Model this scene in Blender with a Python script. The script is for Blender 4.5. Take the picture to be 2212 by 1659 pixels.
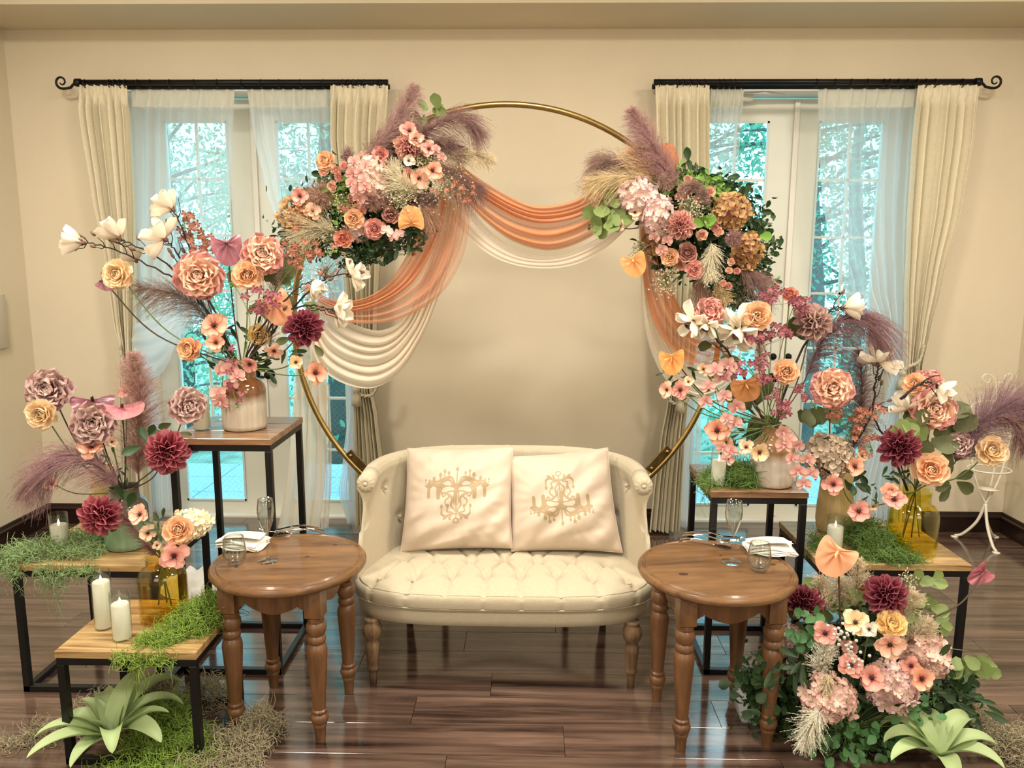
import bpy, bmesh, math, random
import numpy as np
from mathutils import Vector, Matrix, Quaternion
random.seed(7); rng = np.random.default_rng(7)
PI = math.pi; sc = bpy.context.scene; COL = sc.collection
for o in list(bpy.data.objects): bpy.data.objects.remove(o)

# ---------------------------------------------------------------- camera
FPX = 1658.0; EYE = Vector((0, 0, 1.65))
_p, _y, _r = math.radians(9.1), math.radians(1.07), math.radians(0.2)
FW = Vector((-math.sin(_y)*math.cos(_p), math.cos(_y)*math.cos(_p), -math.sin(_p)))
_rt = Vector((math.cos(_y), math.sin(_y), 0)); _up = _rt.cross(FW)
RT = _rt*math.cos(_r) + _up*math.sin(_r); UP = -_rt*math.sin(_r) + _up*math.cos(_r)
cam_d = bpy.data.cameras.new('camera'); cam = bpy.data.objects.new('camera', cam_d); COL.objects.link(cam)
cam_d.sensor_width = 36; cam_d.lens = 36*FPX/2212; cam_d.clip_start = .05; cam_d.clip_end = 200
cam.matrix_world = Matrix.Translation(EYE) @ Matrix((RT, UP, -FW)).transposed().to_4x4()
sc.camera = cam

# ---------------------------------------------------------------- world, lights, exposure
sc.view_settings.view_transform = 'Standard'; sc.view_settings.look = 'None'
sc.view_settings.gamma = 1; sc.view_settings.exposure = 0.26
sc.cycles.max_bounces = 8; sc.cycles.diffuse_bounces = 3; sc.cycles.glossy_bounces = 3; sc.cycles.transparent_max_bounces = 14
W = bpy.data.worlds.new('sky'); sc.world = W; W.use_nodes = True
_bg = W.node_tree.nodes['Background']; _bg.inputs[0].default_value = (.46, .82, 1.0, 1); _bg.inputs[1].default_value = 3.7
def area(name, loc, size, power, col, target=None, sy=None):
    d = bpy.data.lights.new(name, 'AREA'); d.energy = power; d.color = col; d.size = size
    if sy: d.shape = 'RECTANGLE'; d.size_y = sy
    o = bpy.data.objects.new(name, d); COL.objects.link(o); o.location = loc
    if target is not None:
        o.rotation_euler = (Vector(target)-Vector(loc)).to_track_quat('-Z', 'Y').to_euler()
    return o
WARM = (1, .92, .81)
for i, (x, y, pw) in enumerate([(-2.1, 2.4, 52), (0, 2.2, 52), (2.1, 2.4, 52), (-1.6, .3, 52), (1.6, .3, 52)]):
    area('ceiling_lamp', (x, y, 3.2), .5, pw, WARM)
area('fill_light', (-1.5, -1.0, 2.3), 1.4, 20, (1, .90, .80), (-.3, 3.5, 1.0))  # pair of unseen soft fill lights added behind the camera
area('fill_light', (1.5, -1.0, 2.3), 1.4, 20, (1, .90, .80), (.3, 3.5, 1.0))

# ---------------------------------------------------------------- helpers
def hexc(h):
    h = h.lstrip('#'); c = [int(h[i:i+2], 16)/255 for i in (0, 2, 4)]
    return tuple(x/12.92 if x <= .04045 else ((x+.055)/1.055)**2.4 for x in c) + (1,)
def ray(x, y): return FW*FPX + RT*(x-1106) - UP*(y-829.5)
def P(x, y, Y): d = ray(x, y); return EYE + d*(Y/d.y)          # photo pixel seen on the upright plane at depth Y
def PZ(x, y, Z): d = ray(x, y); return EYE + d*((Z-EYE.z)/d.z)  # photo pixel seen on the level plane at height Z
def SZ(px, Y): return px*Y/FPX                                  # size in metres of px pixels at depth Y
def link(name, data, parent=None, mw=None):
    o = bpy.data.objects.new(name, data); COL.objects.link(o)
    if parent is not None:
        o.parent = parent
        iv = _INV.get(parent.name, Matrix()); o.matrix_basis = iv @ mw if mw is not None else iv
    elif mw is not None: o.matrix_basis = mw
    return o
_INV = {}
def tag(o, label=None, cat=None, group=None, kind=None):
    if label: o['label'] = label
    if cat: o['category'] = cat
    if group: o['group'] = group
    if kind: o['kind'] = kind
    return o
def thing(name, label, cat, M=None, group=None):
    o = bpy.data.objects.new(name, None); COL.objects.link(o); o.empty_display_size = .02
    if M is None: M = Matrix()
    if isinstance(M, (tuple, Vector)): M = Matrix.Translation(M)
    o.matrix_basis = M; _INV[o.name] = M.inverted()
    return tag(o, label, cat, group)

class MB:
    def __init__(s): s.v = []; s.f = []; s.uv = {}
    def add(s, vs, fs):
        b = len(s.v); s.v += [tuple(v) for v in vs]; s.f += [tuple(b+i for i in f) for f in fs]; return s
    def box(s, c, d, R=None, bev=0):
        cx, cy, cz = c; x, y, z = d[0]/2, d[1]/2, d[2]/2
        if bev:
            b = bev; vs = []
            for zz, q in ((-z, b), (-z+b, 0), (z-b, 0), (z, b)):
                for sx, sy in ((-1, -1), (1, -1), (1, 1), (-1, 1)): vs.append(Vector((sx*(x-q), sy*(y-q), zz)))
            fs = [(3, 2, 1, 0), (12, 13, 14, 15)]
            for k in range(3):
                for i in range(4): a = k*4+i; c2 = k*4+(i+1) % 4; fs.append((a, c2, c2+4, a+4))
        else:
            vs = [Vector((i*x, j*y, k*z)) for k in (-1, 1) for i, j in ((-1, -1), (1, -1), (1, 1), (-1, 1))]
            fs = [(3, 2, 1, 0), (4, 5, 6, 7), (0, 1, 5, 4), (1, 2, 6, 5), (2, 3, 7, 6), (3, 0, 4, 7)]
        if R is not None: vs = [R @ v for v in vs]
        return s.add([v+Vector(c) for v in vs], fs)
    def tube(s, pts, r, n=8, cap=True, closed=False):
        pts = [Vector(p) for p in pts]; m = len(pts)
        rs = r if isinstance(r, (list, tuple)) else [r]*m
        vs = []; fs = []; up = None
        for i in range(m):
            if closed: t = pts[(i+1) % m]-pts[i-1]
            else: t = pts[min(i+1, m-1)]-pts[max(i-1, 0)]
            t.normalize()
            if up is None: up = t.orthogonal().normalized()
            up = (up - t*up.dot(t)).normalized(); w = t.cross(up)
            for k in range(n):
                a = 2*PI*k/n; vs.append(pts[i] + (up*math.cos(a)+w*math.sin(a))*rs[i])
        for i in range(m if closed else m-1):
            j = (i+1) % m
            for k in range(n): k2 = (k+1) % n; fs.append((i*n+k, i*n+k2, j*n+k2, j*n+k))
        if cap and not closed: fs += [tuple(range(n))[::-1], tuple((m-1)*n+k for k in range(n))]
        return s.add(vs, fs)
    def lathe(s, prof, n=32, c=(0, 0, 0), sy=1, M=None):
        vs = []; fs = []; m = len(prof)
        for r, z in prof:
            for k in range(n):
                a = 2*PI*k/n; v = Vector((r*math.cos(a), r*sy*math.sin(a), z))
                if M is not None: v = M @ v
                vs.append(v+Vector(c))
        for i in range(m-1):
            for k in range(n): k2 = (k+1) % n; fs.append((i*n+k, i*n+k2, (i+1)*n+k2, (i+1)*n+k))
        if prof[0][0] > 1e-5: fs.append(tuple(range(n))[::-1])
        if prof[-1][0] > 1e-5: fs.append(tuple((m-1)*n+k for k in range(n)))
        return s.add(vs, fs)
    def grid(s, fn, nu, nv, cu=False):
        b = len(s.v); vs = []
        for j in range(nv+1):
            for i in range(nu + (0 if cu else 1)): vs.append(fn(i/nu, j/nv)); s.uv[b+len(vs)-1] = (i/nu, j/nv)
        w = nu if cu else nu+1; fs = []
        for j in range(nv):
            for i in range(nu): i2 = (i+1) % w if cu else i+1; fs.append((j*w+i, j*w+i2, (j+1)*w+i2, (j+1)*w+i))
        return s.add(vs, fs)
    def mesh(s, name, mat, smooth=True, ang=None):
        me = bpy.data.meshes.new(name); me.from_pydata(s.v, [], s.f)
        if s.uv:
            l = me.uv_layers.new(name='UVMap'); vi = np.empty(len(me.loops), int); me.loops.foreach_get('vertex_index', vi)
            tab = np.zeros((len(s.v), 2), 'f')
            for k, t in s.uv.items(): tab[k] = t
            l.data.foreach_set('uv', tab[vi].ravel())
        if mat: me.materials.append(mat)
        if smooth: me.shade_smooth()
        if ang: me.set_sharp_from_angle(angle=math.radians(ang))
        me.update(); return me
    def build(s, name, mat, parent=None, smooth=True, ang=None): return link(name, s.mesh(name, mat, smooth, ang), parent)

class TM:  # triangle soup through numpy
    def __init__(s): s.V = []; s.F = []; s.n = 0
    def add(s, V, F):
        V = np.asarray(V, float).reshape(-1, 3); F = np.asarray(F, int).reshape(-1, 3)
        s.V.append(V); s.F.append(F+s.n); s.n += len(V)
    def tubes(s, pts, rad, sides=3):                     # pts (N,K,3)
        N, K, _ = pts.shape; rad = np.broadcast_to(np.asarray(rad, float), (N, K)) if np.ndim(rad) < 2 else rad
        t = np.gradient(pts, axis=1); t /= np.linalg.norm(t, axis=2, keepdims=True)+1e-9
        ref = np.array([.31, .53, .79]); a = np.cross(t, ref); a /= np.linalg.norm(a, axis=2, keepdims=True)+1e-9; b = np.cross(t, a)
        ang = np.arange(sides)*2*PI/sides
        V = pts[:, :, None]+rad[:, :, None, None]*(a[:, :, None]*np.cos(ang)[:, None]+b[:, :, None]*np.sin(ang)[:, None])
        i = np.arange(N)[:, None, None]*K*sides; k = np.arange(K-1)[None, :, None]*sides; q = np.arange(sides)[None, None, :]; q2 = (q+1) % sides
        A = i+k+q; B = i+k+q2; C = B+sides; D = A+sides
        s.add(V, np.stack([np.stack([A, B, C], -1), np.stack([A, C, D], -1)], -2))
    def hairs(s, base, tip, w):
        d = tip-base; r = rng.normal(size=d.shape); sd = np.cross(d, r); sd /= np.linalg.norm(sd, axis=1, keepdims=True)+1e-9
        V = np.stack([base-sd*w/2, base+sd*w/2, tip], 1); s.add(V, np.arange(len(base)*3))
    def leaves(s, pos, size, normal=None, asp=.6, fold=.12):  # six point leaves
        N = len(pos); d = rng.normal(size=(N, 3)); d /= np.linalg.norm(d, axis=1, keepdims=True)
        r = rng.normal(size=(N, 3)) if normal is None else normal+rng.normal(size=(N, 3))*.5
        x = np.cross(d, r); x /= np.linalg.norm(x, axis=1, keepdims=True)+1e-9; z = np.cross(x, d)
        sz = np.broadcast_to(size, (N,))[:, None]
        pr = [(0, 0, 0), (asp*.42, .3, fold), (asp*.38, .7, fold), (0, 1, -.05), (-asp*.38, .7, fold), (-asp*.42, .3, fold)]
        V = np.stack([pos+sz*(x*a+d*b+z*c) for a, b, c in pr], 1)
        F = np.array([(0, 1, 2), (0, 2, 3), (0, 3, 4), (0, 4, 5)])[None]+np.arange(N)[:, None, None]*6
        s.add(V, F)
    def mesh(s, name, mat, smooth=True):
        V = np.concatenate(s.V).astype('f'); F = np.concatenate(s.F).astype('i'); me = bpy.data.meshes.new(name)
        me.vertices.add(len(V)); me.vertices.foreach_set('co', V.ravel()); me.loops.add(len(F)*3); me.loops.foreach_set('vertex_index', F.ravel())
        me.polygons.add(len(F)); me.polygons.foreach_set('loop_start', np.arange(len(F), dtype='i')*3)
        me.update(calc_edges=True)
        if smooth: me.shade_smooth()
        if mat: me.materials.append(mat)
        return me
    def build(s, name, mat, parent=None, smooth=True, stuff=False):
        o = link(name, s.mesh(name, mat, smooth), parent)
        if stuff: o['kind'] = 'stuff'
        return o
def npa(l): return np.array([tuple(v) for v in l], float)
def catmull(pts, n=8):
    pts = [Vector(p) for p in pts]; out = []
    if len(pts) < 3: return [pts[0].lerp(pts[-1], i/n) for i in range(n+1)]
    q = [pts[0]*2-pts[1]]+pts+[pts[-1]*2-pts[-2]]
    for i in range(1, len(q)-2):
        a, b, c, d = q[i-1:i+3]
        for k in range(n):
            t = k/n; out.append(.5*((2*b)+(c-a)*t+(2*a-5*b+4*c-d)*t*t+(3*b-a-3*c+d)*t**3))
    out.append(pts[-1].copy()); return out
def lerpk(keys, t):
    for i in range(len(keys)-1):
        a, b = keys[i], keys[i+1]
        if t <= b[0] or i == len(keys)-2:
            f = min(1, max(0, (t-a[0])/(b[0]-a[0]))); f2 = f*f*(3-2*f)*.5+f*.5
            return [p+(q-p)*f2 for p, q in zip(a[1:], b[1:])]

# ---------------------------------------------------------------- materials
_m = {}
def nodes(name):
    m = bpy.data.materials.new(name); m.use_nodes = True; nt = m.node_tree; nt.nodes.clear()
    out = nt.nodes.new('ShaderNodeOutputMaterial'); return m, nt, out
def N(nt, t, **kw):
    n = nt.nodes.new(t)
    for k, v in kw.items():
        if k.startswith('i'):
            key = k[1:].replace('_', ' '); n.inputs[int(key) if key.isdigit() else key].default_value = v
        else: setattr(n, k, v)
    return n
def vary(c, s): return tuple(min(1, max(0, x*s)) for x in c[:3])+(1,)
def mat(name, col, rough=.5, metal=0, spec=.5, nscale=0, namt=.15, stretch=(1, 1, 1), bump=0, bscale=40, trans=0, alpha=1, coat=0, sheen=0, rnd=0, tcol=None):
    """plain surface with noise variation; trans = share of translucency, alpha < 1 = sheer cloth"""
    if name in _m: return _m[name]
    m, nt, out = nodes(name); L = nt.links.new; c = hexc(col) if isinstance(col, str) else col
    b = N(nt, 'ShaderNodeBsdfPrincipled'); b.inputs['Roughness'].default_value = rough; b.inputs['Metallic'].default_value = metal
    b.inputs['Specular IOR Level'].default_value = spec; b.inputs['Coat Weight'].default_value = coat; b.inputs['Sheen Weight'].default_value = sheen
    b.inputs['Base Color'].default_value = c; src = None
    if nscale:
        tc = N(nt, 'ShaderNodeTexCoord'); mp = N(nt, 'ShaderNodeMapping'); mp.inputs['Scale'].default_value = stretch
        nz = N(nt, 'ShaderNodeTexNoise'); nz.inputs['Scale'].default_value = nscale; nz.inputs['Detail'].default_value = 4
        rp = N(nt, 'ShaderNodeValToRGB'); rp.color_ramp.elements[0].color = vary(c, 1-namt); rp.color_ramp.elements[1].color = vary(c, 1+namt)
        rp.color_ramp.elements[0].position = .3; rp.color_ramp.elements[1].position = .7
        L(tc.outputs['Object'], mp.inputs[0]); L(mp.outputs[0], nz.inputs['Vector']); L(nz.outputs[0], rp.inputs[0]); src = rp.outputs[0]
    if rnd:
        oi = N(nt, 'ShaderNodeObjectInfo'); hs = N(nt, 'ShaderNodeHueSaturation'); ma = N(nt, 'ShaderNodeMapRange')
        ma.inputs[3].default_value = 1-rnd; ma.inputs[4].default_value = 1+rnd
        L(oi.outputs['Random'], ma.inputs[0]); L(ma.outputs[0], hs.inputs['Value']); hs.inputs['Color'].default_value = c
        if src: L(src, hs.inputs['Color'])
        src = hs.outputs[0]
    if src: L(src, b.inputs['Base Color'])
    if bump:
        t2 = N(nt, 'ShaderNodeTexCoord'); n2 = N(nt, 'ShaderNodeTexNoise'); n2.inputs['Scale'].default_value = bscale; bp = N(nt, 'ShaderNodeBump'); bp.inputs['Strength'].default_value = bump; bp.inputs['Distance'].default_value = .01
        L(t2.outputs['Object'], n2.inputs['Vector']); L(n2.outputs[0], bp.inputs['Height']); L(bp.outputs[0], b.inputs['Normal'])
    res = b.outputs[0]
    if trans:
        tr = N(nt, 'ShaderNodeBsdfTranslucent'); tr.inputs[0].default_value = hexc(tcol) if tcol else c
        if src and not tcol: L(src, tr.inputs[0])
        mx = N(nt, 'ShaderNodeMixShader'); mx.inputs[0].default_value = trans; L(res, mx.inputs[1]); L(tr.outputs[0], mx.inputs[2]); res = mx.outputs[0]
    if alpha < 1:
        tp = N(nt, 'ShaderNodeBsdfTransparent'); mx = N(nt, 'ShaderNodeMixShader'); mx.inputs[0].default_value = alpha
        L(tp.outputs[0], mx.inputs[1]); L(res, mx.inputs[2]); res = mx.outputs[0]
    L(res, out.inputs[0]); _m[name] = m; return m
def tulle(name, col, lo, hi, freq, trans=.35):
    """gathered sheer cloth: thread density varies in bands across the gathers (UV v)"""
    m, nt, out = nodes(name); L = nt.links.new; c = hexc(col)
    uv = N(nt, 'ShaderNodeUVMap'); mp = N(nt, 'ShaderNodeMapping'); mp.inputs['Scale'].default_value = (1.2, freq, 1)
    nz = N(nt, 'ShaderNodeTexNoise'); nz.inputs['Scale'].default_value = 1; nz.inputs['Detail'].default_value = 3
    mr = N(nt, 'ShaderNodeMapRange'); mr.inputs[1].default_value = .36; mr.inputs[2].default_value = .66; mr.inputs[3].default_value = lo; mr.inputs[4].default_value = hi
    L(uv.outputs[0], mp.inputs[0]); L(mp.outputs[0], nz.inputs['Vector']); L(nz.outputs[0], mr.inputs[0])
    b = N(nt, 'ShaderNodeBsdfPrincipled'); b.inputs['Base Color'].default_value = c; b.inputs['Roughness'].default_value = .55; b.inputs['Sheen Weight'].default_value = .2
    tr = N(nt, 'ShaderNodeBsdfTranslucent'); tr.inputs[0].default_value = c; mx = N(nt, 'ShaderNodeMixShader'); mx.inputs[0].default_value = trans
    L(b.outputs[0], mx.inputs[1]); L(tr.outputs[0], mx.inputs[2])
    tp = N(nt, 'ShaderNodeBsdfTransparent'); m2 = N(nt, 'ShaderNodeMixShader'); L(mr.outputs[0], m2.inputs[0]); L(tp.outputs[0], m2.inputs[1]); L(mx.outputs[0], m2.inputs[2]); L(m2.outputs[0], out.inputs[0])
    return m
def petalmat(base, edge, name='petal', trans=.3, pos=.45, rnd=.06, rough=.65):
    """petal colour from its heel to its rim along UV v"""
    k = (base, edge, pos)
    if k in _m: return _m[k]
    m, nt, out = nodes(name); L = nt.links.new
    uv = N(nt, 'ShaderNodeUVMap'); sp = N(nt, 'ShaderNodeSeparateXYZ'); rp = N(nt, 'ShaderNodeValToRGB')
    rp.color_ramp.elements[0].color = hexc(base); rp.color_ramp.elements[0].position = max(0, pos-.4); rp.color_ramp.elements[1].color = hexc(edge); rp.color_ramp.elements[1].position = min(1, pos+.4)
    nz = N(nt, 'ShaderNodeTexNoise'); nz.inputs['Scale'].default_value = 5; mp = N(nt, 'ShaderNodeMapping'); mp.inputs['Scale'].default_value = (9, 1, 1)
    oi = N(nt, 'ShaderNodeObjectInfo'); ad = N(nt, 'ShaderNodeMath', operation='MULTIPLY_ADD'); ad.inputs[1].default_value = .25; hs = N(nt, 'ShaderNodeHueSaturation')
    L(uv.outputs[0], sp.inputs[0]); L(uv.outputs[0], mp.inputs[0]); L(mp.outputs[0], nz.inputs['Vector']); L(nz.outputs[0], ad.inputs[0]); L(sp.outputs[1], ad.inputs[2])
    sb = N(nt, 'ShaderNodeMath', operation='SUBTRACT'); sb.inputs[1].default_value = .125; L(ad.outputs[0], sb.inputs[0]); L(sb.outputs[0], rp.inputs[0])
    mr = N(nt, 'ShaderNodeMapRange'); mr.inputs[3].default_value = 1-rnd; mr.inputs[4].default_value = 1+rnd; L(oi.outputs['Random'], mr.inputs[0]); L(mr.outputs[0], hs.inputs['Value']); L(rp.outputs[0], hs.inputs['Color'])
    b = N(nt, 'ShaderNodeBsdfPrincipled'); b.inputs['Roughness'].default_value = rough; b.inputs['Specular IOR Level'].default_value = .25; L(hs.outputs[0], b.inputs['Base Color'])
    tr = N(nt, 'ShaderNodeBsdfTranslucent'); L(hs.outputs[0], tr.inputs[0]); mx = N(nt, 'ShaderNodeMixShader'); mx.inputs[0].default_value = trans
    L(b.outputs[0], mx.inputs[1]); L(tr.outputs[0], mx.inputs[2]); L(mx.outputs[0], out.inputs[0]); _m[k] = m; return m
def wood(name, dark, light, scale=3, stretch=(1, 14, 14), rough=.35, coat=0, rnd=.12, bump=.12, spec=.5):
    if name in _m: return _m[name]
    m, nt, out = nodes(name); L = nt.links.new
    tc = N(nt, 'ShaderNodeTexCoord'); mp = N(nt, 'ShaderNodeMapping'); mp.inputs['Scale'].default_value = stretch
    oi = N(nt, 'ShaderNodeObjectInfo'); of = N(nt, 'ShaderNodeVectorMath', operation='SCALE'); of.inputs['Scale'].default_value = 1
    cb = N(nt, 'ShaderNodeCombineXYZ'); mm = N(nt, 'ShaderNodeMath', operation='MULTIPLY'); mm.inputs[1].default_value = 37
    L(oi.outputs['Random'], mm.inputs[0])
    for k in range(3): L(mm.outputs[0], cb.inputs[k])
    L(cb.outputs[0], mp.inputs['Location']); L(tc.outputs['Object'], mp.inputs[0])
    n1 = N(nt, 'ShaderNodeTexNoise'); n1.inputs['Scale'].default_value = scale; n1.inputs['Detail'].default_value = 8; n1.inputs['Roughness'].default_value = .62; n1.inputs['Distortion'].default_value = .6
    n2 = N(nt, 'ShaderNodeTexNoise'); n2.inputs['Scale'].default_value = scale*6; n2.inputs['Detail'].default_value = 3
    L(mp.outputs[0], n1.inputs['Vector']); L(mp.outputs[0], n2.inputs['Vector'])
    rp = N(nt, 'ShaderNodeValToRGB'); rp.color_ramp.elements[0].position = .33; rp.color_ramp.elements[1].position = .68
    rp.color_ramp.elements[0].color = hexc(dark); rp.color_ramp.elements[1].color = hexc(light); L(n1.outputs[0], rp.inputs[0])
    hs = N(nt, 'ShaderNodeHueSaturation'); mr = N(nt, 'ShaderNodeMapRange'); mr.inputs[3].default_value = 1-rnd; mr.inputs[4].default_value = 1+rnd
    L(oi.outputs['Random'], mr.inputs[0]); mv = N(nt, 'ShaderNodeMath', operation='MULTIPLY'); m3 = N(nt, 'ShaderNodeMapRange'); m3.inputs[3].default_value = .82; m3.inputs[4].default_value = 1.15
    L(n2.outputs[0], m3.inputs[0]); L(m3.outputs[0], mv.inputs[0]); L(mr.outputs[0], mv.inputs[1]); L(mv.outputs[0], hs.inputs['Value']); L(rp.outputs[0], hs.inputs['Color'])
    b = N(nt, 'ShaderNodeBsdfPrincipled'); b.inputs['Coat Weight'].default_value = coat; b.inputs['Coat Roughness'].default_value = .12; b.inputs['Specular IOR Level'].default_value = spec
    L(hs.outputs[0], b.inputs['Base Color']); rr = N(nt, 'ShaderNodeMapRange'); rr.inputs[3].default_value = rough*.8; rr.inputs[4].default_value = rough*1.25; L(n2.outputs[0], rr.inputs[0]); L(rr.outputs[0], b.inputs['Roughness'])
    bp = N(nt, 'ShaderNodeBump'); bp.inputs['Strength'].default_value = bump; bp.inputs['Distance'].default_value = .002; L(n1.outputs[0], bp.inputs['Height']); L(bp.outputs[0], b.inputs['Normal'])
    L(b.outputs[0], out.inputs[0]); _m[name] = m; return m
def thinglass(name, col=(1, 1, 1, 1), gloss=.55, rough=.01, pw_=3.5, f0=.05):
    if name in _m: return _m[name]
    m, nt, out = nodes(name); L = nt.links.new
    tp = N(nt, 'ShaderNodeBsdfTransparent'); tp.inputs[0].default_value = col; gl = N(nt, 'ShaderNodeBsdfGlossy'); gl.inputs['Roughness'].default_value = rough
    lw = N(nt, 'ShaderNodeLayerWeight'); lw.inputs[0].default_value = .5; pw = N(nt, 'ShaderNodeMath', operation='POWER'); pw.inputs[1].default_value = pw_; L(lw.outputs['Facing'], pw.inputs[0]); fr = N(nt, 'ShaderNodeMath', operation='MULTIPLY_ADD'); fr.inputs[1].default_value = gloss; fr.inputs[2].default_value = f0; L(pw.outputs[0], fr.inputs[0]); mx = N(nt, 'ShaderNodeMixShader'); L(fr.outputs[0], mx.inputs[0]); L(tp.outputs[0], mx.inputs[1]); L(gl.outputs[0], mx.inputs[2]); L(mx.outputs[0], out.inputs[0])
    _m[name] = m; return m
def realglass(name, col=(1, 1, 1, 1), ior=1.45):
    if name in _m: return _m[name]
    m, nt, out = nodes(name); b = N(nt, 'ShaderNodeBsdfPrincipled'); b.inputs['Base Color'].default_value = col; b.inputs['Roughness'].default_value = 0; b.inputs['Transmission Weight'].default_value = 1; b.inputs['IOR'].default_value = ior
    nt.links.new(b.outputs[0], out.inputs[0]); _m[name] = m; return m
# ---------------------------------------------------------------- room shell
XL, XR, YW, YD, ZS, ZC = -3.02, 2.95, 4.62, 4.85, 2.95, 3.35
m_wall = mat('wall_paint', '#d6cab0', .85, nscale=3, namt=.02, bump=.05, bscale=180)
m_white = mat('white_gloss', '#e9e4d6', .4, nscale=2, namt=.02)
m_door = mat('door_paint', '#dfe0d2', .45, nscale=2, namt=.02)
m_base = mat('baseboard_paint', '#241510', .3, nscale=4, namt=.2)
OP = [(-2.40, -.98), (.90, 2.31)]; ZO = 2.655
w = MB()
xs = [XL-.2, OP[0][0], OP[0][1], OP[1][0], OP[1][1], XR+.2]
for i in (0, 2, 4): w.box(((xs[i]+xs[i+1])/2, YW+.13, ZO/2), (xs[i+1]-xs[i], .26, ZO))
w.box(((XL+XR)/2, YW+.13, (ZO+ZC)/2), (XR-XL+.4, .26, ZC-ZO))
tag(w.build('wall_back', m_wall, smooth=False), kind='structure')
tag(MB().box((XL-.1, 1.1, ZC/2), (.2, 7.1, ZC)).build('wall_left', m_wall, smooth=False), kind='structure')
tag(MB().box((XR+.1, 1.1, ZC/2), (.2, 7.1, ZC)).build('wall_right', m_wall, smooth=False), kind='structure')
tag(MB().box(((XL+XR)/2, -2.5, ZC/2), (XR-XL+.4, .2, ZC)).build('wall_rear', m_wall, smooth=False), kind='structure')
tag(MB().box(((XL+XR)/2, 1.1, ZC+.05), (XR-XL+.4, 7.3, .1)).build('ceiling', m_wall, smooth=False), kind='structure')
tag(MB().box(((XL+XR)/2, 4.4, (ZS+ZC)/2), (XR-XL, .45, ZC-ZS-.002)).build('trim_1', m_wall, smooth=False), kind='structure')  # dropped beam above the windows
def baseboard(name, a, b, n):
    pr = [(0, 0), (.014, 0), (.014, .085), (.02, .09), (.02, .1), (.01, .108), (.006, .125), (0, .128)]
    a = Vector(a); b = Vector(b); n = Vector(n); vs = [p+n*x+Vector((0, 0, z)) for p in (a, b) for x, z in pr]; k = len(pr)
    fs = [(i, (i+1) % k, k+(i+1) % k, k+i) for i in range(k)]+[tuple(range(k))[::-1], tuple(range(k, 2*k))]
    tag(MB().add(vs, fs).build(name, m_base, smooth=False), kind='structure')
baseboard('baseboard_left', (XL, -2.4, 0), (XL, YW, 0), (1, 0, 0)); baseboard('baseboard_right', (XR, -2.4, 0), (XR, YW, 0), (-1, 0, 0))
baseboard('baseboard_back_left', (XL, YW, 0), (OP[0][0], YW, 0), (0, -1, 0)); baseboard('baseboard_back_middle', (OP[0][1], YW, 0), (OP[1][0], YW, 0), (0, -1, 0)); baseboard('baseboard_back_right', (OP[1][1], YW, 0), (XR, YW, 0), (0, -1, 0))
# floor: base slab and planks laid across the room
fl = tag(MB().box(((XL+XR)/2, 1.2, -.06), (XR-XL+.3, 7.5, .1)).build('floor', mat('floor_base', '#150b08', .6), smooth=False), kind='structure')
m_plank = wood('walnut_plank', '#241713', '#786052', 2.2, (.5, 9, 9), .12, coat=.8, rnd=.14, bump=.07, spec=.35)
pm = {}
def plank(x0, x1, y0, y1):
    L_ = round(x1-x0, 2); k = L_
    if k not in pm: pm[k] = MB().box((0, 0, -.005), (L_-.0018, y1-y0-.0018, .0095), bev=.0006).mesh('plank', m_plank, smooth=False)
    link('plank', pm[k], fl, Matrix.Translation(((x0+x1)/2, (y0+y1)/2, 0)))
y = 1.485; r = 0
while y < 4.83:
    y1 = min(y+.175, 4.84); x = XL-.2-[0, .55, .27, .82, .4][r % 5]
    if y1 - y > .05:
        while x < XR:
            plank(x, min(x+1.12, XR+.02) if x+1.12 > XR else x+1.12, y, y1); x += 1.12
    y = y1+1e-6; r += 1
    if y1 >= 4.84: break
y = 1.31   # the floor behind the camera is out of the photograph
st = MB()
while y > -2.4:
    st.box(((XL+XR)/2, y+.0875, -.005), (XR-XL, .1732, .0095)); y -= .175
tag(st.build('floor_rear', m_plank, smooth=False), kind='structure')
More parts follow.
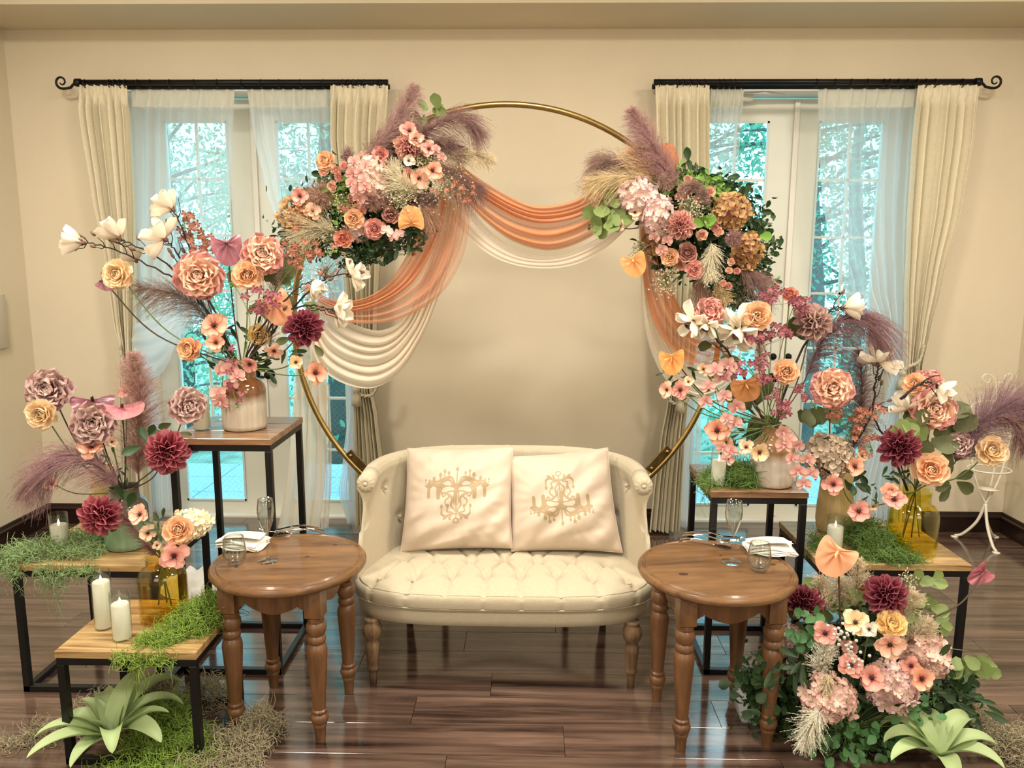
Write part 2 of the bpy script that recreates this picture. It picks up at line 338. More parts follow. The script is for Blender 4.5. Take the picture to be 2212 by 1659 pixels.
# glazed double doors
m_pane = thinglass('window_glass', (.86, .98, 1, 1)); m_blk = mat('black_metal', '#0c0b0c', .42, metal=.3, spec=.4)
m_wire = mat('glass_wire', '#9fb4b4', .5)
def leaf(parent_name, xa, xb, ga, gb, knob):
    """one door leaf between xa and xb, glazed ga..gb, seven rows of two panes"""
    d = MB(); z0, z1, g0, g1 = .012, 2.615, .085, 2.487; T = .045; yc = YD+.02
    d.box(((xa+ga)/2, yc, (z0+z1)/2), (ga-xa, T, z1-z0)); d.box(((gb+xb)/2, yc, (z0+z1)/2), (xb-gb, T, z1-z0))
    d.box(((ga+gb)/2, yc, (z0+g0)/2), (gb-ga, T, g0-z0)); d.box(((ga+gb)/2, yc, (g1+z1)/2), (gb-ga, T, z1-g1))
    o = d.build(parent_name, m_door, smooth=False); tag(o, kind='structure')
    f = MB(); b = .012   # glazing beads
    for x in (ga+b/2, gb-b/2): f.box((x, yc-.028, (g0+g1)/2), (b, .012, g1-g0))
    for z in (g0+b/2, g1-b/2): f.box(((ga+gb)/2, yc-.028, z), (gb-ga, .012, b))
    f.build('glazing_frame', mat('bead_paint', '#c8dcd8', .4), o, smooth=False)
    ph = (g1-g0)/7; mb = MB()
    for k in range(1, 7): mb.box(((ga+gb)/2, yc-.012, g0+k*ph), (gb-ga, .02, .014))
    mb.box(((ga+gb)/2, yc-.012, (g0+g1)/2), (.013, .02, g1-g0)); mb.build('muntin', m_door, o, smooth=False)
    me = MB().box((0, 0, 0), ((gb-ga)/2-.01, .005, ph-.01)).mesh('pane', m_pane, smooth=False)
    for k in range(7):
        for s in (-1, 1): link('pane', me, o, Matrix.Translation(((ga+gb)/2+s*(gb-ga)/4, yc, g0+(k+.5)*ph)))
    t = TM(); seg = []   # wire net cast in the glass
    W_, H_ = gb-ga, g1-g0
    for s in (1, -1):
        c = -H_
        while c < W_+H_:
            # line x = c + s*z style clipped to the glass
            pts = []
            for z in (0, H_):
                x = (c+z) if s > 0 else (c+H_-z); pts.append((x, z))
            (x0, za), (x1, zb) = pts
            if x1 != x0:
                t0 = max(0, min((0-x0)/(x1-x0), (W_-x0)/(x1-x0))); t1 = min(1, max((0-x0)/(x1-x0), (W_-x0)/(x1-x0)))
                if t1 > t0+.01: seg.append(((ga+x0+(x1-x0)*t0, yc+.004, g0+za+(zb-za)*t0), (ga+x0+(x1-x0)*t1, yc+.004, g0+za+(zb-za)*t1)))
            c += .036
    t.tubes(np.array(seg), .0004); t.build('wire_mesh', m_wire, o, stuff=True)
    if knob:
        x, z = knob; h = MB(); h.lathe([(.0, 0), (.026, 0), (.026, .006), (.01, .01), (.009, .035), (.02, .042), (.027, .055), (.024, .068), (.0, .072)], 20, M=Matrix.Rotation(PI/2, 3, 'X'), c=(x, yc-.023, z))
        h.build('door_handle', m_blk, o)
        h = MB(); h.lathe([(0, 0), (.021, 0), (.021, .008), (.012, .012), (.008, .02), (0, .02)], 16, M=Matrix.Rotation(PI/2, 3, 'X'), c=(x, yc-.023, z+.13)); h.build('door_lock', m_blk, o)
    return o
for n, (a, b) in enumerate(OP):
    c = (-1.688, 1.603)[n]
    leaf('door_%d' % (2*n+1), a+.045, c-.002, c-.54, c-.148, (c-.045, .93)); leaf('door_%d' % (2*n+2), c+.002, b-.045, c+.15, c+.54, (c+.05, .93))
    f = MB()
    for x in (a+.022, b-.022): f.box((x, YD-.02, ZO/2), (.044, .30, ZO))
    f.box(((a+b)/2, YD-.02, ZO-.012), (b-a, .30, .03)); f.box((c+.012, YD-.012, 1.31), (.03, .016, 2.58)); f.box(((a+b)/2, YD, .003), (b-a, .2, .018))
    tag(f.build('window_%d' % (n+1), m_white, smooth=False), kind='structure')
t = thing('door_closer', 'small white arm door closer above the right hand glazed door', 'door closer', (1.3, 4.8, 2.6))
MB().box((1.23, 4.79, 2.61), (.20, .05, .04), bev=.006).build('body', m_white, t); MB().tube([(1.18, 4.76, 2.63), (1.38, 4.70, 2.62), (1.52, 4.78, 2.63)], .006).build('arm', m_white, t)
# switch panel on the left wall
t = thing('intercom_panel', 'white wall panel cut by the photo edge on the left wall', 'wall panel', (XL, 4.25, 1.3))
MB().box((XL+.012, 4.24, 1.30), (.024, .27, .31), bev=.004).build('cover', m_white, t); MB().box((XL+.026, 4.20, 1.31), (.006, .16, .24), bev=.002).build('lid', m_white, t)

# ---------------------------------------------------------------- outdoors
m_pave = mat('terrace_stone', '#9db4bd', .8, nscale=60, namt=.25)
ter = tag(MB().box((-.3, 5.62, -.1), (9, 1.24, .08)).build('path_terrace', mat('mortar', '#6f7f86', .9), smooth=False), kind='structure')
tm = MB().box((0, 0, 0), (.594, .394, .03), bev=.004).mesh('paver', m_pave, smooth=False)
for i in range(15):
    for j in range(3): link('paver', tm, ter, Matrix.Translation((-4.5+i*.6, 5.23+j*.4, -.055)))
tag(MB().box((0, 16, -.75), (60, 19.4, .1)).build('ground_garden', mat('garden_grass', '#8ea794', .9, nscale=4, namt=.35), smooth=False), kind='structure')
m_bark = mat('bark', '#4d5452', .9, nscale=20, namt=.3, stretch=(6, 6, 1)); m_fol = [mat('foliage_a', '#6fb096', .7, rnd=.1, trans=.5), mat('foliage_b', '#8cc4a2', .7, rnd=.1, trans=.55), mat('foliage_c', '#569a84', .7, rnd=.1, trans=.5)]
def tree(x, y, h, rad, nl, fm, label):
    t = thing('tree', label, 'tree', (x, y, -.7), 'trees in the garden')
    tr = MB(); tr.tube([(x, y, -.7), (x+.05, y, h*.3), (x-.08, y+.05, h*.65), (x, y, h*.95)], [.14, .12, .08, .02], 8); tr.build('trunk', m_bark, t)
    st_ = []; tips = []
    for k in range(34):
        a = random.uniform(0, 2*PI); z = random.uniform(.2, h*.95); L_ = rad*random.uniform(.5, 1.05); e = random.uniform(-.1, .5)
        p0 = Vector((x, y, z)); d = Vector((math.cos(a), math.sin(a), e)); p1 = p0+d*L_*.5+Vector((0, 0, .1)); p2 = p0+d*L_
        st_.append([p0, p1, p2]); tips += [p0.lerp(p1, .6), p1, p1.lerp(p2, .5), p2]
    T = TM(); T.tubes(np.array([npa(catmull(s, 3)) for s in st_]), np.linspace(.028, .004, 7)[None].repeat(34, 0)); T.build('branch', m_bark, t)
    tp = npa(tips); pos = tp[rng.integers(0, len(tp), nl)]+rng.normal(size=(nl, 3))*rad*.17
    T = TM(); T.leaves(pos, rng.uniform(.045, .085, nl), asp=.5); T.build('foliage', fm, t, stuff=True)
for a in [(-4.2, 9.2, 4.0, 1.8, 6500, m_fol[0], 'leafy garden tree seen through the far left panes'), (-2.75, 7.9, 4.4, 1.3, 5500, m_fol[1], 'garden tree with bare lower trunk behind the left doors'),
          (-2.2, 8.8, 4.2, 1.5, 5500, m_fol[2], 'dark green tree just behind the left door joint'), (-.9, 10.5, 4.6, 1.9, 5800, m_fol[0], 'pale tree beyond the pane beside the ivory drape'),
          (1.7, 8.6, 3.9, 1.5, 6500, m_fol[1], 'bright green tree filling the left panes of right window'), (2.9, 8.0, 4.3, 1.5, 7000, m_fol[2], 'dense tree behind the right hand sheer curtain'), (4.4, 10.5, 4.5, 2.0, 5800, m_fol[0], 'farther tree at the right edge of the garden')]: tree(*a)
n = 4500; T = TM(); T.leaves(np.c_[rng.uniform(-7, 7, n), rng.uniform(8.5, 12, n), -.6+np.abs(rng.normal(size=n))*.55], rng.uniform(.06, .12, n), asp=.5)
tag(T.build('shrubbery', m_fol[0], stuff=True), 'low green shrubbery along the garden behind the terrace', 'shrubs')

# ---------------------------------------------------------------- curtain rods
def rod(x0, x1, zc, side, label):
    t = thing('curtain_rod', label, 'curtain rod', (x0, 4.52, zc))
    for y_, dz in ((4.50, .004), (4.555, -.008)):
        MB().tube([(x0, y_, zc+dz), (x1, y_, zc+dz)], .0165 if y_ < 4.52 else .014, 12).build('pole', m_blk, t)
    s = -1 if side < 0 else 1; xe = x0 if side < 0 else x1
    pts = [Vector((xe, 4.50, zc+.004)), Vector((xe+s*.03, 4.50, zc+.002)), Vector((xe+s*.055, 4.50, zc-.022)), Vector((xe+s*.085, 4.50, zc-.028))]
    c = Vector((xe+s*.105, 4.50, zc+.008)); a0 = -PI/2-.3*s
    for k in range(22):
        f = k/21; a = -PI/2+s*f*PI*2.35; R_ = .036*(1-.72*f); pts.append(c+Vector((math.cos(a)*R_, 0, math.sin(a)*R_)))
    MB().tube(pts, [.0075]*4+[.0075-.004*k/21 for k in range(22)], 8).build('finial', m_blk, t)
    MB().lathe([(.0, 0), (.022, 0), (.022, .03), (.014, .035), (0, .035)], 14, M=Matrix.Rotation(s*PI/2, 3, 'Y'), c=(xe-s*.005, 4.50, zc+.004)).build('end_collar', m_blk, t)
    for f in (.06, .94):
        xb = x0+(x1-x0)*f; MB().box((xb, 4.565, zc-.002), (.022, .115, .014)).box((xb, 4.615, zc-.005), (.035, .012, .09)).build('bracket', m_blk, t)
    me = bpy.data.meshes.new('ring'); bm = bmesh.new(); bm.free()
    rp = [Vector((0, .022*math.cos(a), .022*math.sin(a))) for a in [2*PI*k/18 for k in range(18)]]
    me = MB().tube(rp, .0028, 6, closed=True).mesh('ring', m_blk)
    return t, me
rodL, ringm = rod(-2.53, -.785, 2.632, -1, 'black double curtain rod with scroll finial over left window')
rodR, _ = rod(.70, 2.475, 2.632, 1, 'black double curtain rod with scroll finial over right window')
for t, xsr in ((rodL, [-2.5, -2.36, -2.33, -2.30, -2.27, -2.2, -2.13, -2.02, -1.88, -1.75, -1.61, -1.5, -1.4, -1.28, -1.15, -1.04, -1.01, -.98, -.95, -.92, -.83]), (rodR, [.73, .83, .86, .9, .94, .98, 1.06, 1.09, 1.12, 1.15, 1.6, 1.7, 1.79, 1.88, 1.97, 2.0, 2.05, 2.1, 2.15, 2.2, 2.25, 2.4])):
    for x in xsr: link('ring', ringm, t, Matrix.Translation((x, 4.50, 2.630)))

# ---------------------------------------------------------------- curtains
m_drape = mat('drape_cloth', '#e4dabd', .85, nscale=60, namt=.04, sheen=.2, trans=.1)
m_sheer = mat('sheer_cloth', '#f6f9fb', .8, alpha=.56, trans=.7)
m_sheerhem = mat('sheer_header', '#ebe6d6', .8, alpha=.85, trans=.4)
def curtain(name, keys, Y, npl, amp, m, label, cat='curtain', seed=1, headz=.11, pinch=True, hem=0):
    """keys: (photo row, left column, right column) of the hanging outline at depth Y"""
    ks = []
    for py, xl, xr in keys:
        a = P(xl, py, Y); b = P(xr, py, Y); ks.append((a.z, a.x, b.x))
    ks.sort(key=lambda k: -k[0]); zt, zb = ks[0][0], ks[-1][0]
    kk = [(zt-z, xl, xr) for z, xl, xr in ks]; rr = random.Random(seed); ph = [rr.uniform(-.35, .35) for _ in range(npl+2)]; am = [rr.uniform(.7, 1.2) for _ in range(npl+2)]
    wt = kk[0][2]-kk[0][1]
    def fn(u, v):
        z = zt-(zt-zb)*v; xl, xr = lerpk(kk, zt-z); wd = xr-xl; q = u*npl; i = int(min(q, npl-1e-6))
        s = math.sin(PI*2*(q+.12*math.sin(q*1.7+seed)))
        hd = min(1, (zt-z)/headz) if pinch else 1
        A = amp*(am[i]*(1-q+i)+am[i+1]*(q-i))*min(1.35, .6+.4*(wt/max(wd, .05))**.5); A *= .35+.65*hd
        if hd < 1: s = s*hd+(1-hd)*(2*abs(math.sin(PI*q))**6-.4)
        return Vector((xl+wd*u + .12*A*math.sin(PI*4*q)*hd, Y-A*s, z+(0.004*math.sin(9*u) if v == 1 else 0)))
    g = MB().grid(fn, npl*14, 70)
    t = thing(name, label, cat, (ks[0][1], Y, zt)); g.build('cloth', m, t)
    if name == 'sheer_curtain':
        g2 = MB().grid(lambda u, v: fn(u, v*headz*.95/(zt-zb))+Vector((0, -.003, 0)), npl*14, 6); g2.build('header_tape', m_sheerhem, t)
    return t, kk
cL1, _ = curtain('window_curtain', [(184, 168, 273), (250, 172, 282), (420, 200, 290), (560, 230, 292), (690, 250, 290), (750, 264, 288), (800, 264, 292), (950, 262, 318), (1150, 262, 330)], 4.50, 7, .028, m_drape, 'beige pleated drape tied back at far left of left window', seed=3)
cL2, _ = curtain('window_curtain', [(184, 713, 838), (300, 712, 830), (500, 735, 825), (700, 755, 815), (845, 765, 805), (900, 766, 816), (1000, 768, 828), (1137, 768, 840)], 4.50, 7, .028, m_drape, 'beige pleated drape between left window and bare wall', seed=5)
cR1, _ = curtain('window_curtain', [(184, 1416, 1533), (420, 1419, 1531), (600, 1428, 1522), (760, 1436, 1502), (866, 1440, 1484), (950, 1425, 1478), (1060, 1410, 1472), (1147, 1402, 1467)], 4.50, 7, .028, m_drape, 'beige pleated drape beside the arch at right window', seed=8)
cR2, _ = curtain('window_curtain', [(184, 1984, 2117), (300, 1972, 2108), (450, 1962, 2083), (600, 1956, 2040), (720, 1954, 2008), (790, 1952, 1990), (860, 1948, 1992), (1000, 1936, 1990), (1155, 1930, 1990)], 4.50, 7, .028, m_drape, 'beige pleated drape at far right of right window', seed=12)
curtain('sheer_curtain', [(190, 283, 506), (300, 284, 503), (420, 285, 500), (520, 286, 486), (600, 287, 462), (680, 288, 432), (735, 285, 395), (775, 292, 330), (800, 295, 318), (880, 300, 338), (1000, 312, 368), (1105, 320, 372)], 4.56, 8, .017, m_sheer, 'white sheer curtain swept left over the left window', seed=21)
curtain('sheer_curtain', [(190, 534, 715), (280, 545, 718), (400, 572, 726), (500, 602, 735), (620, 655, 745), (740, 715, 760), (838, 752, 772), (900, 752, 774), (1000, 742, 772), (1060, 732, 774), (1130, 752, 776)], 4.56, 8, .017, m_sheer, 'white sheer curtain swept right beside the middle wall', seed=22)
curtain('sheer_curtain', [(190, 1530, 1607), (300, 1528, 1597), (420, 1524, 1588), (600, 1512, 1562), (760, 1498, 1536), (866, 1486, 1512), (960, 1474, 1514), (1060, 1468, 1506), (1138, 1466, 1494)], 4.56, 6, .022, m_sheer, 'narrow white sheer curtain at left of the right window', seed=23)
curtain('sheer_curtain', [(190, 1768, 1992), (300, 1770, 1978), (420, 1776, 1968), (520, 1792, 1962), (620, 1822, 1958), (700, 1866, 1955), (760, 1915, 1954), (792, 1938, 1956), (860, 1915, 1958), (960, 1880, 1955), (1080, 1850, 1950), (1120, 1848, 1948)], 4.56, 8, .017, m_sheer, 'wide white sheer curtain swept right over the right window', seed=24)
# low swag of the left sheer over its tieback
a0 = P(285, 690, 4.52)
def swag(u, v):
    L_ = P(286+(330-286)*0, 700+v*92, 4.53); R_ = P(452-v*60, 640+v*70, 4.53); p = L_.lerp(R_, u); p.z -= math.sin(PI*u)**1.0*(.02+.17*v)*(1-.25*u); p.y -= .02*math.sin(v*22+u*3)+.03*math.sin(PI*v); return p
tag(MB().grid(swag, 30, 26).build('curtain_swag', m_sheer), 'looped fold of white sheer hanging over the left tieback', 'curtain')
m_rope = mat('tieback_rope', '#b9b096', .8, nscale=50, namt=.2)
for pts, tas, lab in (([(258, 742), (268, 790), (292, 800), (300, 770)], None, 'twisted beige rope tieback on the far left drape'), ([(760, 815), (775, 850), (805, 852), (822, 815)], (770, 835), 'beige rope tieback with tassel under the ivory swag'),
                      ([(1432, 830), (1450, 868), (1480, 868), (1495, 845)], (1470, 850), 'beige fringed tieback on drape beside the right arch'), ([(1946, 805), (1962, 792), (1985, 780), (1996, 745)], (1950, 800), 'twisted beige rope tieback on the far right drape')):
    t = thing('curtain_tieback', lab, 'tieback', P(*pts[0], 4.43)); path = catmull([P(x, y, 4.43) for x, y in pts], 10)
    for k in range(2):
        q = [p+Vector((0, math.sin(i*1.1+k*PI)*.006, math.cos(i*1.1+k*PI)*.006)) for i, p in enumerate(path)]; MB().tube(q, .007, 6).build('rope', m_rope, t)
    if tas:
        c = P(*tas, 4.42); g = MB(); g.lathe([(0, 0), (.02, -.005), (.022, -.025), (.013, -.032), (.024, -.06), (.03, -.115), (0, -.115)], 24, c=c); g.build('tassel', m_rope, t)
# ---------------------------------------------------------------- sofa
CX = -.085
m_linen = mat('linen', '#b9ae94', .82, nscale=90, namt=.05, bump=.12, bscale=500, sheen=.15)
m_oak = wood('limed_oak', '#553f2c', '#8e7252', 5, (9, 9, 1), .6, rnd=.03)
sofa = thing('loveseat', 'cream buttoned two seat sofa with curved back on turned legs', 'sofa', (CX, 3.0, 0))
def outline(a, hw=.595, front=2.735, back=3.34):
    """plan of the seat, a in 0..2pi: bowed front, rounded sides"""
    cy = 3.03; c, s = math.cos(a), math.sin(a); n = 3.6
    r = (abs(c)**n+abs(s)**n)**(-1/n)
    return Vector((CX+hw*c*r, cy+(cy-front if s < 0 else back-cy)*s*r, 0))
g = MB(); prof = [(.95, .272), (.985, .275), (.993, .3), (.997, .335), (.99, .345)]
g.grid(lambda u, v: (lambda k: Vector((CX+(outline(u*2*PI).x-CX)*k[0], 3.03+(outline(u*2*PI).y-3.03)*k[0], k[1])))(prof[min(4, int(round(v*4)))]), 96, 4, cu=True)
n0 = len(g.v); g.add([Vector((CX, 3.03, .272))]+[Vector((CX+(outline(k/96*2*PI).x-CX)*.95, 3.03+(outline(k/96*2*PI).y-3.03)*.95, .272)) for k in range(96)], [(0, 1+(k+1) % 96, 1+k) for k in range(96)])
g.build('seat_base', m_linen, sofa)
MB().tube([outline(k/120*2*PI, .603, 2.727, 3.34)+Vector((0, 0, .346)) for k in range(120)], .0045, 8, closed=True).build('piping', m_linen, sofa)
BT = []  # seat buttons
for x, y in [(949, 1217), (1018, 1218), (1089, 1218), (1161, 1219), (1233, 1219), (1310, 1223), (877, 1210)]: BT.append(PZ(x, y, .405))
for x, y in [(819, 1245), (895, 1249), (976, 1247), (1051, 1248), (1124, 1249), (1203, 1247), (1280, 1252), (1360, 1255)]: BT.append(PZ(x, y, .41))
for k in range(6): BT.append(Vector((CX-.38+k*.152, 3.20, .41)))
front = [b for b in BT if b.y < 2.93]
def crease(p, a, b, w):
    d = Vector((b.x-a.x, b.y-a.y)); L2 = d.length_squared; t = max(0, min(1, ((p.x-a.x)*d.x+(p.y-a.y)*d.y)/L2)); q = math.hypot(p.x-a.x-d.x*t, p.y-a.y-d.y*t); return math.exp(-(q/w)**2)
SEG = []
for i, a in enumerate(BT):
    for b in BT[i+1:]:
        if .05 < abs(a.x-b.x) < .125 and .09 < abs(a.y-b.y) < .26: SEG.append((a, b))
for b in front: SEG.append((b, Vector((CX+(b.x-CX)*1.12, 2.55, 0))))
def cush(u, v):
    a = u*2*PI; o = outline(a, .607, 2.715, 3.33)
    if v < .2:
        f = v/.2; th = f*PI*.5; z = .352+.05*math.sin(th)*1.0; k = 1-.03*(1-math.cos(th))-.012*(1-math.sin(min(PI, f*PI)))
    else:
        f = (v-.2)/.8; k = .97*(1-f); z = .402+.028*math.sin(min(1, f*1.8)*PI/2)
    p = Vector((CX+(o.x-CX)*k, 3.03+(o.y-3.03)*k, z)); dz = 0
    for b in BT: dz = max(dz, .032*math.exp(-((p.x-b.x)**2+(p.y-b.y)**2)/.027**2))
    cr = 0
    for s_ in SEG:
        if abs(p.x-s_[0].x) < .2: cr = max(cr, crease(p, s_[0], s_[1], .0065))
    e = max(0, min(1, v/.2))
    p.z -= (dz+.015*cr*(1 if v > .1 else .3)) * (e if v < .2 else 1)
    if v < .22 and o.y < 3.0: p.y += .010*cr*(1-e*.4)
    return p
g = MB(); g.grid(cush, 260, 74, cu=True); cushion_o = g.build('seat_cushion', m_linen, sofa)
bm_btn = MB().lathe([(0, .007), (.006, .006), (.0095, .002), (.0095, -.003), (0, -.004)], 14).mesh('button', m_linen)
for b in BT: link('button', bm_btn, cushion_o, Matrix.Translation((b.x, b.y, .399)))
# curved back with rolled arms
half = [(0, 3.355), (.12, 3.353), (.24, 3.343), (.34, 3.315), (.42, 3.27), (.475, 3.20), (.50, 3.12), (.51, 3.04), (.515, 2.975)]
pl = catmull([Vector((-x, y, 0)) for x, y in half[::-1]]+[Vector((x, y, 0)) for x, y in half[1:]], 8); NP_ = len(pl)-1
prof = [(.0, .36), (.0, .45), (.004, .53), (.012, .60), (.018, .66), (.020, .71), (.018, .745), (.014, .77), (.018, .79), (.030, .806), (.047, .812), (.066, .806), (.079, .790), (.081, .770), (.072, .752), (.062, .742), (.066, .70), (.072, .6), (.078, .45), (.08, .36)]
SB = [(833, 1053, 3.05), (863, 1114, 3.12), (1354, 1049, 3.05), (1326, 1112, 3.12)]
def proj(p): q = p-EYE; z = q.dot(FW); return 1106+FPX*q.dot(RT)/z, 829.5-FPX*q.dot(UP)/z
WB = []
SBpx = SB
for k in range(-3, 4): WB.append(Vector((CX+k*.125, 3.36, .70)))
for k in range(-3, 3): WB.append(Vector((CX+(k+.5)*.125, 3.36, .56)))
def shell(u, v):
    t = u*NP_; i = min(NP_-1, int(t)); p = pl[i].lerp(pl[i+1], t-i); tn = (pl[i+1]-pl[i]).normalized(); nrm = Vector((-tn.y, tn.x, 0))
    q = v*(len(prof)-1); j = min(len(prof)-2, int(q)); o, z = [a+(b-a)*(q-j) for a, b in zip(prof[j], prof[j+1])]
    e = min(u, 1-u)/.5  # 0 at arm tips, 1 at the middle of the back
    top = .012*math.sin(min(1, e*1.3)*PI/2)
    z2 = z+(top if z > .6 else top*(z-.36)/.24*(z > .36)) - (.03*(1-min(1, e/.22))**2 if z > .6 else 0)
    th = min(1, e/.30); th = .25+.75*th*th*(3-2*th); th = th+(1-th)*max(0, min(1, (z-.70)/.06)); p = p+nrm*(.05-(.05-o)*th); p.x += CX
    w = max(0, 1-e/.28)   # the arm ends lean forward as they come down to the seat
    f = max(0, min(1, (.74-z)/.34)); p.y -= w*w*.085*f*f*(3-2*f); p.x += (-1 if u < .5 else 1)*w*w*.02*f
    p.z = z2
    if z > .38 and v < .62:
        d = 0
        for b in WB:
            dd = (p.x-b.x)**2+(p.y-b.y)**2*.6+(p.z-b.z)**2; d = max(d, .018*math.exp(-dd/.024**2))
            if b.z > .65 and abs(b.x-CX) < .45 and p.z > b.z: d = max(d, .007*math.exp(-((p.x-b.x)/.006)**2))
        p += nrm*d
    return p
_s = [shell(i/150, j/100) for i in range(151) for j in range(5, 45)]
_s = [(proj(q), q) for q in _s]
for bx, by, _d in SB: WB.append(min(_s, key=lambda t: (t[0][0]-bx)**2+(t[0][1]-by)**2)[1])
g = MB(); g.grid(shell, 150, 74)
for side in (0, 1):   # upholstered ends of the arms
    ring_ = [shell(side, j/74) for j in range(75)]; c = sum(ring_, Vector())/75; base = len(g.v)
    L0 = [(r+Vector((0, 0, 0))) for r in ring_]; L1 = [c.lerp(r, .86)*1 + Vector((0, -.010, 0)) for r in ring_]
    vs = []
    for k in range(37):
        p_, q_ = ring_[k], ring_[74-k]
        for i in range(5): f = i/4; r_ = p_.lerp(q_, f); r_.y -= .010*math.sin(PI*f); vs.append(r_)
    g.add(vs, [(i*5+k, i*5+k+1, (i+1)*5+k+1, (i+1)*5+k) for i in range(36) for k in range(4)])
back_o = g.build('backrest', m_linen, sofa)
for sx, (x, y) in ((-1, (797, 1028)), (1, (1399, 1040))):
    c = Vector((CX+sx*.556, 2.968, .767)); h = MB()
    def disc(u, v, c=c, sx=sx):
        a = u*2*PI; R = .037*math.sin(v*PI/2); pl_ = 1+.045*math.sin(a*11)*v*(1-v)*4
        return c+Vector((R*math.cos(a)*pl_, -.020*(1-v**2.2)+.010*math.exp(-(v/.18)**2)+.004*v, R*math.sin(a)*pl_))
    h.grid(disc, 66, 12, cu=True); h.tube([c+Vector((0, .0, 0)), c+Vector((-sx*.004, .09, .012))], [.037, .034], 24); sc_ = h.build('arm_scroll', m_linen, sofa)
    link('button', bm_btn, sc_, Matrix.Translation(c+Vector((0, -.014, 0))) @ Matrix.Rotation(PI/2, 4, 'X'))
for b in WB:
    q = Vector((EYE.x-b.x, EYE.y-b.y, 0)).normalized()
    if abs(b.x-CX) < .4: q = Vector((0, -1, 0))
    link('button', bm_btn, back_o, Matrix.Translation(b+q*(.004 if abs(b.x-CX) > .4 else -.012)) @ q.to_track_quat('Z', 'Y').to_matrix().to_4x4())
lp = [(0, 0), (.014, 0), (.0165, .045), (.0175, .058), (.023, .062), (.025, .07), (.022, .078), (.0225, .085), (.0275, .15), (.029, .172), (.024, .178), (.022, .185), (.026, .193), (.034, .205), (.0385, .222), (.037, .24), (.029, .256), (.026, .266), (.03, .275), (0, .275)]
lm = MB().lathe(lp, 28).mesh('leg', m_oak)
for x, y in ((CX-.511, 2.80), (CX+.503, 2.80)): link('leg', lm, sofa, Matrix.Translation((x, y, 0)))
for x in (-.43, .43):
    g = MB(); g.tube([(CX+x, 3.25, .275), (CX+x, 3.27, .12), (CX+x*1.03, 3.30, 0)], [.026, .022, .015], 8); g.build('rear_leg', m_oak, sofa)

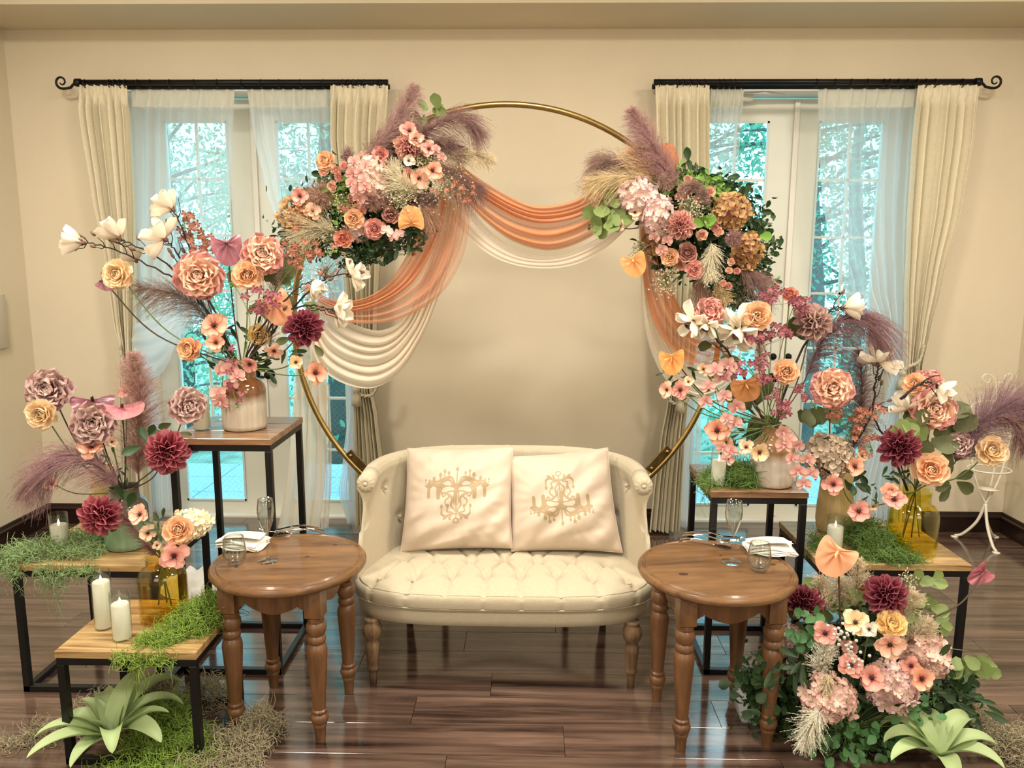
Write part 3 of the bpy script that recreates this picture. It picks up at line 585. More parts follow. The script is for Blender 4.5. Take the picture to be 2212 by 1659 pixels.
# cushions with a chandelier print
m_pil = mat('cushion_cotton', '#cdbba6', .6, nscale=30, namt=.03, bump=.06, bscale=300, sheen=.3); m_prt = mat('print_ink', '#a8926f', .6)
def pillow(name, cor, label, flip, seed, push):
    TL, TR, BL, BR = cor; nrm = (TR-TL).cross(BL-TL).normalized(); nrm = -nrm if nrm.y > 0 else nrm
    rr = random.Random(seed); wr = [(rr.uniform(0, 2*PI), rr.uniform(5, 16), rr.uniform(5, 16), rr.uniform(.3, 1)) for _ in range(7)]
    def surf(u, v, s, off=0):
        U, V = 2*u-1, 2*v-1; pin = 1-.045*(1-V*V)*abs(U)**4; pv = 1-.05*(1-U*U)*abs(V)**4
        uu, vv = .5+U*pin/2, .5+V*pv/2
        p = TL.lerp(TR, uu).lerp(BL.lerp(BR, uu), vv)
        h = .10*max(0, (1-abs(U)**2.6))**.55*max(0, (1-abs(V)**2.6))**.55; h *= 1+.12*V
        if s < 0: h *= .55
        w = sum(a*math.sin(fx*U+fy*V+ph) for ph, fx, fy, a in wr)*.0034*min(1, h/.03)
        ed = max(abs(U), abs(V)); w += .0035*math.sin((math.atan2(V, U)+.1)*26+seed)*max(0, ed-.55)*2*(1-ed)*3
        w += .006*math.exp(-((U+V*.9-.9)/.09)**2)*(1-ed) - .005*math.exp(-((V-.72+.25*U)/.07)**2)*(1-ed)*2
        return p+nrm*((h*s+w)+off)
    t = thing(name, label, 'cushion', (BL+BR)/2); g = MB(); g.grid(lambda u, v: surf(u, v, 1), 70, 70); g.grid(lambda u, v: surf(u, v, -1), 30, 30); cov = g.build('cover', m_pil, t)
    seam = [surf(k/30, 0, 1) for k in range(30)]+[surf(1, k/30, 1) for k in range(30)]+[surf(1-k/30, 1, 1) for k in range(30)]+[surf(0, 1-k/30, 1) for k in range(30)]
    MB().tube(seam, .002, 5, closed=True).build('seam', m_pil, cov)
    # print drawn in chandelier units: x -1..1, y down 0..1.9
    q = MB()
    def uvmap(x, y):
        if flip: x, y = -x, 1.9-y
        return (.5+.0+x*.27, .225+y*.275) if not flip else (.5+x*.27, .18+y*.275)
    def stroke(pts, w):
        pts = catmull([Vector((a, b, 0)) for a, b in pts], 6); n = len(pts); vs = []
        ws = w if isinstance(w, list) else None
        for i, p in enumerate(pts):
            d = (pts[min(i+1, n-1)]-pts[max(0, i-1)]).normalized(); s_ = Vector((-d.y, d.x, 0)); f = i/(n-1); ww = (w[0]+(w[1]-w[0])*f) if ws else w*(.45+.55*math.sin(PI*min(1, max(0, f))))
            for k in (-1, 1): a = p+s_*ww*k; vs.append(surf(*uvmap(a.x, a.y), 1, .0012))
        q.add(vs, [(2*i, 2*i+1, 2*i+3, 2*i+2) for i in range(n-1)])
    def blob(x, y, rx, ry):
        q.add([surf(*uvmap(x, y), 1, .0012)]+[surf(*uvmap(x+rx*math.cos(a), y+ry*math.sin(a)), 1, .0012) for a in [2*PI*k/14 for k in range(14)]], [(0, 1+(k+1) % 14, 1+k) for k in range(14)])
    def drop(x, y, n, s=.03):
        for k in range(n): blob(x, y+k*s*1.6, s*.55, s*.7)
        blob(x, y+n*s*1.6+s*1.4, s*1.35, s*1.9)
    rg = [(.09*math.cos(a)-.02, .02+.075*math.sin(a)) for a in [2*PI*k/12 for k in range(13)]]; stroke(rg, [.012, .012]); stroke([(-.02, .09), (-.02, .25)], [.015, .02])
    for s in (-1, 1):
        stroke([(-.02, .26), (s*.18, .24), (s*.34, .17), (s*.46, .25), (s*.47, .33)], .035); stroke([(s*.1, .27), (s*.2, .12), (s*.16, .06)], .03); stroke([(s*.22, .22), (s*.33, .12), (s*.42, .08)], .03)
        stroke([(s*.08, .3), (s*.27, .33), (s*.30, .42)], .02); drop(s*.47, .36, 2, .034); drop(s*.27, .42, 1, .034)
        stroke([(s*.03, .38), (s*.16, .55), (s*.13, .78), (s*.30, .95), (s*.52, .98)], .03); stroke([(s*.06, .55), (s*.09, .8), (s*.05, 1.02)], .015); stroke([(s*.30, .5), (s*.36, .7), (s*.24, .85), (s*.38, 1.0)], .022)
        stroke([(s*.05, 1.05), (s*.3, 1.0), (s*.42, .85), (s*.52, 1.05), (s*.4, 1.2), (s*.2, 1.2)], .022)
        stroke([(s*.08, 1.22), (s*.25, 1.42), (s*.45, 1.38), (s*.62, 1.26), (s*.9, 1.25), (s*1.08, 1.22)], .045); stroke([(s*.04, 1.2), (s*.18, 1.5), (s*.45, 1.47), (s*.75, 1.32), (s*1.0, 1.3)], .035)
        stroke([(s*.5, 1.15), (s*.72, 1.22), (s*.7, 1.38), (s*.92, 1.36), (s*1.0, 1.26)], .02); stroke([(s*.35, 1.2), (s*.55, 1.28), (s*.7, 1.2)], .03)
        for x, y0, y1, w_ in ((.60, .82, 1.2, .062), (.93, .86, 1.18, .05)):
            stroke([(s*x, y0+.06), (s*x, y1)], [w_, w_]); blob(s*x, y0+.02, w_*1.05, .09); blob(s*x, y1, w_*2.2, .03)
        for x, y0, n, sz in ((.28, 1.48, 3, .03), (.42, 1.46, 4, .034), (.56, 1.40, 2, .042), (.78, 1.36, 1, .036), (1.06, 1.3, 3, .02), (.94, 1.3, 3, .018)): drop(s*x, y0, n, sz)
    stroke([(-.02, .25), (0, .6), (.02, .95)], [.02, .02]); blob(.02, .82, .06, .16); blob(-.0, 1.02, .1, .06); blob(0, 1.12, .08, .05); blob(0, 1.22, .21, .075); blob(-.02, .36, .07, .06); drop(0, 1.34, 7, .036)
    q.build('print', m_prt, cov)
    return t
pillow('cushion', [P(880, 968, 3.24), P(1109, 966, 3.24), P(865, 1194, 3.12), P(1107, 1184, 3.10)], 'left scatter cushion with the chandelier print upside down', True, 3, 0)
pillow('cushion', [P(1098, 986, 3.25), P(1313, 967, 3.22), P(1104, 1191, 3.11), P(1345, 1194, 3.10)], 'right scatter cushion with the chandelier print upright', False, 9, 0)

# ---------------------------------------------------------------- steel framed stands
m_slab = wood('mango_top', '#7a5830', '#c6a874', 3.0, (1.2, 14, 10), .35, coat=.15, rnd=.1); m_slabd = wood('mango_top_dark', '#553a28', '#9a7654', 3.0, (1.2, 14, 10), .3, coat=.25, rnd=.1)
m_frm = mat('black_frame', '#0b0b0e', .38, metal=.2)
def stand(x0, x1, y0, y1, h, label, m=m_slab, nb=3):
    t = thing('steel_stand', label, 'side table', ((x0+x1)/2, (y0+y1)/2, 0), 'steel stands with wooden tops'); b = .024; T = .026; w_ = (y1-y0)/nb
    me = MB().box((0, 0, 0), (x1-x0, w_-.0012, T), bev=.002).mesh('top_board', m, smooth=False)
    for k in range(nb): link('top_board', me, t, Matrix.Translation(((x0+x1)/2, y0+(k+.5)*w_, h-T/2)))
    zt = h-T-b/2-.0005
    for x in (x0+b/2+.003, x1-b/2-.003):
        for y in (y0+b/2+.003, y1-b/2-.003): MB().box((x, y, zt/2-b/4), (b, b, zt-b/2), bev=.0015).build('leg', m_frm, t, smooth=False)
    for z, nm in ((zt, 'top_rail'), (b/2, 'foot_rail')):
        for y in (y0+b/2+.003, y1-b/2-.003): MB().box(((x0+x1)/2, y, z), (x1-x0-.006, b, b), bev=.0015).build(nm, m_frm, t, smooth=False)
        for x in (x0+b/2+.003, x1-b/2-.003): MB().box((x, (y0+y1)/2, z), (b*.98, y1-y0-.054, b*.98), bev=.0015).build(nm, m_frm, t, smooth=False)
    return t
stand(-1.935, -1.385, 2.70, 3.20, .520, 'wide low stand at far left under the green glass vase')
stand(-1.515, -1.055, 2.275, 2.66, .405, 'lowest stand at front left with two candles on it')
stand(-1.375, -.975, 2.845, 3.27, .975, 'tallest stand at left under the brown and white vase', m_slabd)
stand(.722, 1.098, 2.89, 3.30, .770, 'tall stand at right under the brown and white vase', m_slabd)
stand(1.14, 1.722, 2.84, 3.33, .500, 'wide low stand at right under the amber vase')

# ---------------------------------------------------------------- round tables
m_pine = wood('stained_pine', '#53381f', '#85613c', 2.6, (1.0, 7, 7), .36, coat=.2, rnd=.04); m_pinev = wood('stained_pine_leg', '#53371f', '#7d5735', 3, (8, 8, 1), .42, coat=.1, rnd=.04)
m_knot = mat('knot', '#3f2214', .45)
def rtable(cx, cy, R, h, rot, label, knots):
    t = thing('round_table', label, 'side table', (cx, cy, 0), 'round wooden side tables')
    g = MB(); g.lathe([(0, h-.034), (R-.022, h-.034), (R-.006, h-.030), (R, h-.022), (R, h-.012), (R-.006, h-.004), (R-.014, h-.003), (R-.018, h-.0065), (R-.023, h-.0065), (R-.028, h), (0, h)], 96, c=(0, 0, 0))
    o = g.build('tabletop', m_pine, t, ang=40); o.matrix_basis = _INV[t.name] @ Matrix.Translation((cx, cy, 0)) @ Matrix.Rotation(.12, 4, 'Z')
    for x, y, a, b in knots:
        MB().lathe([(0, .0004), (a, .0002), (a*1.05, 0)], 18, c=(cx+x, cy+y, h), sy=b/a).build('knot', m_knot, t)
    s = R*.56; Rm = Matrix.Rotation(rot, 3, 'Z'); C_ = Vector((cx, cy, 0))
    zb = h-.034; lt = .135
    prof = [(0, 0), (.017, 0), (.021, .05), (.0235, .055), (.025, .062), (.0225, .068), (.028, .075), (.0315, .088), (.029, .1), (.023, .105), (.0265, .11), (.0265, .118), (.0215, .123), (.022, .13), (.029, .24), (.034, .32), (.035, .34), (.031, .36), (.024, .368), (.029, .372), (.032, .382), (.0295, .393), (.0245, .398), (.030, .406), (.0345, .422), (.033, .438), (.026, .446), (.0285, .452), (.0285, .463), (.024, .468), (.024, zb-.10)]
    k = (zb-.10)/.468
    prof = [(r, z*k if z < .468 else zb-.102) for r, z in prof]
    lm_ = MB().lathe(prof, 28).box((0, 0, zb-.051), (.058, .058, .102), bev=.003).mesh('leg', m_pinev, ang=45)
    cs = []
    for i, j in ((-1, -1), (1, -1), (1, 1), (-1, 1)):
        p = C_+Rm @ Vector((i*s, j*s, 0)); cs.append(p); splay = Matrix.Rotation(.0, 4, 'X'); link('leg', lm_, t, Matrix.Translation(p) @ Rm.to_4x4())
    for a in range(4):
        p, q = cs[a], cs[(a+1) % 4]; d = (q-p); L_ = d.length; d.normalize(); nn = Vector((d.y, -d.x, 0)); n = 40; vs = []
        for i in range(n+1):
            f = i/n; x = abs(2*f-1)
            drop_ = .074+.028*math.cos(min(1, x/.56)*PI/2)**1 if x < .56 else .066+.026*abs(math.sin((x-.56)/.44*PI*.5))**1.2
            for sgn in (0, 1):
                b_ = p+d*(L_*f)+nn*(.011-.018*sgn); vs += [b_+Vector((0, 0, zb-.001)), b_+Vector((0, 0, zb-drop_))]
        fs = []
        for i in range(n): b_ = i*4; fs += [(b_, b_+1, b_+5, b_+4), (b_+2, b_+6, b_+7, b_+3), (b_+1, b_+3, b_+7, b_+5), (b_, b_+4, b_+6, b_+2)]
        MB().add(vs, fs).build('apron', m_pinev, t, smooth=False)
    return t
rtable(-.845, 2.600, .272, .595, -.10, 'round brown pine table to the left of the sofa', [(.06, .02, .008, .006), (.13, .14, .010, .007), (-.16, -.08, .006, .006)])
rtable(.672, 2.575, .272, .595, .10, 'round brown pine table to the right of the sofa', [(-.13, -.075, .016, .010), (.20, .02, .015, .010), (.04, .1, .006, .005)])

# ---------------------------------------------------------------- arch
m_brass = mat('brushed_brass', '#a08650', .28, metal=.9, nscale=30, namt=.12); m_bdk = mat('dark_brass', '#5d4a26', .4, metal=.7, nscale=40, namt=.3)
AX, AY, AZ, AR = -.097, 3.60, 1.345, 1.0
arch = thing('round_arch', 'large round brass hoop arch standing behind the sofa', 'arch', (AX, AY, 0))
a0, a1 = -PI/2+.70, -PI/2-.70+2*PI
def arc(b0, b1, n=120): return [Vector((AX+AR*math.cos(b0+(b1-b0)*k/n), AY, AZ+AR*math.sin(b0+(b1-b0)*k/n))) for k in range(n+1)]
MB().tube(arc(a0, a1), .0135, 12).build('upper_hoop', m_brass, arch); MB().tube(arc(a1-2*PI-.0, a0, 50), .0135, 12).build('lower_hoop', m_brass, arch)
for s, (x_, y_) in ((-1, (775, 1001)), (1, (1437, 1004))):
    q_ = P(x_, y_, AY); am_ = math.atan2(q_.z-AZ, q_.x-AX); c = Vector((AX+(AR-.028)*math.cos(am_), AY-.004, AZ+(AR-.028)*math.sin(am_))); R_ = Matrix.Rotation(-(am_+PI/2), 3, 'Y')
    o = MB().box(c, (.15, .012, .042), R=R_, bev=.002).build('joint_plate', m_bdk, arch, smooth=False)
    for k in (-.055, .055): MB().lathe([(0, .012), (.006, .011), (.009, .006), (.009, 0), (0, 0)], 12, M=Matrix.Rotation(PI/2, 3, 'X'), c=c+R_ @ Vector((k, -.006, 0))).build('bolt', m_brass, arch)
    MB().box((AX+s*.3, AY, .008), (.05, .42, .012), bev=.003).box((AX+s*.3, AY, .20), (.03, .02, .38)).build('foot', m_bdk, arch, smooth=False)

# cloth hung on the arch
m_or = tulle('orange_tulle', '#e69c66', .5, .95, 9, .4); m_or2 = tulle('orange_tulle_thin', '#e8a27c', .25, .75, 12, .45); m_iv = tulle('ivory_voile', '#f8ecd8', .86, 1.0, 5, .5); m_iv2 = tulle('ivory_voile_thin', '#f8eee0', .5, .92, 7, .5)
def cloth(name, top, bot, Y, m, label, nf=7, amp=.02, nu=60, nv=60, bow=0, seed=0):
    """surface between two hung edges given as photo columns/rows at depth Y; folds run along the edges"""
    A = catmull([P(x, y, Y+(q[0] if q else 0)) for x, y, *q in top], 12); B = catmull([P(x, y, Y+(q[0] if q else 0)) for x, y, *q in bot], 12)
    def smp(L_, u): t = u*(len(L_)-1); i = min(len(L_)-2, int(t)); return L_[i].lerp(L_[i+1], t-i)
    rr = random.Random(seed); ph = [rr.uniform(0, 6) for _ in range(4)]
    def fn(u, v):
        v2 = v+.025*math.sin(v*17+ph[0]+u*2)*math.sin(PI*v); p = smp(A, u).lerp(smp(B, u), v2); k = .35+.65*math.sin(PI*min(1, max(0, u)))
        p.y -= amp*k*(math.sin(v*nf*2*PI+ph[1]+.8*math.sin(u*3+ph[2]))+.22*math.sin(v*nf*4.6*PI+ph[3]+u*2)) + bow*math.sin(PI*v); p.z += amp*.25*k*math.sin(v*nf*2*PI+1.2+ph[1]); return p
    o = MB().grid(fn, nu, nv).build(name, m); return tag(o, label, 'draped cloth', 'cloth hung on the arch')
cloth('tulle_swag', [(985, 345), (1004, 362), (1050, 405), (1110, 436), (1165, 449), (1230, 440), (1290, 412), (1350, 385), (1395, 372)], [(975, 400), (1000, 428), (1050, 480), (1110, 522), (1184, 541), (1250, 525), (1310, 490), (1360, 450), (1395, 425)], 3.55, m_or, 'orange tulle swag across the top of the arch', 4, .020, seed=1)
cloth('tulle_swag', [(985, 352), (1006, 366), (1052, 398), (1112, 430), (1165, 446), (1232, 436), (1290, 408), (1350, 380), (1390, 370)], [(978, 380), (1004, 402), (1052, 436), (1112, 470), (1172, 484), (1240, 474), (1300, 444), (1355, 410), (1392, 392)], 3.52, m_or, 'denser upper fold of the orange tulle swag', 4, .014, seed=4)
cloth('voile_swag', [(955, 410), (1000, 470), (1060, 525), (1120, 555), (1184, 562), (1240, 550), (1300, 520), (1345, 480), (1385, 440)], [(945, 425), (992, 492), (1050, 545), (1110, 572), (1184, 580), (1250, 569), (1310, 535), (1358, 490), (1392, 455)], 3.58, m_iv, 'ivory voile swag hanging below the orange tulle', 2, .003, seed=2)
cloth('voile_swag', [(985, 410), (1010, 440), (1060, 498), (1120, 540), (1184, 553), (1240, 540), (1300, 508), (1345, 470), (1385, 430)], [(960, 425), (995, 478), (1055, 532), (1115, 563), (1184, 572), (1246, 560), (1305, 528), (1352, 484), (1390, 448)], 3.60, m_iv2, 'thin inner fold of the ivory voile swag', 2, .003, seed=6)
# left tails: u runs from the arch top down to the low left end
cloth('tulle_tail', [(935, 425), (915, 480), (890, 550), (850, 610), (790, 645), (730, 650), (680, 628), (650, 600)], [(1012, 420), (1012, 500), (995, 565), (960, 625), (905, 668), (830, 695), (740, 692), (660, 655)], 3.50, m_or2, 'orange tulle tail draped down the left of the arch', 4, .018, nu=70, seed=3)
cloth('tulle_tail', [(930, 425), (908, 480), (880, 545), (840, 608), (790, 642), (735, 650), (690, 632), (660, 606)], [(968, 425), (950, 500), (925, 560), (888, 612), (835, 650), (770, 672), (710, 662), (660, 630)], 3.48, m_or, 'dense orange fold inside the left tulle tail', 4, .012, nu=70, seed=5)
cloth('voile_tail', [(955, 430), (940, 530), (905, 620), (870, 690), (825, 715), (775, 705), (730, 680), (690, 645)], [(1000, 440), (975, 560), (945, 650), (912, 730), (860, 810), (790, 840), (700, 800), (655, 690)], 3.56, m_iv, 'ivory voile swag hanging at the left of the arch', 6, .025, nu=70, seed=7)
cloth('voile_tail', [(640, 690), (638, 800), (630, 920), (618, 1040), (598, 1153)], [(700, 690), (706, 800), (706, 920), (702, 1040), (690, 1145)], 3.64, m_iv, 'ivory voile panel falling to the floor behind the tall stand', 4, .012, seed=8)
cloth('voile_tail', [(690, 830), (700, 950), (702, 1050), (693, 1142)], [(712, 830), (716, 950), (716, 1050), (710, 1140)], 3.66, m_iv2, 'frayed white edge of the voile panel behind the tall stand', 2, .01, nv=20, seed=9)
# right tails
cloth('tulle_tail', [(1382, 470), (1384, 560), (1396, 650), (1420, 715), (1462, 765), (1520, 790), (1575, 775)], [(1425, 470), (1432, 560), (1458, 640), (1490, 690), (1530, 720), (1570, 735), (1600, 730)], 3.54, m_or, 'orange tulle tail down the right of the arch', 4, .02, seed=10)
cloth('voile_tail', [(1380, 480), (1383, 580), (1390, 680), (1408, 760), (1445, 825), (1500, 862), (1565, 840), (1600, 790)], [(1400, 480), (1404, 580), (1420, 670), (1452, 740), (1500, 790), (1545, 800), (1580, 785), (1600, 760)], 3.58, m_iv, 'ivory voile swag hanging at the right of the arch', 4, .018, seed=11)
m_or3 = tulle('orange_tulle_bow', '#d98c58', .5, .9, 4, .4)
# tulle bow at the right clamp
t = thing('tulle_bow', 'puffed orange tulle knot behind the tall right pampas plume', 'draped cloth', P(1420, 352, 3.52), 'cloth hung on the arch')
for (x, y, rx, ry, an) in ((1400, 345, .055, .040, .5), (1436, 352, .065, .042, 1.1), (1440, 330, .04, .03, 0)):
    c = P(x, y, 3.53); g = MB(); ca, sa = math.cos(an), math.sin(an)
    def bl(u, v, c=c): 
        a = u*2*PI; b = v*PI; k = 1+.10*math.sin(a*5+b*3); X = rx*math.sin(b)*math.cos(a)*k; Z = ry*1.3*math.cos(b)*k; return c+Vector((X*ca-Z*sa, ry*.8*math.sin(b)*math.sin(a)*k, X*sa+Z*ca))
    g.grid(bl, 36, 18, cu=True); g.build('loop', m_or3, t)
# voile pooled on the floor
c = PZ(560, 1150, 0)
def pool(u, v):
    x = (u-.5)*.44; y = (v-.5)*.34; r = math.hypot(x/.22, y/.17); z = .075*max(0, 1-r**2.2)*(1+.25*math.sin(x*60+y*30))+.012*math.sin(x*90+1)*math.sin(y*70)+.014
    return Vector((c.x+x*min(1, 1.02/max(r, .01)) if r > 1 else c.x+x, 3.68+(y/r if r > 1 else y), max(.003, z if r < 1 else .003)))
tag(MB().grid(pool, 60, 46).build('voile_pool', mat('voile_solid', '#f3efe6', .8, trans=.2)), 'white voile cloth pooled on the floor behind left round table', 'draped cloth')
# ---------------------------------------------------------------- vases, candles
def on(px, py, Z): return PZ(px, py, Z)
m_amb = thinglass('amber_glass', (.985, .93, .48, 1)); m_ambd = thinglass('amber_glass_smoky', (.94, .86, .52, 1)); m_clear = thinglass('clear_glass', (.95, .98, .97, 1))
m_smoke = thinglass('smoky_glass', (.7, .63, .55, 1)); m_green = mat('green_glaze', '#7f9c79', .18, nscale=3, namt=.06, spec=.6)
def dipmat(name, top, low, split, soft=.02, z0=0):
    """glass vase painted in two colours that run into each other at a height"""
    m, nt, out = nodes(name); L = nt.links.new; tc = N(nt, 'ShaderNodeTexCoord'); sp = N(nt, 'ShaderNodeSeparateXYZ'); L(tc.outputs['Object'], sp.inputs[0])
    nz = N(nt, 'ShaderNodeTexNoise'); nz.inputs['Scale'].default_value = 22; ad = N(nt, 'ShaderNodeMath', operation='MULTIPLY_ADD'); ad.inputs[1].default_value = .035; L(tc.outputs['Object'], nz.inputs['Vector']); L(nz.outputs[0], ad.inputs[0]); L(sp.outputs[2], ad.inputs[2])
    mr = N(nt, 'ShaderNodeMapRange'); mr.inputs[1].default_value = split-soft+.017; mr.inputs[2].default_value = split+soft+.017; L(ad.outputs[0], mr.inputs[0])
    mp = N(nt, 'ShaderNodeMapping'); mp.inputs['Scale'].default_value = (60, 60, 2.5); n2 = N(nt, 'ShaderNodeTexNoise'); n2.inputs['Scale'].default_value = 1; L(tc.outputs['Object'], mp.inputs[0]); L(mp.outputs[0], n2.inputs['Vector'])
    hs = N(nt, 'ShaderNodeHueSaturation'); m3 = N(nt, 'ShaderNodeMapRange'); m3.inputs[3].default_value = .75; m3.inputs[4].default_value = 1.25; L(n2.outputs[0], m3.inputs[0]); L(m3.outputs[0], hs.inputs['Value'])
    mx = N(nt, 'ShaderNodeMixRGB'); mx.inputs[1].default_value = hexc(low); mx.inputs[2].default_value = hexc(top); L(mr.outputs[0], mx.inputs[0]); L(mx.outputs[0], hs.inputs['Color'])
    b = N(nt, 'ShaderNodeBsdfPrincipled'); b.inputs['Roughness'].default_value = .12; b.inputs['Coat Weight'].default_value = .6; b.inputs['Coat Roughness'].default_value = .03; L(hs.outputs[0], b.inputs['Base Color']); L(b.outputs[0], out.inputs[0]); return m
def vase(name, c, prof, m, label, parts=()):
    t = thing(name, label, 'vase', c); inner = [(max(0, r-.004), z+.004 if i == 0 else z) for i, (r, z) in enumerate(prof) if r > 0]
    full = prof+[(max(0, r-.0045), z) for r, z in prof[::-1] if z > .008]+[(0, .008)]
    o = MB().lathe(full, 48).mesh('body', m, ang=60); link('body', o, t, Matrix.Translation(c)); return t
V1 = on(530, 925, .975)+Vector((0, 0, 0)); V1.z = .976
VP = [(0, 0), (.078, 0), (.086, .006), (.088, .02), (.088, .155), (.083, .178), (.070, .195), (.056, .203), (.052, .208), (.051, .25), (.054, .256)]
vase('bottle_vase', V1, VP, dipmat('dip_brown', '#6b4526', '#b8ad9a', .125), 'wide bottle vase with brown top and white base on tallest left stand')
V2 = on(278, 1178, .52); V2.z = .521
vase('bottle_vase', V2, [(0, 0), (.078, 0), (.085, .006), (.086, .02), (.086, .15), (.082, .175), (.07, .193), (.058, .20), (.056, .206), (.056, .238), (.059, .245)], dipmat('dip_green', '#6b6355', '#7c9c7c', .11, .012), 'vase with smoky grey top and green base on far left stand')
V3 = on(357, 1336, .405); V3.z = .406
vase('glass_vase', V3, [(0, 0), (.072, 0), (.079, .006), (.080, .02), (.080, .15), (.076, .17), (.065, .188), (.053, .196), (.051, .2), (.051, .225), (.054, .23)], m_ambd, 'smoky amber glass vase on the lowest left stand')
V4 = on(232, 1142, .52); V4.z = .521
m_yel = mat('yellow_frost', '#e8d096', .35, nscale=14, namt=.1, stretch=(8, 8, 1), trans=.3)
TP = [(0, 0), (.062, 0), (.071, .01), (.077, .05), (.076, .10), (.068, .20), (.060, .28), (.058, .285)]
vase('tall_vase', V4, [(r*.72, z*.95) for r, z in TP], m_yel, 'pale yellow tapered vase half hidden behind the smoky green one')
V5 = on(1667, 1046, .77); V5.z = .771
vase('bottle_vase', V5, [(r*.93, z*.93) for r, z in VP], dipmat('dip_brown2', '#80603f', '#b9b0a2', .12), 'wide bottle vase with brown top and white base on right stand')
V6 = on(1800, 1146, .5); V6.z = .501
vase('tall_vase', V6, TP, m_yel, 'pale yellow tapered vase under the beige hydrangea')
V7 = on(1966, 1192, .5); V7.z = .501
vase('glass_vase', V7, [(0, 0), (.084, 0), (.092, .008), (.094, .025), (.094, .155), (.089, .178), (.076, .196), (.062, .203), (.059, .208), (.059, .25), (.063, .256)], m_amb, 'clear amber glass vase showing its stems at right')
V8 = on(468, 908, .975); V8.z = .976
vase('cylinder_vase', V8, [(0, 0), (.026, 0), (.027, .004), (.027, .31)], m_clear, 'tall clear glass cylinder beside the brown and white vase at left')
V9 = on(1592, 1020, .77); V9.z = .771; V9.y += .05
vase('cylinder_vase', V9, [(0, 0), (.038, 0), (.04, .004), (.04, .30)], m_clear, 'tall clear glass cylinder behind the anemones on right stand')
m_wax = mat('candle_wax', '#fbf3e2', .5, trans=.35, nscale=4, namt=.02); m_fl, _nt, _o = nodes('led_flame'); _e = _nt.nodes.new('ShaderNodeEmission'); _e.inputs[0].default_value = (1, .85, .6, 1); _e.inputs[1].default_value = 1.6; _nt.links.new(_e.outputs[0], _o.inputs[0])
def candle(px, py, Z, wpx, htop, hc, where):
    c = on(px, py, Z); c.z = Z+.001; r = SZ(wpx, c.y)/2*1.03
    t = thing('candle_glass', 'clear cylinder glass around the candle '+where, 'candle glass', c, 'glass candle cylinders')
    pr = [(0, 0), (r, 0), (r, htop), (r-.0018, htop), (r-.0018, .004), (0, .004)]; link('glass', MB().lathe(pr, 40).mesh('glass', m_clear, ang=50), t, Matrix.Translation(c))
    t = thing('pillar_candle', 'white pillar candle '+where, 'candle', c, 'white pillar candles'); q = r-.0035
    link('wax', MB().lathe([(0, .005), (q-.001, .005), (q, .008), (q, hc-.003), (q-.003, hc), (q*.7, hc-.003), (0, hc-.005)], 36).mesh('wax', m_wax, ang=50), t, Matrix.Translation(c))
    link('flame', MB().lathe([(0, hc-.006), (.004, hc-.002), (.0055, hc+.004), (.004, hc+.012), (.0012, hc+.021), (0, hc+.023)], 12).mesh('flame', m_fl), t, Matrix.Translation(c))
candle(132, 1190, .52, 38, .152, .108, 'on the far left stand among moss')
candle(226, 1356, .405, 41, .205, .168, 'on the lowest stand, the taller of its two')
candle(265, 1380, .405, 43, .165, .125, 'on the lowest stand, the shorter of its two')
candle(437, 928, .975, 36, .175, .125, 'on the tallest left stand')
candle(1551, 1048, .77, 34, .155, .102, 'on the tall right stand')
candle(1801, 1192, .5, 37, .150, .108, 'on the wide right stand')

# ---------------------------------------------------------------- place settings
HT = .595
m_gl = thinglass('drinking_glass', (.90, .925, .92, 1), .95, .01, 2.0, .07); m_slv = mat('silver', '#d9d6cf', .12, metal=1); m_lin2 = mat('napkin_linen', '#f4efe2', .8, nscale=80, namt=.02); m_card = mat('menu_card', '#f3ecdb', .7); m_ink = mat('ink', '#8c8a80', .7); m_chin = mat('china', '#f5f2ea', .15)
def tumbler(px, py, lab):
    c = on(px, py, HT); c.z = HT+.0005; t = thing('tumbler', lab, 'glass', c)
    pr = [(0, 0), (.020, 0), (.027, .004), (.035, .018), (.040, .036), (.0405, .052), (.037, .078), (.0325, .100), (.0315, .1005), (.0312, .099), (.0355, .078), (.039, .052), (.0385, .038), (.033, .022), (.024, .013), (0, .010)]
    link('bowl', MB().lathe(pr, 48).mesh('bowl', m_gl), t, Matrix.Translation(c))
def flute(px, py, lab):
    c = on(px, py, HT); c.z = HT+.0005; t = thing('champagne_flute', lab, 'glass', c)
    pr = [(0, 0), (.034, 0), (.036, .0015), (.034, .003), (.012, .006), (.005, .012), (.0036, .03), (.0034, .075), (.0045, .092), (.010, .108), (.020, .135), (.0275, .162), (.030, .182), (.0285, .205), (.0255, .228), (.0245, .2285), (.0272, .205), (.0287, .182), (.0262, .162), (.0185, .136), (.009, .111), (.003, .100), (0, .098)]
    link('glass', MB().lathe(pr, 48).mesh('glass', m_gl), t, Matrix.Translation(c))
tumbler(508, 1218, 'stemless tumbler on left round table before the napkin'); flute(579, 1212, 'tall champagne flute on left round table')
tumbler(1639, 1232, 'stemless tumbler on right round table before the napkin'); flute(1580, 1215, 'tall champagne flute on right round table')
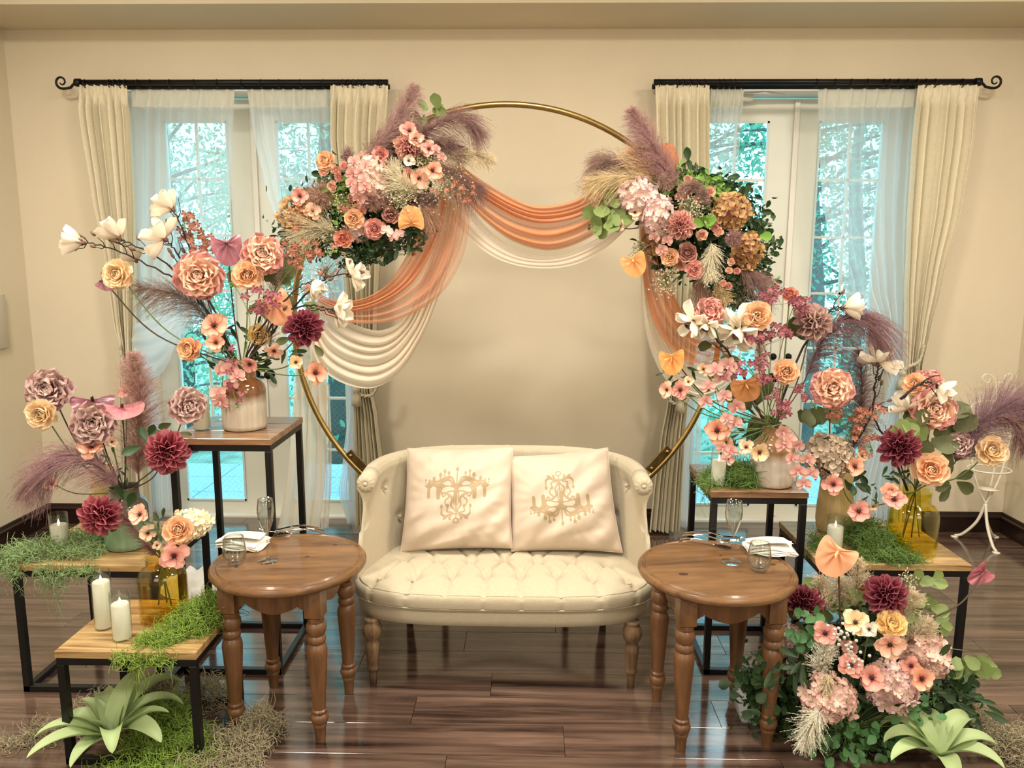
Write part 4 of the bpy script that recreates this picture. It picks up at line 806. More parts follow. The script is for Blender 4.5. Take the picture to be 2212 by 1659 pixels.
def setting(c, rz, side):
    s = 'left' if side < 0 else 'right'; M_ = Matrix.Translation(c) @ Matrix.Rotation(rz, 4, 'Z')
    t = thing('plate', 'small round white plate under the folded napkin on %s round table' % s, 'plate', c)
    link('dish', MB().lathe([(0, .002), (.045, .002), (.05, .001), (.058, .004), (.078, .011), (.0785, .0125), (.076, .0125), (.056, .0065), (0, .0055)], 48).mesh('dish', m_chin), t, Matrix.Translation((c.x, c.y, HT)))
    t = thing('napkin', 'folded white linen napkin stacked on the plate of %s round table' % s, 'napkin', c)
    for k, (w, d) in enumerate(((.17, .095), (.168, .098), (.172, .094), (.166, .096))):
        def nf(u, v, k=k, w=w, d=d):
            b = math.sin(PI*min(1, u*1)) ; x = (u-.5)*w; y = (v-.5)*d; z = .014+k*.0062+.004*math.sin(x*30+k)*math.sin(v*3+k*.5)+.002*math.sin(y*60+k)-.03*abs(u-.5)**2; return M_ @ Vector((x+.006*math.sin(v*4+k), y+.003*math.sin(u*7+k*2), z))
        g = MB(); g.grid(nf, 26, 14); g.grid(lambda u, v: nf(u, v)+Vector((0, 0, -.0048)), 26, 14)
        for e0, e1 in (((0, 0), (1, 0)), ((1, 0), (1, 1)), ((1, 1), (0, 1)), ((0, 1), (0, 0))):
            g.grid(lambda u, v, a=e0, b=e1: nf(a[0]+(b[0]-a[0])*u, a[1]+(b[1]-a[1])*u)+Vector((0, 0, -.0048*v))+(M_.to_3x3() @ Vector(((a[0]+b[0]-1), (a[1]+b[1]-1), 0)))*.002*math.sin(PI*v), 20, 3)
        g.build('fold', m_lin2, t)
    t = thing('menu_card', 'printed cream menu card lying on the napkin of %s round table' % s, 'card', c)
    def cf(u, v): x = (u-.5)*.15-.004*side; y = (v-.5)*.085; return M_ @ Vector((x*math.cos(.25)-y*math.sin(.25), y*math.cos(.25)+x*math.sin(.25), .0405+.006*math.sin(PI*u)-.006*(v-.5)))
    pap = MB().grid(cf, 12, 6).build('paper', m_card, t, smooth=True); q = MB(); rr = random.Random(5+side)
    for k in range(6):
        x = .12; v0 = .82-k*.12
        while x < .86:
            w = rr.uniform(.02, .06); a = [cf(x, v0), cf(x+w, v0), cf(x+w, v0+.035), cf(x, v0+.035)]; q.add([p+Vector((0, 0, .0005)) for p in a], [(0, 1, 2, 3)]); x += w+.025
    q.build('print', m_ink, pap, smooth=False)
setting(on(525, 1180, HT), -.25, -1); setting(on(1662, 1192, HT), -.12, 1)
def cutlery(kind, a, b, lab, z=.0):
    a = Vector(a); b = Vector(b); d = (b-a); L_ = d.length; d.normalize(); s = Vector((-d.y, d.x, 0)); t = thing(kind, lab, kind.split('_')[-1], a); Z = Vector((0, 0, HT+z+.003))
    def w_at(f):
        if kind == 'table_spoon' or kind == 'dessert_spoon': return lerpk([(0, .009), (.1, .0085), (.3, .004), (.62, .003), (.68, .004), (.76, .017), (.87, .021), (.96, .013), (1, .002)], f)[0]
        if kind == 'table_fork': return lerpk([(0, .009), (.1, .0085), (.3, .004), (.64, .003), (.72, .010), (.78, .0125), (.8, .0125), (1, .0125)], f)[0]
        return lerpk([(0, .009), (.1, .0095), (.4, .008), (.46, .006), (.5, .009), (.8, .0105), (.95, .007), (1, .001)], f)[0]
    top = .8 if kind == 'table_fork' else 1
    def f_(u, v, sg=1):
        f = v*top; w = w_at(f); x = (u-.5)*2; h = .004*(1-x*x)*.8
        arch_ = .012*math.sin(PI*min(1, f/.66))+.002
        if 'spoon' in kind and f > .66: bw = math.sin(PI*(f-.66)/.34); arch_ = .004+.0; h = -.010*bw*(1-x*x)+.010*bw
        if kind == 'table_fork' and f > .66: arch_ = .002+.004*math.sin((f-.66)*9)
        return a+d*(f*L_)+s*(x*w)+Z+Vector((0, 0, arch_+h*sg-(.0012 if sg < 0 else 0)))
    g = MB(); g.grid(f_, 10, 50); g.grid(lambda u, v: f_(u, v, 1)+Vector((0, 0, -.0015)), 10, 50)
    if kind == 'table_fork':
        for k in range(4):
            o = (-1.5+k)*.0066; g.tube([a+d*(L_*f)+s*(o+(0))+Z+Vector((0, 0, .004+.006*math.sin((f-.78)*8))) for f in (.78, .85, .92, 1)], [.0022, .002, .0018, .0008], 6)
    g.build('silver', m_slv, t)
H = lambda x, y: (lambda p: (p.x, p.y, 0))(on(x, y, HT))
cutlery('table_spoon', H(700, 1147), H(590, 1160), 'silver spoon nearest the glass on left round table'); cutlery('table_fork', H(697, 1152), H(572, 1152), 'silver fork behind the spoon on left round table', .0); cutlery('table_knife', H(690, 1143), H(560, 1146), 'silver knife at the back edge of left round table')
cutlery('table_spoon', H(1470, 1168), H(1582, 1186), 'silver spoon nearest the glass on right round table'); cutlery('table_fork', H(1474, 1160), H(1600, 1175), 'silver fork beside the spoon on right round table'); cutlery('table_knife', H(1478, 1155), H(1606, 1164), 'silver knife at the back edge of right round table')

# ---------------------------------------------------------------- white wire plant stand
WY = 4.42; t = thing('wire_stand', 'white wrought wire chair shaped plant stand in the right corner', 'plant stand', P(2110, 1180, WY)); m_ww = mat('white_wire', '#efe6d2', .4)
def Q(l, dy=0): return catmull([P(x, y, WY+dy) for x, y in l], 8)
W_ = lambda nm, l, r=.006, dy=0: MB().tube(Q(l, dy), r, 8).build(nm, m_ww, t)
f1, f2, f3 = PZ(2062, 1157, .006), PZ(2152, 1192, .006), PZ(2150, 1158, .006); hub = P(2129, 1088, WY)
for f in (f1, f2, f3): MB().tube(catmull([hub, hub.lerp(f, .25)+Vector((0, 0, -.06)), hub.lerp(f, .7)+Vector((0, 0, -.045)), f], 8), .0085, 8).build('leg', m_ww, t); MB().lathe([(0, .006), (.02, .004), (.022, 0), (0, 0)], 16, c=(f.x, f.y, 0)).build('foot', m_ww, t)
W_('side_bar', [(2098, 990), (2106, 1030), (2117, 1062), (2129, 1088)]); W_('side_bar', [(2172, 990), (2160, 1030), (2145, 1062), (2129, 1088)]); W_('side_bar', [(2150, 1000), (2142, 1040), (2129, 1088)], dy=.06)
cc = P(2137, 1013, WY); MB().tube([cc+Vector((.115*math.cos(a), .10*math.sin(a), 0)) for a in [2*PI*k/32 for k in range(32)]], .005, 8, closed=True).build('seat_ring', m_ww, t)
c2 = P(2135, 1056, WY); MB().lathe([(0, 0), (.056, 0), (.058, .004), (0, .005)], 28, c=c2).build('pot_plate', m_ww, t)
W_('back_hoop', [(2098, 990), (2088, 940), (2088, 900), (2105, 872), (2135, 866), (2160, 872), (2178, 895), (2182, 940), (2172, 990)], .004, .08)
W_('back_scroll', [(2128, 826), (2122, 816), (2130, 808), (2142, 812), (2150, 822), (2153, 850), (2153, 870)], .0035, .1); W_('back_scroll', [(2184, 822), (2186, 810), (2178, 808), (2168, 818), (2165, 850), (2165, 870)], .0035, .1); W_('back_scroll', [(2128, 826), (2136, 826), (2138, 818)], .003, .1); W_('back_bar', [(2153, 826), (2166, 826)], .003, .1); W_('back_bar', [(2153, 844), (2166, 844)], .003, .1)

# ---------------------------------------------------------------- moss
def mossmesh(segs, n, L_, r, curl=1, flat=.35):
    """segs: (centre, radii xyz) mounds filled with curling threads"""
    w_ = np.array([s[1][0]*s[1][1] for s in segs]); idx = rng.choice(len(segs), n, p=w_/w_.sum()); C_ = npa([s[0] for s in segs])[idx]; R_ = npa([s[1] for s in segs])[idx]
    d = rng.normal(size=(n, 3)); d /= np.linalg.norm(d, axis=1, keepdims=True); rad = rng.uniform(.25, 1, (n, 1))**.5; d[:, 2] = np.abs(d[:, 2]); p = C_+d*R_*rad
    K = 11; h = rng.normal(size=(n, 3)); h[:, 2] *= flat; h += d*.5; h /= np.linalg.norm(h, axis=1, keepdims=True); ax = rng.normal(size=(n, 3)); ax /= np.linalg.norm(ax, axis=1, keepdims=True)
    ln = rng.uniform(.5, 1.2, (n, 1))*L_/(K-1); pts = [p]; kap = rng.uniform(.15, .75, (n, 1))*rng.choice([-1, 1], (n, 1))*curl
    for k in range(K-1):
        p = p+h*ln; pts.append(p); h = h*np.cos(kap)+np.cross(ax, h)*np.sin(kap)+ax*(ax*h).sum(1, keepdims=True)*(1-np.cos(kap)); ax = ax+rng.normal(size=(n, 3))*.18; ax /= np.linalg.norm(ax, axis=1, keepdims=True); h /= np.linalg.norm(h, axis=1, keepdims=True)
    return np.stack(pts, 1)
def moss(name, segs, n, m, label, zmin, L_=.07, r=.0014, cat='moss', curl=1, hang=None):
    t = TM(); a = mossmesh(segs, n, L_, r, curl)
    if zmin is not None: a[..., 2] = np.maximum(a[..., 2], zmin+.0015)
    t.tubes(a, np.linspace(r, r*.5, a.shape[1])[None].repeat(len(a), 0))
    if hang:
        b = []
        for (x, y, z, ln, k) in hang:
            for _ in range(k):
                p = np.array([x, y, z])+rng.normal(size=3)*[.022, .008, .008]; ph = rng.uniform(0, 6); L2 = ln*rng.uniform(.35, 1); kk = np.linspace(0, 1, 11)[:, None]; amp_ = rng.uniform(.004, .014)
                b.append(p+np.c_[amp_*np.sin(kk*rng.uniform(5, 14)+ph), amp_*.6*np.cos(kk*9+ph)-.012*kk, -L2*kk])
        b = np.array(b); t.tubes(b, np.linspace(r, r*.5, 11)[None].repeat(len(b), 0))
        c_ = mossmesh([((x, y-.01, z-ln*.35), (.025, .012, ln*.3)) for x, y, z, ln, k in hang], sum(k for *_, k in hang)*4, L_*.8, r); t.tubes(c_, np.linspace(r, r*.5, c_.shape[1])[None].repeat(len(c_), 0))
    o = t.build(name, m, stuff=True); return tag(o, label, cat, 'curly moss')
m_mg = mat('moss_green', '#7f9a4e', .8, nscale=70, namt=.45, rnd=.04, trans=.25); m_mgg = mat('moss_grey', '#b3a888', .85, nscale=70, namt=.42, trans=.15); m_mgd = mat('moss_dark_green', '#7a9c50', .8, nscale=70, namt=.45, trans=.25); m_mgb = mat('moss_bright', '#94b34c', .8, nscale=70, namt=.42, trans=.25); m_mgs = mat('moss_sage', '#a0bc80', .8, nscale=70, namt=.42, trans=.25)
z = .521
moss('spanish_moss', [((-1.86, 2.80, z), (.13, .08, .05)), ((-1.93, 2.74, z), (.10, .06, .05)), ((-1.76, 2.92, z), (.12, .09, .045)), ((-1.72, 2.80, z), (.10, .06, .03)), ((-1.65, 3.02, z), (.13, .06, .05)), ((-1.93, 2.72, z-.03), (.08, .045, .05))], 1950, m_mgs, 'green curly moss trailing off the far left stand', None, hang=[(-1.80, 2.692, z, .16, 16), (-1.70, 2.692, z, .12, 12), (-1.75, 2.692, z, .26, 8), (-1.91, 2.692, z, .13, 14), (-1.63, 2.692, z, .08, 8)])
z = .406
moss('spanish_moss', [((-1.15, 2.42, z), (.09, .08, .045)), ((-1.10, 2.54, z), (.085, .09, .075)), ((-1.21, 2.34, z), (.07, .045, .02)), ((-1.12, 2.47, z+.02), (.09, .08, .06))], 1800, m_mgb, 'bright green moss mound on the lowest left stand', z, hang=[(-1.24, 2.268, z, .17, 20), (-1.17, 2.268, z, .10, 10), (-1.29, 2.268, z, .06, 6)])
moss('spanish_moss', [((-1.28, 2.50, .0), (.10, .10, .11)), ((-1.30, 2.36, 0), (.08, .06, .05))], 675, m_mgb, 'thin pale green moss on the floor under the lowest stand', 0)
moss('spanish_moss', [((-1.50, 2.52, 0), (.16, .09, .10)), ((-1.66, 2.42, 0), (.10, .05, .05)), ((-1.38, 2.62, 0), (.12, .08, .11)), ((-1.19, 2.66, 0), (.10, .08, .09)), ((-1.76, 2.37, 0), (.06, .03, .02))], 1950, m_mgg, 'grey dried moss under the lowest stand at far left', 0)
moss('spanish_moss', [((-.98, 2.36, 0), (.12, .09, .07)), ((-.93, 2.46, 0), (.08, .07, .10)), ((-1.06, 2.25, 0), (.11, .05, .04)), ((-.93, 2.30, 0), (.06, .05, .03))], 1800, m_mgg, 'grey dried moss beside the left round table leg', 0)
moss('spanish_moss', [((-1.13, 2.32, 0), (.14, .08, .07)), ((-1.20, 2.40, 0), (.12, .08, .10)), ((-1.25, 2.22, 0), (.16, .06, .04)), ((-1.08, 2.20, 0), (.12, .05, .03))], 1950, m_mgb, 'bright green moss on the floor beside the left air plant', 0)
z = .771
moss('spanish_moss', [((.862, 2.985, z), (.065, .055, .09)), ((.85, 2.99, z), (.07, .06, .07))], 1300, m_mgd, 'round green moss ball on the tall right stand', z, L_=.07, curl=.7)
moss('spanish_moss', [((.765, 3.05, z), (.05, .06, .035)), ((.74, 2.98, z), (.03, .07, .02))], 315, m_mgd, 'loose moss wisps around candle of the tall right stand', None, hang=[(.72, 2.95, z, .14, 4), (.718, 3.05, z, .08, 3)])
z = .501
moss('spanish_moss', [((1.42, 2.97, z), (.09, .09, .10)), ((1.40, 3.06, z), (.08, .08, .11)), ((1.45, 2.88, z), (.09, .045, .045)), ((1.37, 2.90, z), (.06, .04, .03))], 2250, m_mgd, 'tall green moss mound between the vases on right stand', z)
moss('spanish_moss', [((1.22, 3.08, z), (.035, .04, .03)), ((1.18, 2.99, z), (.03, .05, .015))], 150, m_mgd, 'small dark moss tuft at left edge of the wide right stand', None, hang=[(1.137, 2.97, z, .05, 2)])
moss('spanish_moss', [((1.66, 2.40, 0), (.09, .10, .10)), ((1.72, 2.28, 0), (.11, .07, .05)), ((1.60, 2.54, 0), (.06, .08, .12))], 1350, m_mgg, 'grey dried moss at the right foot of the floor bouquet', 0, L_=.07)

# ---------------------------------------------------------------- air plants
m_air = mat('air_plant_leaf', '#a9bd86', .55, nscale=6, namt=.12, rnd=.08, trans=.2)
def airplant(c, S, leaves, label):
    t = thing('air_plant', label, 'plant', c); rr = random.Random(3)
    for az, el, ln, bend, w, tw in leaves:
        A = math.radians(az); d = Vector((math.cos(A), math.sin(A), 0)); K = 16; th = math.radians(el); p = Vector(c)+d*.012*S+Vector((0, 0, .03*S)); ctr = []
        for k in range(K+1): ctr.append((p.copy(), th)); p = p+(d*math.cos(th)+Vector((0, 0, 1))*math.sin(th))*ln*S/K; th -= math.radians(bend*1.2)/K*(.4+1.2*k/K)
        sd = Vector((-d.y, d.x, 0))
        def f(u, v):
            q = v*K; i = min(K-1, int(q)); a, ta = ctr[i]; b, tb = ctr[i+1]; q -= i; p_ = a.lerp(b, q); ta = ta+(tb-ta)*q; n_ = -d*math.sin(ta)+Vector((0, 0, math.cos(ta)))
            ww = 1.35*w*S*(.55+.45*math.sin(min(1, v*2.2)*PI/2))*(1-v**2.6)**.75+.0008; x = 2*u-1; tt = tw*v; s2 = sd*math.cos(tt)+n_*math.sin(tt); n2 = n_*math.cos(tt)-sd*math.sin(tt)
            r_ = p_+s2*(x*ww)+n2*(x*x*ww*.55); r_.z = max(r_.z, .004); return r_
        g = MB(); g.grid(f, 6, 24); g.build('leaf', m_air, t)
ca = PZ(246, 1600, .06)
airplant((ca.x, ca.y, .05), .95, [(-175, 60, .20, 95, .028, 0), (-155, 45, .26, 80, .030, .2), (-128, 38, .28, 60, .028, 0), (-100, 30, .20, 60, .03, .3), (-62, 62, .20, 120, .030, 0), (-20, 45, .24, 90, .032, .2), (2, 50, .22, 60, .026, -.2), (22, 62, .28, 110, .026, 0), (48, 70, .34, 130, .024, .2), (75, 75, .24, 60, .034, 0), (100, 70, .25, 150, .026, 0), (130, 70, .26, 140, .028, 0), (160, 65, .18, 60, .026, .2), (-140, 75, .10, 40, .012, 0), (60, 80, .1, 20, .010, 0)], 'pale green air plant with curling leaves at front left')
cb = PZ(2022, 1640, .06)
airplant((cb.x, cb.y, .05), .9, [(178, 58, .22, 110, .030, 0), (-160, 40, .22, 80, .030, .2), (-100, 35, .2, 70, .03, 0), (-40, 45, .22, 80, .032, 0), (-8, 55, .24, 110, .028, 0), (30, 65, .26, 120, .03, .2), (80, 60, .20, 90, .034, 0), (120, 72, .22, 150, .026, 0), (150, 66, .26, 150, .022, 0), (55, 66, .2, 140, .030, 0), (10, 30, .18, 40, .024, 0)], 'pale green air plant with curling leaves at front right')
# ---------------------------------------------------------------- flowers
_pm = {}
def petal(kind, m, L_=.5, W_=.2, cup=.25, curl=40, ruf=.03, tip=.5, nu=4, nv=6, base=.25, seed=0, name='petal', notch=0):
    """petal growing along +Y, upper face +Z; unit flower diameter 1"""
    k = (kind, m.name, seed)
    if k in _pm: return _pm[k]
    rr = random.Random(seed*7+len(kind)); ph = rr.uniform(0, 6); c = math.radians(curl); path = []; y = z = 0; K = 24
    for i in range(K+1): path.append((y, z)); a = c*(i/K-.35); y += L_/K*math.cos(a); z += L_/K*math.sin(a)
    def f(u, v):
        x = 2*u-1; w = W_*(base+(1-base)*math.sin(min(1, v/.75)*PI/2)**1.2)*max(0, 1-max(0, (v-tip)/(1-tip))**2.4)**.55+.004*(v < .99)
        i = min(K-1, int(v*K)); q = v*K-i; py = path[i][0]*(1-q)+path[i+1][0]*q; pz = path[i][1]*(1-q)+path[i+1][1]*q
        n = cup*w*x*x*1.3+ruf*v*v*math.sin(x*5+ph)+ruf*.5*v*math.sin(x*9+ph*2); py -= notch*(1-abs(x))*max(0, v-.8)*5*L_*.1
        return Vector((x*w*(1-.12*cup*x*x), py, pz+n))
    me = MB().grid(f, nu, nv).mesh(name, m); _pm[k] = me; return me
def M4(az, el, r=0, z=0, s=1, roll=0): return Matrix.Rotation(az, 4, 'Z') @ Matrix.Translation((0, r, z)) @ Matrix.Rotation(math.radians(el), 4, 'X') @ Matrix.Rotation(roll, 4, 'Y') @ Matrix.Scale(s, 4)
def head(p, size, tilt=(0, 0), spin=None):
    """frame of a bloom of the given diameter whose face turns to the room, tilted right / up"""
    d = (EYE-p).normalized()*.75+Vector((0, -.35, 0)); d = (d.normalized()+RT*tilt[0]+UP*tilt[1]).normalized()
    q = d.to_track_quat('Z', 'Y').to_matrix().to_4x4(); return Matrix.Translation(p) @ q @ Matrix.Rotation(random.uniform(0, 6.28) if spin is None else spin, 4, 'Z') @ Matrix.Scale(size, 4)
LAY = {'peony': [(9, .04, -8, 1.0, -.03), (9, .05, 10, 1.0, -.01), (9, .06, 28, .88, .02), (9, .07, 46, .74, .03), (8, .07, 62, .62, .05), (7, .05, 74, .50, .06), (5, .03, 84, .40, .07)],
       'dahlia': [(10, .03, -22, .98, -.05), (12, .04, -2, 1.0, -.02), (12, .05, 20, .95, .01), (10, .05, 40, .82, .04), (8, .04, 58, .66, .06), (6, .03, 74, .46, .07)],
       'garden_rose': [(6, .02, -2, 1.0, -.03), (6, .04, 18, .95, 0), (6, .07, 40, .80, .02), (6, .10, 58, .62, .03), (6, .10, 74, .50, .03), (5, .065, 80, .44, .04), (4, .03, 84, .40, .05)],
       'ranunculus': [(5, .03, 10, .95, 0), (5, .06, 38, .8, .0), (5, .09, 60, .62, .0), (5, .07, 76, .5, .02), (4, .04, 84, .42, .03)]}
PARM = {'peony': dict(L_=.5, W_=.19, cup=.5, curl=50, ruf=.06, tip=.62, notch=1), 'dahlia': dict(L_=.5, W_=.125, cup=1.25, curl=34, ruf=.008, tip=.45, base=.4), 'garden_rose': dict(L_=.5, W_=.255, cup=.4, curl=44, ruf=.022, tip=.6, base=.4),
        'ranunculus': dict(L_=.5, W_=.27, cup=.5, curl=52, ruf=.02, tip=.6, base=.45), 'anemone': dict(L_=.5, W_=.225, cup=.22, curl=26, ruf=.032, tip=.55), 'magnolia': dict(L_=.62, W_=.20, cup=.85, curl=48, ruf=.012, tip=.45, base=.35), 'orchid': dict(L_=.46, W_=.25, cup=.16, curl=10, ruf=.01, tip=.5, base=.12), 'sepal': dict(L_=.46, W_=.15, cup=.2, curl=10, ruf=.004, tip=.4), 'floret': dict(L_=.5, W_=.22, cup=.3, curl=40, ruf=.04, tip=.5)}
m_stem = mat('stem_green', '#5b6e38', .6, nscale=40, namt=.2); m_dstem = mat('stem_brown', '#4a3b2c', .75, nscale=50, namt=.3); m_twig = mat('twig', '#2b211d', .8, nscale=60, namt=.3)
m_eye = mat('flower_eye', '#221316', .7); m_leafd = mat('leaf_dark', '#2f4a26', .5, nscale=30, namt=.2, rnd=.18, trans=.2); m_leafo = mat('leaf_olive', '#62693f', .55, nscale=30, namt=.2, rnd=.15, trans=.25); m_leafe = mat('leaf_eucalyptus', '#86995a', .55, nscale=30, namt=.15, rnd=.12, trans=.3); m_leafg = mat('leaf_sage', '#7c7a66', .6, nscale=30, namt=.2, rnd=.1, trans=.2); m_leafb = mat('leaf_fresh', '#7fae4a', .5, nscale=30, namt=.15, rnd=.1, trans=.3)
PAL = {'apricot': ('#f3a96e', '#fcdcb8'), 'cream': ('#f5c488', '#fce8c4'), 'peachy': ('#f2a685', '#f9d0b8'), 'salmon': ('#d98068', '#efab94'), 'blush': ('#edac98', '#ecb2a6'), 'pinkpe': ('#f3c0a0', '#e4a49c'), 'pinkpe_in': ('#f2b898', '#f9d6bc'), 'mauve': ('#96696a', '#caa49e'), 'mauve_in': ('#9c7070', '#d8bcb2'), 'mauvel': ('#a8827c', '#d2afa8'), 'mauvel_in': ('#b58c84', '#dcc0b6'), 'wine': ('#8a3048', '#c47884'), 'rose': ('#a84058', '#d88a90'), 'pinkd': ('#c8607a', '#f3cdbb'), 'yellow': ('#f6c070', '#fce6ae'), 'white': ('#e8d6b8', '#faf2e0'), 'anem': ('#d2603f', '#f8c3a6'), 'anemp': ('#cf6a60', '#f4b9aa'), 'anemc': ('#d8965c', '#f9e0c0'), 'phal': ('#cf7f80', '#e3b5a8'), 'phal2': ('#f4d2c4', '#e8b4aa'), 'burg': ('#cf8e90', '#8e465a'), 'rust': ('#d9a488', '#9a5546'), 'hbl': ('#f6e6cc', '#e2bfc2'), 'hbl2': ('#f6e6d0', '#eac2b8'), 'hmus': ('#ab7668', '#d4b272'), 'hwht': ('#eee2ba', '#faf2d8'), 'hbei': ('#a8947e', '#d6c4ac'), 'dust': ('#9c675e', '#cf9e8e')}
POS = {'anem': .2, 'anemp': .2, 'anemc': .2, 'peachy': .25, 'white': .2, 'apricot': .5, 'phal': .15, 'wine': .8, 'rose': .8, 'pinkpe': .5, 'hbl': .35, 'hbl2': .35}
def PM(c, **k): return petalmat(*PAL[c], name='petal_'+c, pos=POS.get(c, .45), **k)
def stem_to(t, p, base, m, r=.0026, sag=.12, name='stem', deep=None):
    """curved stem from behind the bloom into the vase mouth"""
    p = Vector(p); base = Vector(base); mid = p.lerp(base, .5); mid += Vector(((p.x-base.x)*sag, 0, -(p-base).length*sag*.6)); pts = [p, mid, base]
    if deep: pts.append(Vector(deep))
    MB().tube(catmull(pts, 8), r, 6).build(name, m, t)
def leafmesh(kind, m):
    k = ('leaf', kind, m.name)
    if k in _pm: return _pm[k]
    if kind == 'round': me = petal('rl', m, L_=1, W_=.44, cup=.12, curl=14, ruf=.01, tip=.35, base=.3, nu=4, nv=6, name='leaf')
    elif kind == 'lance': me = petal('ll', m, L_=1, W_=.16, cup=.3, curl=30, ruf=.01, tip=.3, base=.15, nu=2, nv=6, name='leaf')
    elif kind == 'oval': me = petal('ol', m, L_=1, W_=.3, cup=.25, curl=24, ruf=.02, tip=.35, base=.12, nu=4, nv=6, name='leaf')
    else:
        def f(u, v):
            x = 2*u-1; w = (.5*math.sin(min(1, v*1.25)*PI*.8)**.6+.05)*(1+.35*math.cos(v*PI*5.5))*(1-v**3); return Vector((x*w*.8, v, .06*x*x+.04*math.sin(v*9)-.1*v*v))
        me = MB().grid(f, 6, 16).mesh('leaf', m)
    _pm[k] = me; return me
def leaves(t, specs, kind, m, sz):
    """specs: (photo x, y, depth, angle in the picture, scale)"""
    me = leafmesh(kind, m)
    for x, y, Y, ang, s in specs:
        p = P(x, y, Y); a = math.radians(ang); up = (RT*math.cos(a)+UP*math.sin(a)+Vector((0, random.uniform(-.4, .3), 0))).normalized(); n = (EYE-p).normalized()+Vector((random.uniform(-.5, .5), 0, random.uniform(-.2, .6))); xx = up.cross(n).normalized(); n = xx.cross(up)
        R = Matrix((xx, up, n)).transposed().to_4x4(); link('leaf', me, t, Matrix.Translation(p) @ R @ Matrix.Scale(SZ(sz*s, Y), 4))
def bloom(kind, x, y, d, Y, col, label, tilt=(0, 0), base=None, sc=1, whole=False, group=None, lf=None, deep=None, m_s=None, stem=True):
    p = P(x, y, Y); D = SZ(d, Y)*1.06; H_ = head(p, D, tilt); cat = 'flower'; nm = {'anemone': 'anemone', 'peony': 'peony', 'dahlia': 'dahlia', 'garden_rose': 'garden_rose', 'ranunculus': 'spray_rose'}[kind]
    t = thing(nm, label, cat, H_, group); F = []
    if kind == 'anemone':
        for j, (n, el, s) in enumerate(((4, 4, 1.0), (4, 20, .92))):
            for i in range(n): F.append((M4(2*PI*(i+.5*j)/n+random.uniform(-.15, .15), el+random.uniform(-8, 14), .03, .01*j, s*random.uniform(.85, 1.1), random.uniform(-.2, .2)), random.randrange(4), 0))
    else:
        for j, (n, r, el, s, z) in enumerate(LAY[kind]):
            for i in range(n): F.append((M4(2*PI*(i+.5*(j % 2)+.13*j)/n+random.uniform(-.12, .12), el+random.uniform(-11, 11), r, z, s*random.uniform(.88, 1.06), random.uniform(-.22, .22)), random.randrange(4), j))
    pm = PM(col); pk = PARM[kind]
    if whole:
        b = MB()
        for M_, sd, _j in F:
            me = petal(kind+'w', pm, **{**pk, 'nu': 3, 'nv': 4}, seed=sd); o = len(b.v); b.v += [tuple(M_ @ v.co) for v in me.vertices]; b.f += [tuple(o+i for i in q.vertices) for q in me.polygons]
            ul = me.uv_layers[0].data
            for q in me.polygons:
                for li in q.loop_indices: b.uv[o+me.loops[li].vertex_index] = tuple(ul[li].uv)
        link('blossom', b.mesh('blossom', pm), t, H_)
    else:
        pi = PM(col+'_in') if col+'_in' in PAL else pm
        for M_, sd, j in F: link('petal', petal(kind, pi if j > 1 else pm, **pk, seed=sd), t, H_ @ M_)
    if kind == 'anemone':
        b = MB(); b.lathe([(0, .10), (.05, .09), (.075, .05), (.06, .01), (0, 0)], 12)
        for k in range(22): a = k*2.4; r = .085+.035*(k % 3); b.tube([(r*.6*math.cos(a), r*.6*math.sin(a), .03), (r*math.cos(a), r*math.sin(a), .075)], [.004, .010], 4)
        link('flower_eye', b.mesh('flower_eye', m_eye), t, H_)
    if stem:
        back = p-H_.to_3x3().col[2].normalized()*D*.05
        if kind != 'anemone' and not whole: c = MB().lathe([(0, -.12), (.05, -.10), (.12, -.03), (.10, 0), (0, 0)], 12).mesh('calyx', m_stem); link('calyx', c, t, H_)
        if base is not None: stem_to(t, back, base, m_s or m_stem, deep=deep)
    if lf:
        lk, lm_, ls, spec = lf; leaves(t, spec, lk, lm_, ls)
    return t
